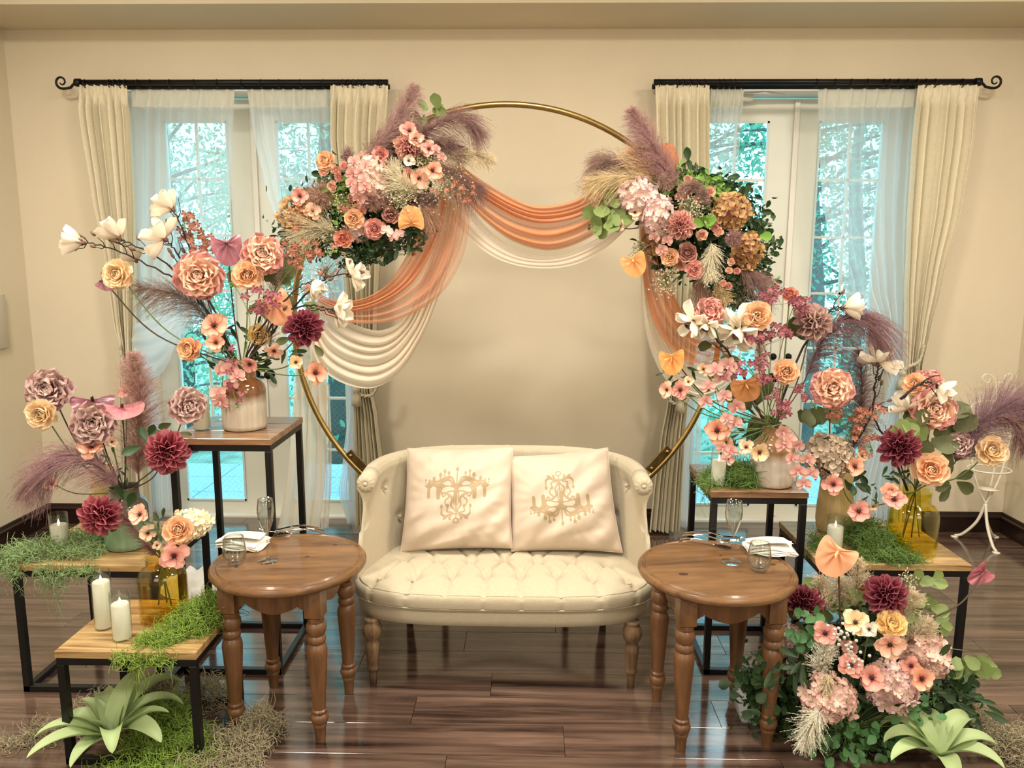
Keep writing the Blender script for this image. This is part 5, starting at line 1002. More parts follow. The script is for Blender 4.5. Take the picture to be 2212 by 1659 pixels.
def hydrangea(x, y, w, h, Y, col, label, base=None, n=58, fl=24):
    c = P(x, y, Y); rx, rz = SZ(w, Y)/2*.93, SZ(h, Y)/2*.93; ry = min(rx, rz); t = thing('hydrangea', label, 'flower', c); s = SZ(fl, Y); pm = PM(col, rnd=.12); k = ('floret', col)
    if k not in _pm:
        L_ = []
        for sd in range(3):
            b = MB(); me = petal('floret', pm, **{**PARM['floret'], 'nu': 2, 'nv': 3}, seed=sd)
            for i in range(4):
                M_ = M4(PI/2*i+random.uniform(-.15, .15), random.uniform(-5, 25), .02, 0, random.uniform(.85, 1.1)); o = len(b.v); b.v += [tuple(M_ @ v.co) for v in me.vertices]; b.f += [tuple(o+j for j in q.vertices) for q in me.polygons]
                for q in me.polygons:
                    for li in q.loop_indices: b.uv[o+me.loops[li].vertex_index] = tuple(me.uv_layers[0].data[li].uv)
            L_.append(b.mesh('floret', pm))
        _pm[k] = L_
    core = MB().grid(lambda u, v: Vector((rx*.8*math.sin(v*PI)*math.cos(u*2*PI), ry*.8*math.sin(v*PI)*math.sin(u*2*PI), rz*.8*math.cos(v*PI))), 16, 10, cu=True).mesh('core', mat('hyd_core_'+col, PAL[col][0], .9)); link('core', core, t, Matrix.Translation(c))
    k_ = 0
    for i in range(n*3//2):
        z = 1-2*(i+.5)/(n*1.5); r = math.sqrt(1-z*z); a = i*2.39996; d = Vector((r*math.cos(a), r*math.sin(a), z))
        if d.dot((EYE-c).normalized()) < -.25: continue
        p = c+Vector((d.x*rx, d.y*ry, d.z*rz))*random.uniform(.86, 1.12); nn = (d+Vector([random.uniform(-.6, .6) for _ in range(3)])).normalized()
        link('floret', _pm[('floret', col)][i % 3], t, Matrix.Translation(p) @ nn.to_track_quat('Z', 'Y').to_matrix().to_4x4() @ Matrix.Rotation(random.uniform(0, 3), 4, 'Z') @ Matrix.Scale(s*random.uniform(1.0, 1.4), 4))
    if base is not None: stem_to(t, c, base, m_dstem)
    return t
def joined(name, parts, m):
    b = MB()
    for me, M_ in parts:
        o = len(b.v); b.v += [tuple(M_ @ v.co) for v in me.vertices]; b.f += [tuple(o+j for j in q.vertices) for q in me.polygons]
        for q in me.polygons:
            for li in q.loop_indices: b.uv[o+me.loops[li].vertex_index] = tuple(me.uv_layers[0].data[li].uv)
    return b.mesh(name, m)
def orchid_floret(col, small=False):
    k = ('orch', col, small)
    if k in _pm: return _pm[k]
    pm = PM(col); pe = petal('orchid', pm, **PARM['orchid']); se = petal('sepal', pm, **PARM['sepal']); L_ = []
    if small: pe = petal('sm', pm, L_=.5, W_=.15, cup=.4, curl=30, ruf=.01, tip=.4, nu=2, nv=4); se = pe
    P_ = [(se, M4(0, 8)), (se, M4(2.2, 6)), (se, M4(-2.2, 6)), (pe, M4(1.25, 14, 0, .02)), (pe, M4(-1.25, 14, 0, .02))]
    P_ += [(se, M4(PI, 50, 0, .02, .5)), (se, M4(2.4, 70, 0, .02, .35)), (se, M4(-2.4, 70, 0, .02, .35))]
    _pm[k] = joined('floret', P_, pm); return _pm[k]
def spray(name, label, path, fl, Y, col, size, m_s=None, small=False, r=.0016, buds=0, group=None, jit=.35):
    """path: photo points of the stalk; fl: photo points of the florets"""
    pts = [P(x, y, Y+(q[0] if q else 0)) for x, y, *q in path]; t = thing(name, label, 'flower', pts[-1], group); MB().tube(catmull(pts, 6), r, 5).build('stem', m_s or m_stem, t); me = orchid_floret(col, small); tw = []
    for i, (x, y, *q) in enumerate(fl):
        Yf = Y-.02+random.uniform(-.02, .03); p = P(x, y, Yf); s = SZ(q[0] if q else size, Y)*random.uniform(.9, 1.1); H_ = head(p, s, (random.uniform(-jit, jit), random.uniform(-jit, jit)), random.uniform(-.5, .5)+(PI if small and i % 3 == 0 else 0)); link('floret', me, t, H_)
        n_ = min(catmull(pts, 6), key=lambda w: (w-p).length)
        if (n_-p).length > .008: tw.append([n_, n_.lerp(p, .5)+Vector((0, 0, -.004)), p])
    if tw: T = TM(); T.tubes(np.array([npa(w) for w in tw]), .0009); T.build('stalk', m_s or m_stem, t, stuff=True)
    for k in range(buds):
        p = pts[-1].lerp(pts[-2], k*.12)+Vector((random.uniform(-.008, .008), 0, random.uniform(-.008, .008))); MB().lathe([(0, -.006), (.004, -.002), (.0045, .002), (0, .007)], 8, c=p).build('bud', m_leafb, t)
    return t
def cloudpts(path, n, spread, Y=None):
    out = []
    c = catmull([Vector((x, y, 0)) for x, y in path], 10)
    for i in range(n): p = c[random.randrange(len(c))]; out.append((p.x+random.gauss(0, spread), p.y+random.gauss(0, spread)))
    return out
m_mcal = mat('magnolia_bract', '#6b5140', .8, nscale=60, namt=.25)
def magnolia(x, y, d, Y, aim, label, branch=None, openn=.35, col='white', twigs=0, cat='flower'):
    """aim: picture direction of the cup's mouth"""
    p = P(x, y, Y); a = math.radians(aim); D = SZ(d, Y); dr = (RT*math.cos(a)+UP*math.sin(a)-FW*.35).normalized(); o = p-dr*D*.42
    H_ = Matrix.Translation(o) @ dr.to_track_quat('Z', 'Y').to_matrix().to_4x4() @ Matrix.Scale(D*1.25, 4); t = thing('magnolia', label, cat, H_); pm = PM(col, trans=.35)
    for j, (n, el) in enumerate(((3, 82-60*openn), (3, 72-95*openn), (2, 66-120*openn))):
        for i in range(n): link('petal', petal('magnolia', pm, **PARM['magnolia'], seed=i), t, H_ @ M4(2*PI*(i+.5*j)/n+random.uniform(-.2, .2), el+random.uniform(-6, 6), .03, .03, random.uniform(.9, 1.05)))
    for i in range(2): link('bract', petal('bract', m_mcal, L_=.34, W_=.15, cup=.9, curl=20, ruf=.004, tip=.3, base=.5, name='bract'), t, H_ @ M4(PI*i+.5, 74, .03, 0))
    link('calyx', MB().lathe([(0, -.06), (.05, -.04), (.07, .02), (.03, .08), (0, .08)], 10).mesh('calyx', m_mcal), t, H_)
    if branch:
        pts = catmull([P(bx, by, bY) for bx, by, bY in branch]+[o], 6); n = len(pts); q = []
        for i, w in enumerate(pts): q.append(w+Vector((math.sin(i*2.1)*.003, math.cos(i*1.7)*.003, math.cos(i*2.7)*.003)) if 0 < i < n-1 else w)
        MB().tube(q, [.0052-.0030*i/(n-1) for i in range(n)], 6).build('branch', m_twig, t)
        T = []
        for k in range(twigs):
            i = random.randrange(n//3, n-2); d0 = (pts[i+1]-pts[i]).normalized(); side = d0.cross(FW).normalized()*random.choice((-1, 1)); L_ = random.uniform(.03, .075); w0 = pts[i]; w1 = w0+(d0*.5+side*.6)*L_*.5; w2 = w1+(d0*.9+side*.25+Vector((0, 0, .25)))*L_*.6; T.append([w0, w1, w2])
            if k % 2 == 0:
                dq = (w2-w1).normalized(); MB().lathe([(0, -.001), (.005, .004), (.0068, .012), (.0045, .022), (0, .027)], 8, c=w2, M=dq.to_track_quat('Z', 'Y').to_matrix()).build('bud', m_mcal, t)
        for w in T: MB().tube(w, [.0024, .0018, .0012], 5).build('twig', m_twig, t)
    return t
def anthurium(x, y, w, h, Y, col, spc, label, rot=0, tilt=(0, 0), base=None, fold=.15, flip=1, sprot=80, stemm=None):
    p = P(x, y, Y); S = SZ(h, Y)*1.08; R0 = Matrix.Translation(p) @ head(p, 1, tilt, 0).to_3x3().to_4x4() @ Matrix.Rotation(math.radians(rot), 4, 'Z'); H_ = R0 @ Matrix.Diagonal((SZ(w, Y)*1.08, S, S, 1)); t = thing('anthurium', label, 'flower', R0)
    pm = petalmat(*col, name='spathe', trans=.18, rnd=.03, rough=.28)
    def f(u, v):   # heart with its notch up at y = .22
        a = u*2*PI; s = math.sin(a); r = v; X = .5*math.copysign(abs(s)**.92, s)*(1.02); Yy = (.40*math.cos(a)-.13*math.cos(2*a)-.05*math.cos(3*a)-.02); X *= r; q = Vector((0, .17, 0)).lerp(Vector((0, 0, 0)), 0)
        X2 = X; Y2 = .17+(Yy*1.2-.17+.06)*r; vein = .022*math.cos(a*9)*r*(1-r)*3; return Vector((X2, Y2, fold*abs(X2)*.8+vein-.10*(r**2)*(1 if Y2 < 0 else .3)+.02*math.sin(a*5)*r**3))
    g = MB(); g.grid(f, 48, 10, cu=True)
    b0 = 0; g.uv = {k: (uv[0], uv[1]) for k, uv in g.uv.items()}
    link('spathe', g.mesh('spathe', pm), t, H_)
    d = Vector((0, math.cos(math.radians(sprot))*-1, math.sin(math.radians(sprot)))); q0 = Vector((0, .17, .02)); link('spadix', MB().tube([q0, q0+d*.1, q0+d*.25+Vector((0, 0, .0)), q0+d*.40+Vector((.03, 0, -.02))], [.030, .042, .036, .008], 10).mesh('spadix', mat('spadix_'+spc, spc, .5)), t, H_)
    if base is not None: stem_to(t, H_ @ Vector((0, .17, -.02)), base, stemm or m_dstem, .003)
    return t
_pamp = {}
def pampas(path, width, Y, cols, label, n=420, hair=.012, droop=.3, base=None, name='pampas_grass', hw=.0008, start=.06, taper=None, side=None, cat='dried grass', fork=.6, Y2=None):
    """plume along photo points; width in photo pixels"""
    if hw >= .0012: fork, droop = .25, .08
    K = len(path); pts = catmull([P(x, y, Y+((Y2 or Y)-Y)*i/(K-1)) for i, (x, y) in enumerate(path)], 10); c = npa(pts); m = len(c); t = thing(name, label, cat, pts[0]); W = SZ(width, Y)/2
    sd = rng.uniform(start, 1, n); i = np.minimum((sd*(m-1)).astype(int), m-2); q = (sd*(m-1)-i)[:, None]; p = c[i]*(1-q)+c[i+1]*q; tan = c[np.minimum(i+2, m-1)]-c[np.maximum(i-1, 0)]; tan /= np.linalg.norm(tan, axis=1, keepdims=True)
    r = rng.normal(size=(n, 3)); r -= tan*(r*tan).sum(1, keepdims=True); r /= np.linalg.norm(r, axis=1, keepdims=True)
    prof = (taper or (lambda s: np.sin(np.clip(s*.90+.08, 0, 1)*np.pi)**.7*.95+.08))(sd)[:, None]; L_ = W*prof*rng.uniform(.7, 1.35, (n, 1))*2.3; d = tan*rng.uniform(fork, 1.1, (n, 1))+r*rng.uniform(.35, .9, (n, 1))
    if side is not None: d += np.array(RT)*side[0]+np.array(UP)*side[1]
    d /= np.linalg.norm(d, axis=1, keepdims=True); k = np.linspace(0, 1, 6)[None, :, None]; B = p[:, None]+d[:, None]*L_[:, None]*k+np.array([0, 0, -1.])*(droop*L_[:, None]*k**2)+rng.normal(size=(n, 6, 3))*.0012*k
    T = TM(); T.tubes(B, np.linspace(.0007, .0003, 6)[None].repeat(n, 0)); nh = 18; kk = rng.uniform(.1, 1, (n, nh)); ii = np.minimum((kk*5).astype(int), 4); fr = (kk*5-ii)[..., None]; ar = np.arange(n)[:, None]; hb = B[ar, ii]*(1-fr)+B[ar, ii+1]*fr; hd = d[:, None]+rng.normal(size=(n, nh, 3))*.6+np.array([0, 0, -.25]); hd /= np.linalg.norm(hd, axis=2, keepdims=True)
    T.hairs(hb.reshape(-1, 3), (hb+hd*hair*rng.uniform(.5, 1.3, (n, nh, 1))).reshape(-1, 3), hw); T.build('plume', mat('plume_'+cols, cols, .85, rnd=.02, nscale=25, namt=.2, trans=.3), t, stuff=True)
    MB().tube((catmull([Vector(base), pts[0], pts[8]], 5)[:-5] + pts) if base is not None else pts, .0022, 6).build('stem', m_dstem, t); return t
def fluff(x, y, w, h, Y, col, label, n=420, name='dried_filler', hair=.012, cat='dried flower', dirn=None):
    c = np.array(P(x, y, Y)); rx, rz = SZ(w, Y)/2, SZ(h, Y)/2; d = rng.normal(size=(n, 3)); d /= np.linalg.norm(d, axis=1, keepdims=True); d[:, 1] = -np.abs(d[:, 1])*.9
    e = d*np.array([rx, min(rx, rz), rz])*rng.uniform(.5, 1.05, (n, 1)); k = np.linspace(0, 1, 5)[None, :, None]; B = c+e[:, None]*k+rng.normal(size=(n, 5, 3))*.003*k; t = thing(name, label, cat, Vector(c)); T = TM(); T.tubes(B, np.linspace(.0007, .0003, 5)[None].repeat(n, 0)); nh = 14; kk = rng.uniform(.3, 1, (n, nh)); ii = np.minimum((kk*4).astype(int), 3); fr = (kk*4-ii)[..., None]; ar = np.arange(n)[:, None]; hb = B[ar, ii]*(1-fr)+B[ar, ii+1]*fr
    hd = rng.normal(size=(n, nh, 3)); hd /= np.linalg.norm(hd, axis=2, keepdims=True); T.hairs(hb.reshape(-1, 3), (hb+hd*hair*rng.uniform(.5, 1.2, (n, nh, 1))).reshape(-1, 3), .001); T.build('plume', mat('plume_'+col, col, .85, rnd=.02, nscale=25, namt=.2, trans=.3), t, stuff=True); return t
def tinyblooms(path, spread, n, Y, col, label, r=.0028, name='dried_filler', cat='dried flower', stemc=None, base=None):
    """cloud of tiny star flowers on thin stalks (nobody could count them)"""
    pp = cloudpts(path, n, spread); p = npa([P(x, y, Y+random.uniform(-.035, .03)) for x, y in pp]); t = thing(name, label, cat, Vector(p.mean(0))); T = TM()
    for a in range(5):
        d = rng.normal(size=(n, 3)); d[:, 1] -= .5; d /= np.linalg.norm(d, axis=1, keepdims=True); s = rng.normal(size=(n, 3)); s = np.cross(d, s); s /= np.linalg.norm(s, axis=1, keepdims=True); V = np.stack([p-s*r*.5, p+s*r*.5, p+d*r*1.6+s*r*.6, p+d*r*1.6-s*r*.6], 1); F = (np.array([(0, 1, 2), (0, 2, 3)])[None]+np.arange(n)[:, None, None]*4); T.add(V, F)
    T.build('tiny_flower', mat('tiny_'+col, col, .8, rnd=.05), t, stuff=True); o = npa([P(*path[0], Y)])[0] if base is None else np.array(base); k = rng.choice(n, min(n, 130), False); T = TM(); a = p[k]; b = o+(a-o)*.45+rng.normal(size=a.shape)*.006; T.tubes(np.stack([o+(a-o)*.05, b, a], 1), .0006); T.build('stalk', mat('stalk_'+(stemc or 'g'), stemc or '#7d8456', .8), t, stuff=True); return t
SL1 = ['left of the hydrangea, second from the top', 'just right of the upper apricot rose', 'at the far left below the apricot rose', 'between the apricot rose and the moth orchids', 'touching the underside of the apricot rose', 'against the top petals of the moth orchids', 'just above the lower apricot rose, middle one', 'highest bud left of the lower apricot rose', 'leftmost bud above the lower apricot rose', 'right above the lower apricot rose', 'on top of the lower apricot rose', 'left of and above the lower apricot rose']
SL2 = ['topmost of the right arch spray', 'second row left under the topmost rose', 'right of the topmost arch rose', 'farthest left beneath the tall mauve pampas', 'under the second row of right spray roses', 'beneath the curling mauve plume', 'beside the upper mustard hydrangea', 'left above the baby breath', 'between the mustard hydrangeas, right one', 'between the mustard hydrangeas, upper left one', 'in shade right of the pink dahlia', 'below the green ivy leaf', 'right of the hanging ivory fern, left one', 'right of the hanging ivory fern, right one', 'lowest left under the arch spray', 'lowest right under the arch spray', 'under the lower mustard hydrangea', 'just under the topmost right arch rose']
def foliage(label, pts, Y, kind, m, n, size, spread, nstuff=0, sm='leaf_mass', name='foliage', cat='greenery', ground=None):
    """greenery round a list of photo points: single leaves in front, small leaves behind as one mass"""
    t = thing(name, label, cat, P(*pts[0], Y)); me = leafmesh(kind, m)
    for i in range(n):
        x, y = pts[random.randrange(len(pts))]; x += random.gauss(0, spread); y += random.gauss(0, spread); p = P(x, y, Y+random.uniform(-.03, .05)); ang = math.atan2(-(y-pts[0][1]), x-pts[0][0])+random.gauss(0, .9)
        up = (RT*math.cos(ang)+UP*math.sin(ang)+Vector((0, random.uniform(-.7, .4), 0))).normalized(); nn = (EYE-p).normalized()+Vector((random.uniform(-.7, .7), 0, random.uniform(-.4, .8))); xx = up.cross(nn).normalized(); nn = xx.cross(up)
        if ground is not None and p.z < ground+.01: continue
        link('leaf', me, t, Matrix.Translation(p) @ Matrix((xx, up, nn)).transposed().to_4x4() @ Matrix.Scale(SZ(size, Y)*random.uniform(.7, 1.25), 4))
    if nstuff:
        q = npa([P(x+random.gauss(0, spread*1.05), y+random.gauss(0, spread*1.05), Y+.05+random.uniform(-.05, .07)) for x, y in [pts[random.randrange(len(pts))] for _ in range(nstuff)]])
        if ground is not None: q[:, 2] = np.maximum(q[:, 2], ground+.01)
        T = TM(); T.leaves(q, SZ(size, Y)*rng.uniform(.4, .8, nstuff), asp=.6); T.build('small_leaves', m, t, stuff=True)
        T = TM(); k = rng.choice(nstuff, min(nstuff, 160), False); c = np.array(P(*pts[0], Y+.06)); a = q[k]; T.tubes(np.stack([c+(a-c)*.1, c+(a-c)*.55+rng.normal(size=a.shape)*.01, a], 1), .0011); T.build('twigs', m_stem, t, stuff=True)
    return t
# ======== tallest left stand: flowers in the brown and white vase
B = V1+Vector((0, 0, .25)); Y = 3.06
G = None
LT = 'in the tall left bouquet'
foliage('mixed green leaves low in the tall left bouquet', [(520, 790), (560, 740), (600, 790), (540, 700), (470, 760)], 3.10, 'lance', m_leafd, 44, 30, 30)
foliage('olive green broad leaves behind the apricot rose of tall left bouquet', [(575, 615), (590, 640)], 3.14, 'round', m_leafo, 6, 60, 12); foliage('fresh rounded leaves above the wine dahlia at left', [(640, 640), (652, 660), (630, 690)], 3.12, 'round', m_leafe, 9, 30, 12)
pampas([(505, 790), (470, 720), (440, 680), (400, 645), (350, 628), (300, 622)], 62, 3.10, '#a08474', 'brown pampas plume sweeping left from the tall left bouquet', n=650, base=B)
pampas([(580, 760), (590, 700), (594, 640), (600, 560)], 38, 3.16, '#c4a598', 'thin pink pampas standing in the middle of tall left bouquet', n=300, base=B)
bloom('peony', 432, 596, 100, 3.0, 'pinkpe', 'large pink peony, biggest bloom of the tall left bouquet', (0, .05), B, m_s=m_dstem)
bloom('peony', 568, 550, 84, 3.03, 'pinkpe', 'pink peony at the upper right of the tall left bouquet', (.15, .15), B, m_s=m_dstem)
bloom('garden_rose', 534, 595, 67, 2.99, 'apricot', 'apricot rose between two pink peonies of tall left bouquet', (0, .05), B)
bloom('garden_rose', 257, 594, 70, 3.0, 'cream', 'yellow peach rose at far left beneath the magnolias', (-.3, .1), B)
bloom('garden_rose', 412, 755, 58, 2.98, 'apricot', 'apricot rose facing left low in tall left bouquet', (-.5, .05), B)
bloom('garden_rose', 558, 722, 52, 3.05, 'yellow', 'yellow rose half hidden in the middle of tall left bouquet', (.2, -.3), B)
bloom('dahlia', 656, 708, 80, 2.98, 'wine', 'wine red dahlia at the right of tall left bouquet', (.1, .15), B, m_s=m_dstem, lf=('oval', m_leafo, 34, [(628, 730, 3.0, 200, 1), (680, 745, 3.0, -60, .9), (640, 755, 3.0, -110, .9)]))
bloom('anemone', 463, 703, 56, 2.97, 'anem', 'peach anemone below the largest left peony', (-.1, .1), B); bloom('anemone', 467, 740, 40, 2.95, 'anem', 'small peach anemone under another one at left', (0, 0), B)
bloom('anemone', 592, 757, 38, 2.99, 'peachy', 'peach anemone seen from behind before the door handles', (.2, -.9), B); bloom('anemone', 540, 786, 40, 2.95, 'anemp', 'pale peach anemone at the lip of the brown and white left vase', (-.3, -.5), B)
bloom('anemone', 639, 783, 34, 2.98, 'cream', 'small cream anemone right of the tall left vase', (.2, .2), B); bloom('anemone', 681, 805, 52, 2.97, 'anem', 'peach anemone farthest right of the tall left bouquet', (.3, -.1), B)
anthurium(492, 538, 58, 62, 3.04, ('#74404a', '#9c626a'), '#6b4a42', 'mauve anthurium between the two pink peonies', 10, (-.1, .3), B, .3); anthurium(598, 664, 60, 72, 3.0, ('#d98a60', '#eab088'), '#a8773c', 'peach anthurium in the middle of the tall left bouquet', 25, (.1, 0), B, .1, sprot=50)
anthurium(228, 610, 34, 40, 3.04, ('#7b4a55', '#a4747a'), '#6b4a42', 'small mauve anthurium behind the far left rose', 60, (-.5, 0), B, .3)
BR1 = [(520, 800, 3.05), (450, 680, 3.06), (400, 618, 3.05), (345, 585, 3.05), (262, 545, 3.04), (200, 526, 3.03)]
magnolia(152, 520, 62, 3.02, 172, 'cream magnolia bud at the far left tip of the branch', BR1, .15, twigs=9)
magnolia(240, 494, 62, 3.03, 125, 'cream magnolia second from the left tip', [(520, 800, 3.05), (440, 660, 3.07), (360, 570, 3.06), (285, 528, 3.04)], .3, twigs=9)
magnolia(330, 502, 70, 3.04, 150, 'open yellowish magnolia left of the rust orchids', [(520, 800, 3.05), (430, 640, 3.08), (390, 560, 3.06), (370, 530, 3.05)], .6, twigs=8)
magnolia(352, 436, 62, 3.04, 140, 'topmost magnolia bloom of the tall left bouquet', [(520, 800, 3.05), (440, 620, 3.09), (396, 500, 3.06)], .3, twigs=6)
magnolia(286, 548, 44, 3.09, 110, 'small pale magnolia hidden behind the left branches', None, .3)
magnolia(776, 590, 52, 3.03, 12, 'white magnolia reaching right in front of the drape', [(520, 800, 3.05), (620, 680, 3.06), (690, 610, 3.05), (740, 592, 3.04)], .55, twigs=8)
magnolia(684, 624, 54, 3.0, -60, 'magnolia hanging down right of the peach anthurium', [(520, 800, 3.05), (570, 700, 3.02), (640, 625, 3.01)], .2, twigs=4)
magnolia(742, 674, 56, 3.0, -15, 'white magnolia above the ivory swag at left', [(520, 800, 3.05), (600, 690, 3.04), (660, 660, 3.02), (712, 668, 3.01)], .5, twigs=9)
spray('orchid_spray', 'rust coloured small orchids above the largest left peony', [(515, 800), (460, 640), (410, 540), (396, 470)], cloudpts([(400, 560), (425, 520), (450, 545)], 24, 13)+cloudpts([(405, 470), (425, 500)], 9, 10), 3.08, 'rust', 19, m_leafb, small=True, buds=3)
spray('orchid_spray', 'rust coloured small orchids right of the pink peony at left', [(520, 800), (600, 620), (660, 560), (730, 540)], cloudpts([(625, 530), (660, 560), (700, 540)], 26, 17), 3.1, 'rust', 19, m_leafb, small=True, buds=4)
spray('orchid_spray', 'mauve small orchids crossing the middle of tall left bouquet', [(520, 800), (540, 700), (520, 640), (500, 610)], cloudpts([(505, 650), (540, 640), (575, 650), (540, 690)], 14, 11), 2.97, 'burg', 23, m_leafb, small=True, buds=2)
spray('orchid_spray', 'mauve small orchids hanging before the tall left vase', [(530, 790), (505, 770), (500, 830), (515, 880)], cloudpts([(505, 760), (500, 790), (508, 830), (512, 870)], 12, 8), 2.93, 'burg', 20, m_leafb, small=True, buds=3)
spray('moth_orchid', 'pink moth orchid spray hanging left of the tall left vase', [(520, 790), (490, 780), (480, 830), (485, 880)], [(482, 795), (512, 812), (500, 832), (470, 850), (492, 870), (478, 866), (495, 800)], 2.95, 'phal', 44, m_stem)
fluff(600, 590, 60, 110, 3.14, '#b79f8c', 'pale dried grass behind the peach anthurium', 160, hair=.008)
tinyblooms([(700, 600), (720, 580)], 16, 90, 3.12, '#d9a39a', 'tiny pink wax flowers near the right magnolia branch', cat='flower', name='wax_flower')
# ======== far left stand: flowers in the smoky green vase
B = V2+Vector((0, 0, .22)); Y = 2.9
pampas([(300, 1040), (296, 980), (300, 900), (298, 840), (288, 770)], 66, 2.92, '#c8a094', 'tall upright pampas plume at far left', n=1400, base=B, fork=.8)
pampas([(262, 1060), (235, 1030), (195, 995), (140, 985), (95, 1010), (52, 1065)], 78, 2.78, '#ac8688', 'pampas plume arching far left over the moss', n=900, base=B, droop=.5)
bloom('peony', 108, 844, 92, 2.86, 'mauve', 'dusty mauve peony highest at the far left', (-.2, .2), B, m_s=m_dstem); bloom('peony', 202, 916, 94, 2.80, 'mauve', 'dusty mauve peony in the centre of far left bouquet', (0, .05), B, m_s=m_dstem)
bloom('peony', 406, 878, 80, 2.88, 'mauvel', 'dusty mauve peony in front of a candle on the tallest stand', (.3, .1), B, m_s=m_dstem, lf=('oval', m_leafo, 34, [(370, 915, 2.9, 200, 1), (350, 935, 2.9, 170, 1), (385, 935, 2.9, -20, 1)]))
bloom('garden_rose', 92, 894, 72, 2.80, 'cream', 'cream rose beneath the highest far left peony', (-.25, -.05), B)
bloom('dahlia', 360, 976, 94, 2.80, 'rose', 'rose red dahlia right of the far left pampas', (.15, -.15), B, m_s=m_dstem, lf=('oval', m_leafd, 40, [(318, 955, 2.8, 120, 1), (305, 965, 2.8, 200, 1.1), (322, 940, 2.82, 60, .8)]))
bloom('dahlia', 217, 1112, 92, 2.66, 'rose', 'rose red dahlia beside the green glass vase', (-.1, 0), B, m_s=m_dstem)
bloom('anemone', 198, 966, 58, 2.78, 'anem', 'peach anemone under the far left mauve peony', (0, .6), B); bloom('anemone', 242, 955, 26, 2.84, 'anemc', 'tiny yellow bloom beside far left peach anemone', (0, .4), B); bloom('anemone', 212, 998, 18, 2.84, 'anemc', 'tiny closed bud among stems of the far left vase', (0, .4), B)
bloom('anemone', 272, 846, 34, 2.95, 'anemp', 'pale pink bloom peeping behind the upright pampas', (-.3, .2), B); bloom('anemone', 112, 1045, 34, 2.98, 'anem', 'peach bloom veiled by the arching far left pampas', (-.3, .1), B)
anthurium(200, 872, 82, 46, 2.88, ('#5c2f38', '#8a5460'), '#4f332e', 'dark mauve anthurium behind the centre far left peony', 0, (0, 1.0), B, .3); anthurium(264, 886, 84, 42, 2.84, ('#a45866', '#c98a8c'), '#5b3a34', 'pink mauve anthurium right of the far left mauve peony', 0, (.1, 1.0), B, .3)
foliage('small green leaves on stems of the far left bouquet', [(240, 990), (255, 1020), (230, 1000)], 2.84, 'lance', m_leafd, 14, 22, 12); foliage('green leaves behind the left rose red dahlia', [(262, 1110), (270, 1080)], 2.70, 'oval', m_leafd, 8, 36, 8)
# ======== lowest left stand
B = V3+Vector((0, 0, .22))
bloom('garden_rose', 386, 1146, 70, 2.42, 'apricot', 'apricot rose in the amber vase of lowest stand', (0, .25), B, deep=V3+Vector((.02, .01, .05))); bloom('anemone', 303, 1111, 50, 2.46, 'peachy', 'pale pink anemone highest in the lowest amber vase', (-.4, .1), B, deep=V3+Vector((-.02, 0, .05)))
bloom('anemone', 320, 1151, 40, 2.44, 'anemc', 'small cream anemone in the lowest amber vase', (-.1, -.1), B, deep=V3+Vector((.0, .02, .05))); bloom('anemone', 376, 1200, 62, 2.38, 'anemp', 'pale pink anemone hanging over lip of lowest amber vase', (.1, -.15), B, deep=V3+Vector((.03, -.01, .05))); bloom('anemone', 339, 1178, 20, 2.42, 'anemc', 'tiny cream bud above the lowest amber vase', (0, 0), B)
hydrangea(412, 1132, 88, 62, 2.50, 'hwht', 'creamy white hydrangea behind the apricot rose at left', B, n=40, fl=24)
pampas([(345, 1205), (320, 1180), (290, 1145), (262, 1110)], 22, 2.50, '#8a625a', 'dark narrow plume leaning left from lowest amber vase', n=260, hair=.007, base=B, fork=1.0)
foliage('small leaves between blooms of the lowest amber vase', [(345, 1130), (350, 1165), (345, 1150)], 2.45, 'lance', m_leafd, 14, 24, 9)
# ======== arch, left spray of flowers
Y = 3.42; A_ = 'arch flowers at left'
foliage('dark green leaf mass at the heart of the left arch spray', [(790, 430), (740, 400), (700, 440), (840, 470), (680, 500), (760, 500), (870, 400), (900, 340), (880, 300), (800, 520), (850, 350), (640, 500), (770, 460), (820, 400)], 3.50, 'oval', m_leafd, 200, 26, 22, 2600)
foliage('bright green small leaves beside the spray roses at left', [(720, 420), (740, 395), (735, 450), (660, 520)], 3.40, 'oval', m_leafb, 34, 18, 13, 200); foliage('dark hanging leaves beneath the left arch spray', [(780, 550), (760, 560), (800, 545), (690, 530), (840, 520), (895, 500), (880, 530)], 3.44, 'oval', m_leafd, 60, 18, 13, 500)
foliage('rounded green leaves on top of the left arch spray', [(925, 258), (905, 262), (940, 250)], 3.46, 'round', m_leafe, 9, 28, 10)
t = foliage('olive twig with dark berries under the left arch spray', [(880, 505), (865, 520), (900, 495)], 3.38, 'lance', m_leafd, 12, 30, 12)
for x, y in ((876, 509), (871, 523), (830, 537), (852, 533)): MB().lathe([(0, -.011), (.007, -.006), (.008, 0), (.006, .008), (0, .011)], 10, c=P(x, y, 3.35)).build('berry', mat('olive_berry', '#1c1d2a', .25), t)
hydrangea(806, 392, 92, 110, 3.40, 'hbl2', 'blush hydrangea at the centre of the left arch spray', None, n=70, fl=24); hydrangea(650, 466, 84, 74, 3.42, 'hmus', 'mustard hydrangea at left end of the arch spray', None, n=52, fl=24); hydrangea(775, 498, 62, 40, 3.46, 'hbl', 'lilac hydrangea half hidden under the left spray', None, n=26, fl=22)
spray('moth_orchid', 'pink moth orchids over the blush hydrangea on the arch', [(900, 420), (830, 400), (790, 370), (770, 345)], [(765, 350), (790, 358), (778, 375), (786, 388), (758, 395), (790, 405), (768, 412), (760, 376), (775, 428)], 3.30, 'phal', 34, m_stem)
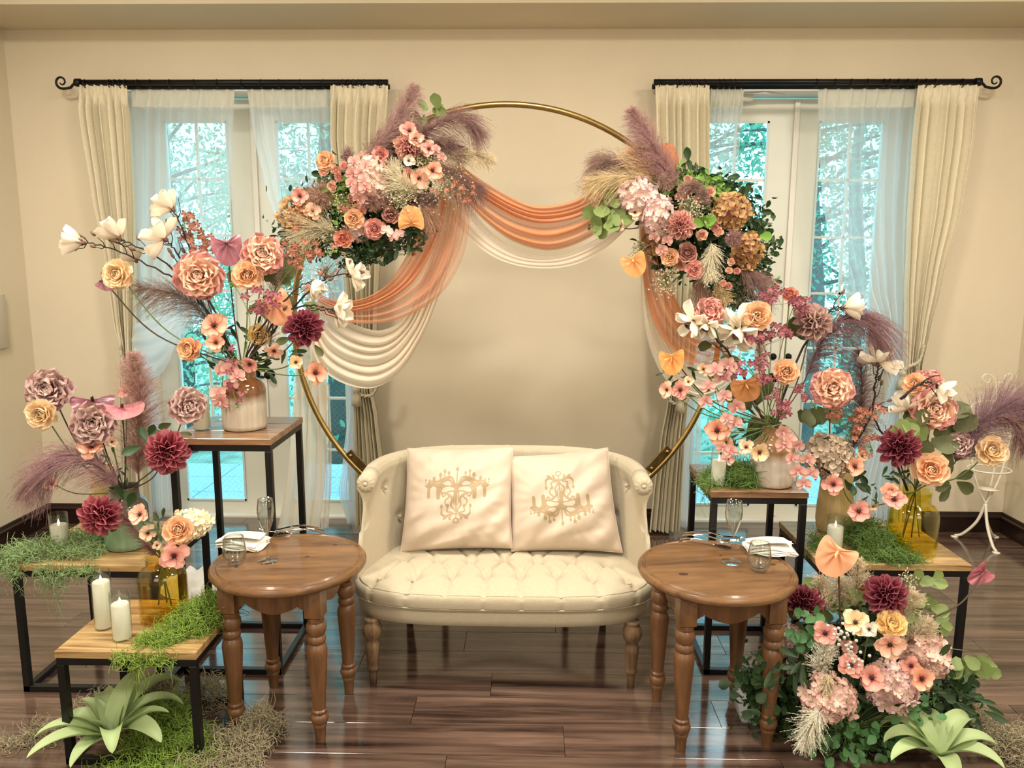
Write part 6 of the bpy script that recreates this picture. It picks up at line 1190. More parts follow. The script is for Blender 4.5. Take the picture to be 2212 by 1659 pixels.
spray('moth_orchid', 'pink moth orchid at right end of the left arch spray', [(900, 340), (930, 320), (960, 330)], [(945, 330), (955, 340), (942, 322)], 3.34, 'phal', 26, m_stem); spray('moth_orchid', 'pale moth orchid at the bottom of left arch spray', [(800, 480), (830, 500), (850, 512)], [(850, 512), (835, 500), (860, 506)], 3.35, 'phal2', 30, m_stem)
bloom('garden_rose', 704, 348, 42, 3.36, 'apricot', 'apricot rose at upper left of the left arch spray', (-.3, .3)); bloom('garden_rose', 764, 473, 44, 3.34, 'apricot', 'apricot rose low in the left arch spray', (0, 0)); bloom('garden_rose', 810, 495, 46, 3.34, 'blush', 'pink rose at the bottom of the left arch spray', (0, 0)); bloom('ranunculus', 843, 465, 42, 3.35, 'dust', 'dusty pink ranunculus above the orange anthurium', (.1, 0))
bloom('ranunculus', 741, 516, 42, 3.36, 'salmon', 'salmon ranunculus lowest in the left arch spray', (.1, .1)); bloom('ranunculus', 823, 334, 38, 3.38, 'blush', 'pink ranunculus above the blush hydrangea', (.1, .1)); bloom('dahlia', 884, 316, 62, 3.36, 'pinkd', 'pink dahlia at the top of left arch spray', (.1, .2))
bloom('anemone', 884, 283, 38, 3.34, 'anemp', 'pale pink anemone topmost in the left arch spray', (.1, .2)); bloom('anemone', 898, 300, 34, 3.33, 'peachy', 'pale pink bloom between topmost anemone and pink dahlia', (.2, 0)); bloom('anemone', 926, 322, 34, 3.34, 'anemp', 'pale pink anemone right of the pink arch dahlia', (.2, .1)); bloom('anemone', 883, 347, 26, 3.33, 'white', 'small white anemone below the pink arch dahlia', (0, 0))
bloom('anemone', 934, 368, 40, 3.33, 'anem', 'peach poppy at the right of the left arch spray', (.3, 0)); bloom('anemone', 905, 385, 44, 3.34, 'peachy', 'ruffled peach bloom left of the arch poppy', (.2, -.2)); bloom('anemone', 884, 380, 36, 3.36, 'blush', 'pink bloom at the left of the ruffled arch bloom', (0, -.2)); bloom('anemone', 648, 424, 38, 3.36, 'anemp', 'coral poppy above the mustard hydrangea', (-.2, .1)); bloom('anemone', 675, 456, 34, 3.36, 'peachy', 'pale peach poppy over the mustard hydrangea', (.1, .1))
for k, (x, y, s) in enumerate([(725, 367, 24), (743, 360, 22), (719, 402, 26), (733, 383, 24), (700, 373, 24), (760, 380, 20), (781, 436, 22), (760, 430, 18), (748, 448, 20), (783, 455, 20), (770, 452, 24), (738, 452, 22)]): bloom('ranunculus', x, y, s, 3.36, ['peachy', 'blush'][k % 2], 'spray rose '+SL1[k], (random.uniform(-.4, .4), random.uniform(-.2, .4)), whole=True, group='spray roses of the left arch spray', stem=False)
bloom('ranunculus', 893, 430, 36, 3.42, 'wine', 'dark wine bloom hidden above the orange arch anthurium', (.1, 0), whole=True, stem=False)
anthurium(888, 473, 50, 48, 3.33, ('#c47a42', '#d89a60'), '#e0b060', 'orange anthurium at lower right of left arch spray', 180, (.1, 0), P(850, 440, 3.45), .1, sprot=60)
pampas([(790, 370), (820, 315), (860, 265), (894, 190)], 54, 3.42, '#c8a49c', 'mauve pampas plume rising highest above the left arch spray', n=1100, fork=.8); pampas([(880, 330), (910, 290), (960, 262), (1000, 255), (1036, 285)], 56, 3.40, '#a6827c', 'dark mauve pampas arching right over the brass hoop', n=700, droop=.5); pampas([(900, 345), (930, 320), (960, 310), (1000, 325)], 40, 3.42, '#987670', 'dark mauve pampas below the one over the hoop', n=420, droop=.5)
pampas([(920, 355), (970, 340), (1020, 335), (1062, 345)], 34, 3.42, '#ecdcb8', 'cream pampas pointing right from the left arch spray', n=420); pampas([(920, 350), (960, 365), (1000, 390), (1030, 405)], 44, 3.40, '#9c786e', 'brown pampas drooping onto the orange tulle', n=520, droop=.6); pampas([(790, 370), (800, 330), (830, 305), (860, 300)], 34, 3.44, '#8f7c64', 'brown green plume behind the pink ranunculus', n=380)
fluff(752, 335, 36, 44, 3.42, '#ac8a86', 'small mauve seed head above the spray roses', 260, hair=.007); fluff(692, 425, 74, 84, 3.40, '#c9a48c', 'blush pampas tuft left in the left arch spray', 520); fluff(812, 430, 66, 60, 3.36, '#c09a8c', 'blush fluffy tuft under the blush hydrangea', 360); fluff(925, 432, 66, 50, 3.40, '#a88482', 'mauve tuft behind the orange arch anthurium', 380)
pampas([(905, 440), (920, 455), (932, 480)], 34, 3.38, '#c49c80', 'tan plume falling beside the orange arch anthurium', n=360); pampas([(730, 500), (700, 492), (670, 495), (652, 520)], 60, 3.38, '#ddd0ae', 'white feathery plume at lower left of the left arch spray', n=560, hair=.009, hw=.0012, droop=.4)
pampas([(900, 420), (880, 405), (862, 390), (850, 372)], 40, 3.34, '#efe4c6', 'ivory fern like plume in the centre of left arch spray', n=360, hair=.007, hw=.0013); pampas([(870, 440), (872, 420), (880, 405)], 34, 3.34, '#e4d6b2', 'ivory plume right of the dusty pink ranunculus', n=260, hair=.007, hw=.0013); pampas([(820, 385), (840, 368), (862, 352)], 22, 3.36, '#efe4c6', 'small ivory sprig above the arch hydrangea', n=140, hair=.007, hw=.0013)
tinyblooms([(850, 430), (860, 420), (880, 440)], 14, 220, 3.34, '#ddd3b4', 'cream baby breath in the centre of the left arch spray'); tinyblooms([(925, 350), (910, 345)], 13, 130, 3.36, '#cdbb98', 'pale wax flowers above the arch poppy'); tinyblooms([(960, 410), (985, 400), (940, 420)], 20, 230, 3.36, '#d9bfa4', 'beige tiny blooms at the right tip of the left spray'); tinyblooms([(735, 510), (700, 505), (690, 515)], 16, 200, 3.38, '#d8ceb0', 'cream tiny flowers beside the salmon ranunculus'); tinyblooms([(745, 430), (735, 445)], 12, 90, 3.36, '#c9d59a', 'greenish tiny flowers amid the spray roses'); tinyblooms([(640, 545), (630, 520)], 12, 90, 3.42, '#bfb08e', 'wispy dried seeds at lower left tip of the arch spray')
spray('orchid_spray', 'rust small orchids trailing over the orange tulle', [(900, 410), (950, 410), (1000, 420), (1005, 432)], cloudpts([(950, 410), (985, 405), (1005, 420)], 16, 12), 3.34, 'rust', 15, m_stem, small=True)
# ======== arch, right spray
foliage('dark green leaf mass at the heart of right arch spray', [(1500, 500), (1450, 470), (1550, 500), (1480, 540), (1520, 450), (1590, 560), (1610, 490), (1550, 420), (1500, 400), (1540, 600), (1440, 540), (1590, 610), (1470, 400), (1530, 540), (1600, 450)], 3.50, 'oval', m_leafd, 210, 26, 22, 2600)
foliage('bright small leaves at the top of right arch spray', [(1490, 385), (1520, 395), (1550, 420), (1470, 395), (1565, 435)], 3.42, 'oval', m_leafb, 44, 18, 13, 300); foliage('dark dangling leaves at right of the right arch spray', [(1630, 560), (1650, 540), (1645, 505), (1600, 640), (1560, 640), (1640, 590)], 3.44, 'oval', m_leafd, 44, 20, 14, 500); foliage('bright single ivy leaves by the pink dahlia', [(1530, 490), (1515, 482), (1645, 505)], 3.32, 'round', m_leafb, 5, 30, 4)
foliage('eucalyptus leaves hanging at left of the right arch spray', [(1300, 440), (1315, 462), (1328, 475), (1285, 490), (1310, 478), (1325, 450), (1295, 480), (1338, 460)], 3.36, 'round', m_leafe, 22, 32, 9, 60)
pampas([(1400, 400), (1360, 375), (1325, 352), (1290, 350)], 60, 3.44, '#a38478', 'brown pampas tuft at left end of right arch spray', n=620, droop=.5); pampas([(1420, 400), (1370, 385), (1320, 388), (1272, 400)], 48, 3.38, '#e8d2a4', 'cream pampas sweeping left above the swag', n=640, hair=.012); pampas([(1425, 400), (1405, 375), (1385, 350), (1368, 325)], 50, 3.40, '#e4c49a', 'cream pampas between the brown and mauve ones', n=560); pampas([(1455, 420), (1440, 370), (1405, 310), (1366, 240)], 52, 3.38, '#c09894', 'tall mauve pampas rising above right arch spray', n=1200, fork=.8)
fluff(1436, 392, 46, 50, 3.36, '#b8988a', 'blush seed head before the tall mauve pampas', 380, hair=.008); pampas([(1532, 452), (1520, 420), (1500, 400), (1475, 410)], 26, 3.34, '#ac8a80', 'small mauve plume curling over the spray roses', n=300); fluff(1585, 515, 46, 46, 3.34, '#b58e88', 'pink feathery tuft between the mustard hydrangeas', 300); fluff(1438, 478, 40, 56, 3.34, '#cfa898', 'blush tuft between lilac hydrangea and pink dahlia', 260, hair=.008)
pampas([(1595, 575), (1615, 590), (1640, 605), (1652, 625)], 44, 3.40, '#ac8a82', 'mauve brown plume at lower right of right arch spray', n=480, droop=.4); pampas([(1510, 590), (1512, 610), (1520, 640), (1530, 660)], 46, 3.40, '#b9957f', 'blush plume hanging under the right arch spray', n=480, droop=.5)
pampas([(1535, 520), (1538, 545), (1530, 575), (1535, 600)], 32, 3.32, '#efe4c8', 'ivory fern like plume in the right arch spray', n=360, hair=.008, hw=.0014); pampas([(1540, 610), (1555, 630), (1570, 650)], 24, 3.36, '#d8c08e', 'yellowish fern tip at the bottom of right spray', n=170, hair=.008, hw=.0014)
hydrangea(1374, 425, 76, 76, 3.38, 'hbl', 'lilac blush hydrangea farther left in right arch spray', n=58, fl=22); hydrangea(1418, 464, 66, 84, 3.36, 'hbl', 'lilac blush hydrangea beside the pink arch dahlia', n=58, fl=22); hydrangea(1578, 455, 70, 70, 3.40, 'hmus', 'mustard hydrangea higher in the right arch spray', n=48, fl=24); hydrangea(1615, 542, 56, 74, 3.40, 'hmus', 'mustard hydrangea lower in the right arch spray', n=44, fl=24); hydrangea(1408, 520, 40, 40, 3.44, 'hmus', 'small mustard hydrangea behind the arch moth orchids', n=22, fl=20)
bloom('dahlia', 1470, 487, 60, 3.30, 'pinkd', 'pink dahlia in the middle of right arch spray', (0, .1)); bloom('garden_rose', 1447, 556, 40, 3.34, 'apricot', 'apricot rose at lower left of right arch spray', (-.1, 0)); bloom('ranunculus', 1485, 548, 48, 3.34, 'dust', 'dusty beige ranunculus of the right arch spray', (0, .2)); bloom('ranunculus', 1499, 583, 44, 3.32, 'blush', 'pink ranunculus lowest in the right arch spray', (.1, -.1)); bloom('ranunculus', 1469, 574, 28, 3.36, 'peachy', 'small peach rose beside the lowest arch ranunculus', (0, 0), whole=True, stem=False)
for k, (x, y, s) in enumerate([(1486, 388, 22), (1474, 408, 22), (1500, 396, 20), (1464, 426, 18), (1478, 424, 24), (1504, 434, 24), (1534, 415, 26), (1474, 450, 20), (1553, 502, 24), (1545, 492, 20), (1516, 508, 28), (1540, 478, 22), (1575, 585, 18), (1592, 585, 18), (1561, 613, 18), (1574, 619, 18), (1580, 566, 20), (1490, 412, 18)]): bloom('ranunculus', x, y, s, 3.36, ['peachy', 'blush'][k % 2], 'spray rose '+SL2[k], (random.uniform(-.4, .4), random.uniform(-.2, .4)), whole=True, group='spray roses of the right arch spray', stem=False)
bloom('anemone', 1371, 459, 28, 3.33, 'anemc', 'small cream bloom below the lilac arch hydrangea', (.1, .3)); bloom('anemone', 1337, 487, 32, 3.34, 'peachy', 'peach bloom beside the arch eucalyptus leaves', (-.4, .1), P(1390, 490, 3.45)); spray('moth_orchid', 'pink moth orchids left in the right arch spray', [(1470, 500), (1430, 505), (1412, 515)], [(1414, 512), (1441, 520), (1430, 540)], 3.30, 'phal', 30, m_stem)
anthurium(1370, 570, 48, 50, 3.32, ('#c47a42', '#d89a60'), '#e6c070', 'orange anthurium hanging off the right arch spray', 20, (-.2, .3), P(1410, 525, 3.42), .3, sprot=60)
tinyblooms([(1480, 440), (1495, 455), (1515, 460)], 16, 260, 3.34, '#d9d0b4', 'cream baby breath above the pink arch dahlia'); tinyblooms([(1440, 600), (1430, 620), (1455, 580)], 13, 180, 3.36, '#d8ccb0', 'cream baby breath hanging at lower left of right spray'); tinyblooms([(1385, 530), (1375, 540)], 9, 70, 3.38, '#a89878', 'dry seed sprig left of the arch moth orchids'); tinyblooms([(1600, 655), (1620, 650)], 22, 220, 3.44, '#a08a7c', 'brownish seed spray at bottom of the right arch spray')
# ======== tall right stand
B = V5+Vector((0, 0, .24)); BW = B
pampas([(1735, 830), (1760, 770), (1790, 715), (1830, 688), (1870, 690), (1892, 725)], 90, 3.08, '#a27c7e', 'mauve pampas arching right over the right bouquet', n=900, droop=.7, base=B, side=(.3, 0)); pampas([(1836, 985), (1852, 920), (1862, 850), (1855, 760)], 52, 3.16, '#aa8884', 'thick mauve pampas standing right of the pink peony', n=900, droop=.5)
pampas([(1640, 800), (1640, 760), (1636, 720)], 26, 3.18, '#c0a090', 'pale pampas hidden behind the magenta orchids', n=200, base=B); foliage('dark olive leaf under the right peach anthurium', [(1625, 890), (1640, 900)], 3.14, 'round', m_leafo, 6, 62, 10); foliage('green stem leaves around the neck of right vase', [(1660, 900), (1590, 940), (1640, 930), (1450, 800), (1500, 825), (1600, 900)], 3.04, 'lance', m_leafd, 40, 24, 16); foliage('grey green lobed leaves in the right bouquet', [(1550, 750), (1710, 720), (1740, 880), (1760, 890), (1770, 870)], 3.14, 'round', m_leafo, 16, 42, 9)
bloom('garden_rose', 1636, 684, 64, 2.98, 'apricot', 'large apricot rose at the top of right bouquet', (0, .15), B); bloom('garden_rose', 1697, 804, 58, 2.98, 'apricot', 'apricot rose at the centre of right bouquet', (.1, .05), B); bloom('dahlia', 1756, 697, 80, 3.02, 'mauvel', 'dusty mauve dahlia upper right of right bouquet', (.35, .1), B, m_s=m_dstem); bloom('peony', 1534, 676, 62, 3.05, 'blush', 'pale pink peony at upper left of right bouquet', (-.1, .4), B); bloom('ranunculus', 1706, 636, 36, 3.04, 'salmon', 'small coral rose topmost in right bouquet', (0, .2), B)
bloom('anemone', 1549, 930, 56, 2.92, 'anem', 'large peach anemone at left of right tall vase', (-.1, 0), B); bloom('anemone', 1612, 966, 34, 2.90, 'anemc', 'small cream anemone in front of the right tall vase', (-.2, .2), B); bloom('anemone', 1640, 977, 46, 2.90, 'cream', 'cream ruffled bloom in front of the right tall vase', (.4, -.1), B)
bloom('anemone', 1441, 842, 36, 3.0, 'peachy', 'peach bloom farthest left in the right bouquet', (-.5, 0), B); bloom('anemone', 1470, 842, 38, 2.98, 'anemp', 'peach anemone second from the left in right bouquet', (-.2, -.2), B); bloom('anemone', 1487, 825, 24, 2.99, 'anemc', 'tiny cream bloom near the leftmost right bouquet blooms', (0, .3), B); bloom('anemone', 1520, 798, 28, 3.0, 'anemc', 'small yellow anemone above left moth orchids', (-.5, .2), B); bloom('anemone', 1568, 955, 34, 2.94, 'peachy', 'pink petals below the large right anemone', (.3, -.3), B)
anthurium(1452, 780, 50, 52, 3.0, ('#c87838', '#de9450'), '#b8863c', 'orange anthurium farthest left in the right bouquet', 10, (-.3, .4), B, .35, sprot=40); anthurium(1612, 838, 60, 60, 2.94, ('#bf7c4a', '#d99c68'), '#b8863c', 'peach orange anthurium in the heart of right bouquet', 15, (.1, -.3), B, .45)
spray('orchid_spray', 'magenta small orchids highest in the right bouquet', [(1655, 920), (1665, 760), (1668, 620), (1680, 600)], cloudpts([(1665, 620), (1680, 640), (1655, 650)], 10, 9), 3.02, 'burg', 20, m_stem, small=True, buds=3); spray('orchid_spray', 'magenta small orchids left of the mauve dahlia', [(1655, 920), (1690, 740), (1720, 650), (1740, 640)], cloudpts([(1710, 645), (1735, 655), (1725, 665)], 16, 9), 3.0, 'burg', 20, m_stem, small=True); spray('orchid_spray', 'magenta small orchids beneath the top apricot rose', [(1655, 920), (1660, 800), (1640, 730), (1600, 730)], cloudpts([(1610, 728), (1650, 722), (1690, 712), (1700, 720)], 22, 9), 2.98, 'burg', 21, m_stem, small=True, buds=3)
spray('orchid_spray', 'magenta small orchids among the left moth orchids', [(1655, 920), (1640, 830), (1600, 780), (1560, 790)], cloudpts([(1590, 780), (1625, 795), (1570, 810), (1650, 800), (1655, 830)], 28, 12), 2.93, 'burg', 20, m_stem, small=True, buds=2); spray('orchid_spray', 'magenta small orchids right of the peach orange anthurium', [(1655, 920), (1670, 860), (1690, 880), (1690, 900)], cloudpts([(1665, 850), (1680, 870), (1690, 890)], 14, 9), 2.95, 'burg', 19, m_stem, small=True, buds=4); spray('orchid_spray', 'magenta small orchids trailing right toward the pink peony', [(1655, 920), (1690, 840), (1740, 850), (1760, 880)], cloudpts([(1715, 840), (1745, 860)], 8, 9), 2.97, 'burg', 18, m_stem, small=True, buds=4)
spray('moth_orchid', 'pink moth orchid spray left of the right bouquet anthurium', [(1655, 920), (1640, 830), (1580, 780), (1545, 830), (1560, 900)], [(1545, 800, 44), (1572, 790, 44), (1530, 835), (1565, 856, 42), (1525, 868), (1593, 878, 42), (1570, 905), (1586, 915), (1560, 815)], 2.92, 'phal', 38, m_stem); spray('moth_orchid', 'pink moth orchids hanging to the candle on right stand', [(1640, 925), (1590, 930), (1570, 960), (1575, 995)], [(1562, 968), (1572, 992), (1580, 975)], 2.90, 'phal', 38, m_stem)
spray('moth_orchid', 'pink moth orchid spray hanging right of the right tall vase', [(1665, 920), (1700, 920), (1730, 960), (1740, 1040)], [(1692, 932), (1705, 950), (1722, 962), (1694, 962), (1710, 990), (1745, 992), (1725, 1018), (1752, 1022), (1736, 1045)], 2.86, 'phal', 40, m_stem)
magnolia(1482, 706, 62, 3.0, 215, 'white magnolia farthest left in right bouquet', [(1655, 925, 3.05), (1600, 800, 3.05), (1545, 730, 3.03), (1505, 700, 3.02)], .75, twigs=5); magnolia(1524, 716, 48, 2.99, 250, 'white magnolia behind the dark twig of right bouquet', None, .7); magnolia(1576, 712, 76, 3.0, 190, 'large open white magnolia below the top apricot rose', None, .9); magnolia(1590, 735, 60, 2.98, 250, 'white magnolia petals pointing down in right bouquet', None, .8)
t = magnolia(1846, 663, 60, 3.05, 5, 'flat lying magnolia at the upper right of right bouquet', [(1670, 925, 3.05), (1720, 780, 3.06), (1770, 700, 3.07), (1800, 665, 3.06)], .15, twigs=7); magnolia(1905, 760, 66, 3.05, 80, 'open cream magnolia at right before the tied drape', [(1820, 1000, 3.12), (1880, 900, 3.10), (1890, 830, 3.08), (1896, 800, 3.06)], .7, twigs=9)
# ======== wide right stand, yellow vase
B = V6+Vector((0, 0, .27))
hydrangea(1792, 985, 92, 96, 3.02, 'hbei', 'beige hydrangea above the pale yellow vase', B, n=66, fl=26); bloom('peony', 1797, 839, 88, 2.98, 'pinkpe', 'large pink peony above the beige hydrangea', (.05, .1), B, m_s=m_dstem)
bloom('anemone', 1800, 1046, 46, 2.92, 'anemp', 'pink anemone hanging over the pale yellow vase', (0, -.05), B); bloom('anemone', 1846, 1008, 44, 2.95, 'anem', 'peach anemone right of the beige hydrangea', (.3, .1), B); bloom('anemone', 1855, 1104, 48, 2.88, 'anemp', 'pink anemone lying on the moss mound', (-.05, 0), B); bloom('anemone', 1862, 985, 22, 2.98, 'cream', 'tiny cream bud cluster right of beige hydrangea', (.3, .1), B)
spray('orchid_spray', 'rust small orchids between pink peony and wine dahlia', [(1800, 1040), (1830, 950), (1870, 900), (1900, 895)], cloudpts([(1800, 900), (1830, 895), (1870, 895), (1890, 885)], 26, 12), 3.0, 'rust', 18, m_leafb, small=True); spray('orchid_spray', 'rust small orchids hanging left of the wine dahlia', [(1800, 1040), (1840, 930), (1870, 940), (1885, 975)], cloudpts([(1850, 905), (1860, 940), (1880, 960)], 22, 10), 2.98, 'rust', 17, m_leafb, small=True, buds=4)
foliage('dark leaves under the beige hydrangea', [(1770, 1022), (1835, 1035), (1850, 1035)], 2.98, 'oval', m_leafd, 9, 30, 8)
# ======== wide right stand, amber vase
B = V7+Vector((0, 0, .25)); dv = [V7+Vector((-.05, -.03, .07)), V7+Vector((.0, .0, .06)), V7+Vector((.02, -.02, .07)), V7+Vector((-.02, .03, .06)), V7+Vector((-.06, .0, .08)), V7+Vector((.03, .02, .07))]
bloom('dahlia', 1942, 965, 88, 2.90, 'wine', 'wine red dahlia above the amber vase', (-.1, .1), B, deep=dv[1], m_s=m_dstem); bloom('peony', 2016, 885, 90, 2.96, 'pinkpe', 'pink peony highest above the amber vase', (.1, .1), B, deep=dv[0], m_s=m_dstem); bloom('peony', 2000, 835, 70, 3.05, 'blush', 'pale pink peony behind the upper twig at right', (.1, .4), B); bloom('garden_rose', 2010, 1016, 78, 2.86, 'apricot', 'apricot rose above the shoulder of the amber vase', (.1, .1), B, deep=dv[2]); bloom('garden_rose', 2140, 974, 72, 2.88, 'cream', 'cream rose farthest right beside the pampas', (.25, .2), B, deep=dv[3])
bloom('peony', 2072, 962, 56, 2.94, 'mauvel', 'dusty mauve bloom in front of the far right pampas', (-.4, .2), B); bloom('anemone', 1924, 1060, 38, 2.88, 'anem', 'upper peach anemone over the lip of amber vase', (-.1, .5), B); bloom('anemone', 1931, 1080, 52, 2.86, 'anemp', 'lower pink anemone over the lip of amber vase', (.1, .4), B); bloom('anemone', 1886, 1094, 20, 2.90, 'anemc', 'tiny drooping bloom left of the amber vase', (0, -.5), B)
magnolia(1952, 868, 60, 3.0, 120, 'cream magnolia behind the rust orchids at right', [(1960, 1060, 3.0), (1920, 960, 3.02), (1880, 880, 3.02)], .4, twigs=5); magnolia(2040, 852, 54, 2.92, -60, 'white magnolia on the dark twig over the far right peony', [(1945, 862, 2.93), (1990, 828, 2.93), (2020, 830, 2.93)], .5, twigs=5)
t = thing('twig', 'bare dark twig above the far right pink peony', 'twig', P(1950, 862, 2.92)); MB().tube(catmull([P(1944, 862, 2.93), P(1975, 838, 2.92), P(1998, 822, 2.92), P(2015, 813, 2.92), P(2030, 811, 2.92)], 6), [.0045, .0044]+[.0043-.0001*k for k in range(23)], 6).build('branch', m_twig, t); MB().tube([P(1985, 832, 2.92), P(2010, 836, 2.92), P(2026, 858, 2.92)], .002, 5).build('branch', m_twig, t); MB().tube([P(1968, 845, 2.92), P(1976, 826, 2.92)], .002, 5).build('branch', m_twig, t)
bloom('garden_rose', 1975, 830, 50, 3.0, 'apricot', 'apricot petals tucked behind the bare twig', (-.3, .5), B)
pampas([(2055, 1010), (2090, 960), (2130, 910), (2180, 880), (2230, 880)], 96, 2.95, '#a28088', 'thick mauve pampas reaching the right photo edge', n=1300, droop=.3, base=B, hair=.014); pampas([(2150, 900), (2185, 905), (2205, 930), (2215, 960)], 40, 2.9, '#a8837c', 'pinkish pampas strands at the right photo edge', n=340, droop=.6)
foliage('green leaf right of rust orchids above wine dahlia', [(1945, 905), (1950, 915)], 2.92, 'round', m_leafe, 3, 52, 5); foliage('olive lobed leaves below the far right peony', [(2005, 930), (2020, 940), (2040, 925), (1985, 925), (2010, 950)], 2.95, 'round', m_leafo, 12, 46, 9); foliage('grey green leaves right of the apricot rose at right', [(2060, 1040), (2050, 1035), (2045, 985)], 2.95, 'oval', m_leafo, 7, 46, 8); foliage('small dark leaves left of the amber vase neck', [(1905, 1030), (1925, 1025), (1890, 1060), (1880, 1080), (1945, 1015)], 2.92, 'lance', m_leafd, 24, 22, 8)
# ======== floor bouquet at right
Y = 2.45; BF = PZ(1850, 1560, .03)
t = thing('flower_foam', 'translucent wrapped foam tray half hidden behind the right table leg', 'flower foam', BF)
MB().box((.86, 2.60, .062), (.16, .12, .12), bev=.02).build('wrap', mat('foam_wrap', '#c7cdd0', .25, alpha=.7), t); MB().box((1.13, 2.54, .075), (.34, .22, .145), bev=.03).build('foam', m_leafd, t)
foliage('dense dark green leaf skirt of the floor bouquet', [(1850, 1560), (1760, 1560), (1700, 1540), (1950, 1560), (2030, 1540), (1820, 1600), (1900, 1610), (1720, 1480), (1690, 1500), (1640, 1470), (1980, 1590), (1770, 1610), (2050, 1500), (1650, 1520), (1860, 1530), (1950, 1520)], 2.44, 'round', m_leafd, 300, 26, 26, 3600, ground=0)
foliage('mid green eucalyptus leaves in front of the floor bouquet', [(1820, 1580), (1870, 1590), (1850, 1630), (1800, 1620), (1920, 1600), (1760, 1600), (1980, 1540)], 2.34, 'round', m_leafd if False else mat('leaf_mid', '#4a7a44', .5, nscale=30, namt=.2, rnd=.2, trans=.2), 90, 22, 22, 300, ground=0)
foliage('olive branch leaves at right of the floor bouquet', [(2050, 1500), (2080, 1520), (2040, 1540), (2100, 1530), (2060, 1470)], 2.40, 'lance', m_leafd, 40, 46, 18, ground=0); foliage('long green leaves among the floor hydrangeas', [(1740, 1420), (1830, 1480), (1760, 1450), (1810, 1470), (1690, 1450)], 2.40, 'lance', m_leafd, 30, 44, 16)
foliage('eucalyptus leaves behind the peach floor anthurium', [(1775, 1300), (1790, 1290), (1830, 1305), (1860, 1310), (1815, 1330), (1850, 1300), (1745, 1340)], 2.58, 'round', m_leafe, 26, 38, 14); foliage('eucalyptus leaves right of the top floor dahlia', [(1985, 1270), (2000, 1300), (1990, 1340), (2010, 1260), (2020, 1350), (1985, 1320)], 2.58, 'round', m_leafe, 24, 36, 12)
t = foliage('pale eucalyptus spray reaching right of floor bouquet', [(2070, 1375), (2075, 1420), (2115, 1425), (2125, 1450), (2100, 1415)], 2.46, 'round', m_leafe, 13, 42, 7); MB().tube(catmull([P(2000, 1400, 2.5), P(2060, 1402, 2.47), P(2105, 1415, 2.46), P(2135, 1460, 2.45)], 8), .0014, 5).build('stem', m_stem, t)
foliage('dark green round leaves left of the pink floor anemone', [(1730, 1345), (1740, 1380), (1720, 1370), (1750, 1350)], 2.46, 'round', mat('leaf_mid', '#4a7a44', .5), 26, 28, 11)
foliage('dark leaves filling the heart of the floor bouquet', [(1850, 1400), (1900, 1420), (1800, 1430), (1950, 1430), (1870, 1350), (1780, 1390), (1900, 1460), (1760, 1440)], 2.53, 'oval', m_leafd, 90, 30, 22, 1200)
hydrangea(1702, 1402, 66, 110, 2.52, 'hbl', 'lilac blush hydrangea behind the right table leg', BF, n=60, fl=26); hydrangea(1790, 1508, 122, 100, 2.36, 'hbl2', 'pink blush hydrangea lowest in the floor bouquet', BF, n=84, fl=28); hydrangea(1925, 1482, 116, 106, 2.38, 'hbl', 'large lilac blush hydrangea in centre of floor bouquet', BF, n=90, fl=28); hydrangea(2000, 1412, 98, 96, 2.44, 'hbl2', 'pink blush hydrangea at right of the floor bouquet', BF, n=76, fl=28)
bloom('dahlia', 1914, 1286, 92, 2.48, 'wine', 'wine pink dahlia at the top of floor bouquet', (.1, .1), BF, m_s=m_dstem); bloom('dahlia', 1738, 1302, 78, 2.56, 'wine', 'dark wine dahlia against the right round table', (-.1, .1), BF, m_s=m_dstem); bloom('garden_rose', 1926, 1350, 72, 2.42, 'yellow', 'yellow rose in the middle of the floor bouquet', (.1, .5), BF)
bloom('anemone', 1783, 1368, 54, 2.40, 'anemp', 'pink anemone at left of the floor bouquet', (-.2, .1), BF); bloom('anemone', 1848, 1345, 58, 2.42, 'cream', 'pale peach ruffled bloom left of the yellow rose', (-.1, .5), BF); bloom('anemone', 1877, 1359, 38, 2.38, 'white', 'small cream anemone beside the yellow rose', (0, 0), BF); bloom('anemone', 1922, 1392, 62, 2.36, 'peachy', 'large peach bloom below the yellow rose', (.1, -.3), BF)
bloom('anemone', 1883, 1464, 58, 2.32, 'anemp', 'pink anemone in front of the central floor hydrangea', (0, .1), BF); bloom('anemone', 1838, 1438, 58, 2.36, 'anemp', 'pink anemone below the white berries', (-.1, .4), BF); bloom('anemone', 1990, 1466, 54, 2.32, 'anem', 'pink anemone farthest right in floor bouquet', (.2, 0), BF); bloom('anemone', 1968, 1438, 44, 2.36, 'anemp', 'pink anemone partly behind the rightmost floor one', (-.1, 0), BF); bloom('anemone', 1835, 1400, 40, 2.42, 'dust', 'dusty pink bloom behind the white berries', (0, .2), BF); bloom('ranunculus', 1862, 1270, 34, 2.56, 'salmon', 'small salmon bloom left of the top floor dahlia', (-.2, .2), BF)
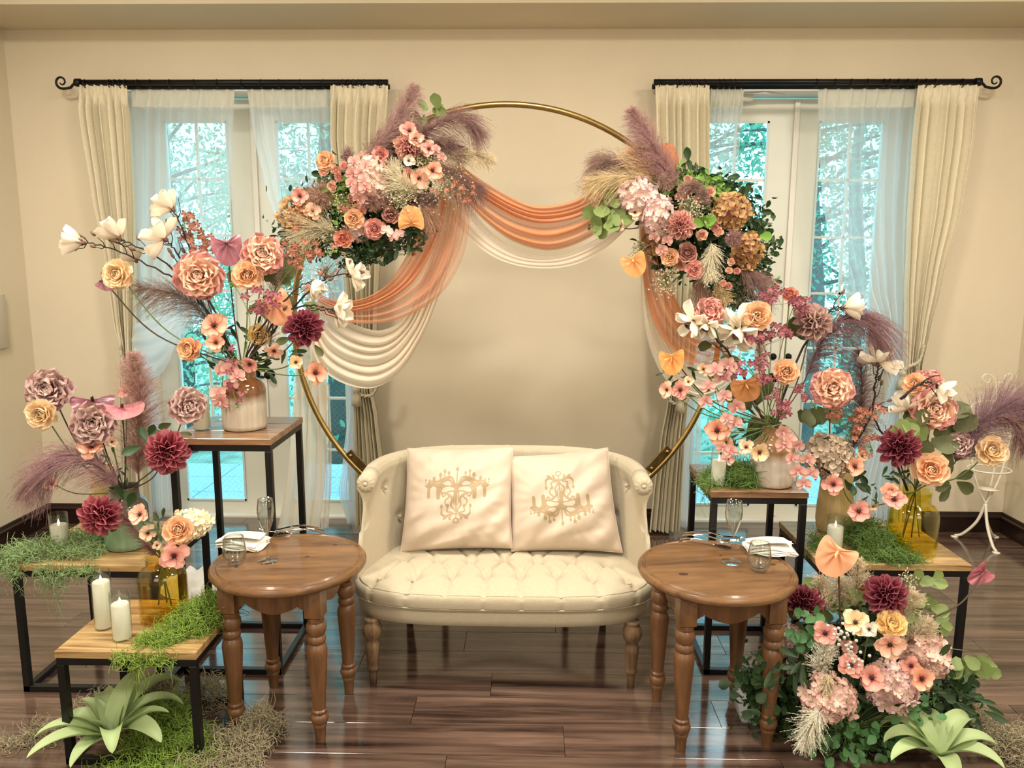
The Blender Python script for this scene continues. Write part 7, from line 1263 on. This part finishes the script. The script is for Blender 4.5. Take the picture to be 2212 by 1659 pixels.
anthurium(1803, 1203, 76, 78, 2.52, ('#d5845c', '#e9ac84'), '#f0b070', 'large peach anthurium topmost in floor bouquet', -25, (-.1, .15), BF, .1, sprot=60)
anthurium(2118, 1240, 40, 56, 2.62, ('#8e3d50', '#b06a72'), '#5d3f38', 'wine pink anthurium on a long stem far right', -60, (.5, 0), P(1990, 1345, 2.52), .35, stemm=m_dstem, sprot=20)
white = '#f3ead6'
for pa, w, Yq, la in (([(1790, 1330), (1780, 1290), (1770, 1250)], 34, 2.58, 'cream plume left below the peach floor anthurium'), ([(1840, 1320), (1850, 1270), (1853, 1208)], 30, 2.56, 'tall cream plume beside the peach floor anthurium'), ([(1820, 1310), (1815, 1280), (1812, 1250)], 26, 2.6, 'short cream plume under the peach floor anthurium'), ([(1780, 1460), (1775, 1430), (1790, 1395)], 34, 2.38, 'white plume beside the left pink floor anemone'), ([(1940, 1350), (1955, 1310), (1975, 1285)], 34, 2.5, 'cream plume right of the top floor dahlia'), ([(1960, 1390), (1985, 1365), (2010, 1345)], 30, 2.44, 'cream plume above the right floor hydrangea'), ([(1775, 1530), (1755, 1560), (1735, 1610)], 46, 2.28, 'white feathery sprig hanging to the floor'), ([(1790, 1450), (1788, 1480), (1785, 1505)], 18, 2.32, 'narrow cream sprig over the lowest floor hydrangea')):
    pampas(pa, w, Yq, white if 'white' in la else '#e6d8b8', la, n=300, hair=.007, hw=.0015, cat='dried flower', name='astilbe')
t = thing('white_berries', 'cluster of white knobbly berries in the floor bouquet', 'berries', P(1825, 1380, 2.36)); bm_ = MB().lathe([(0, -.0055), (.004, -.004), (.0058, 0), (.004, .004), (0, .0055)], 8).mesh('berry', mat('berry_white', '#efe6da', .8, bump=.8, bscale=400))
for x, y in cloudpts([(1812, 1350), (1825, 1375), (1840, 1400), (1805, 1365), (1850, 1420), (1832, 1435)], 44, 9): link('berry', bm_, t, Matrix.Translation(P(x, y, 2.34+random.uniform(-.015, .02))))
tinyblooms([(1960, 1250), (1965, 1270)], 10, 90, 2.54, '#d8ccb0', 'small cream seed sprig right of the top floor dahlia')
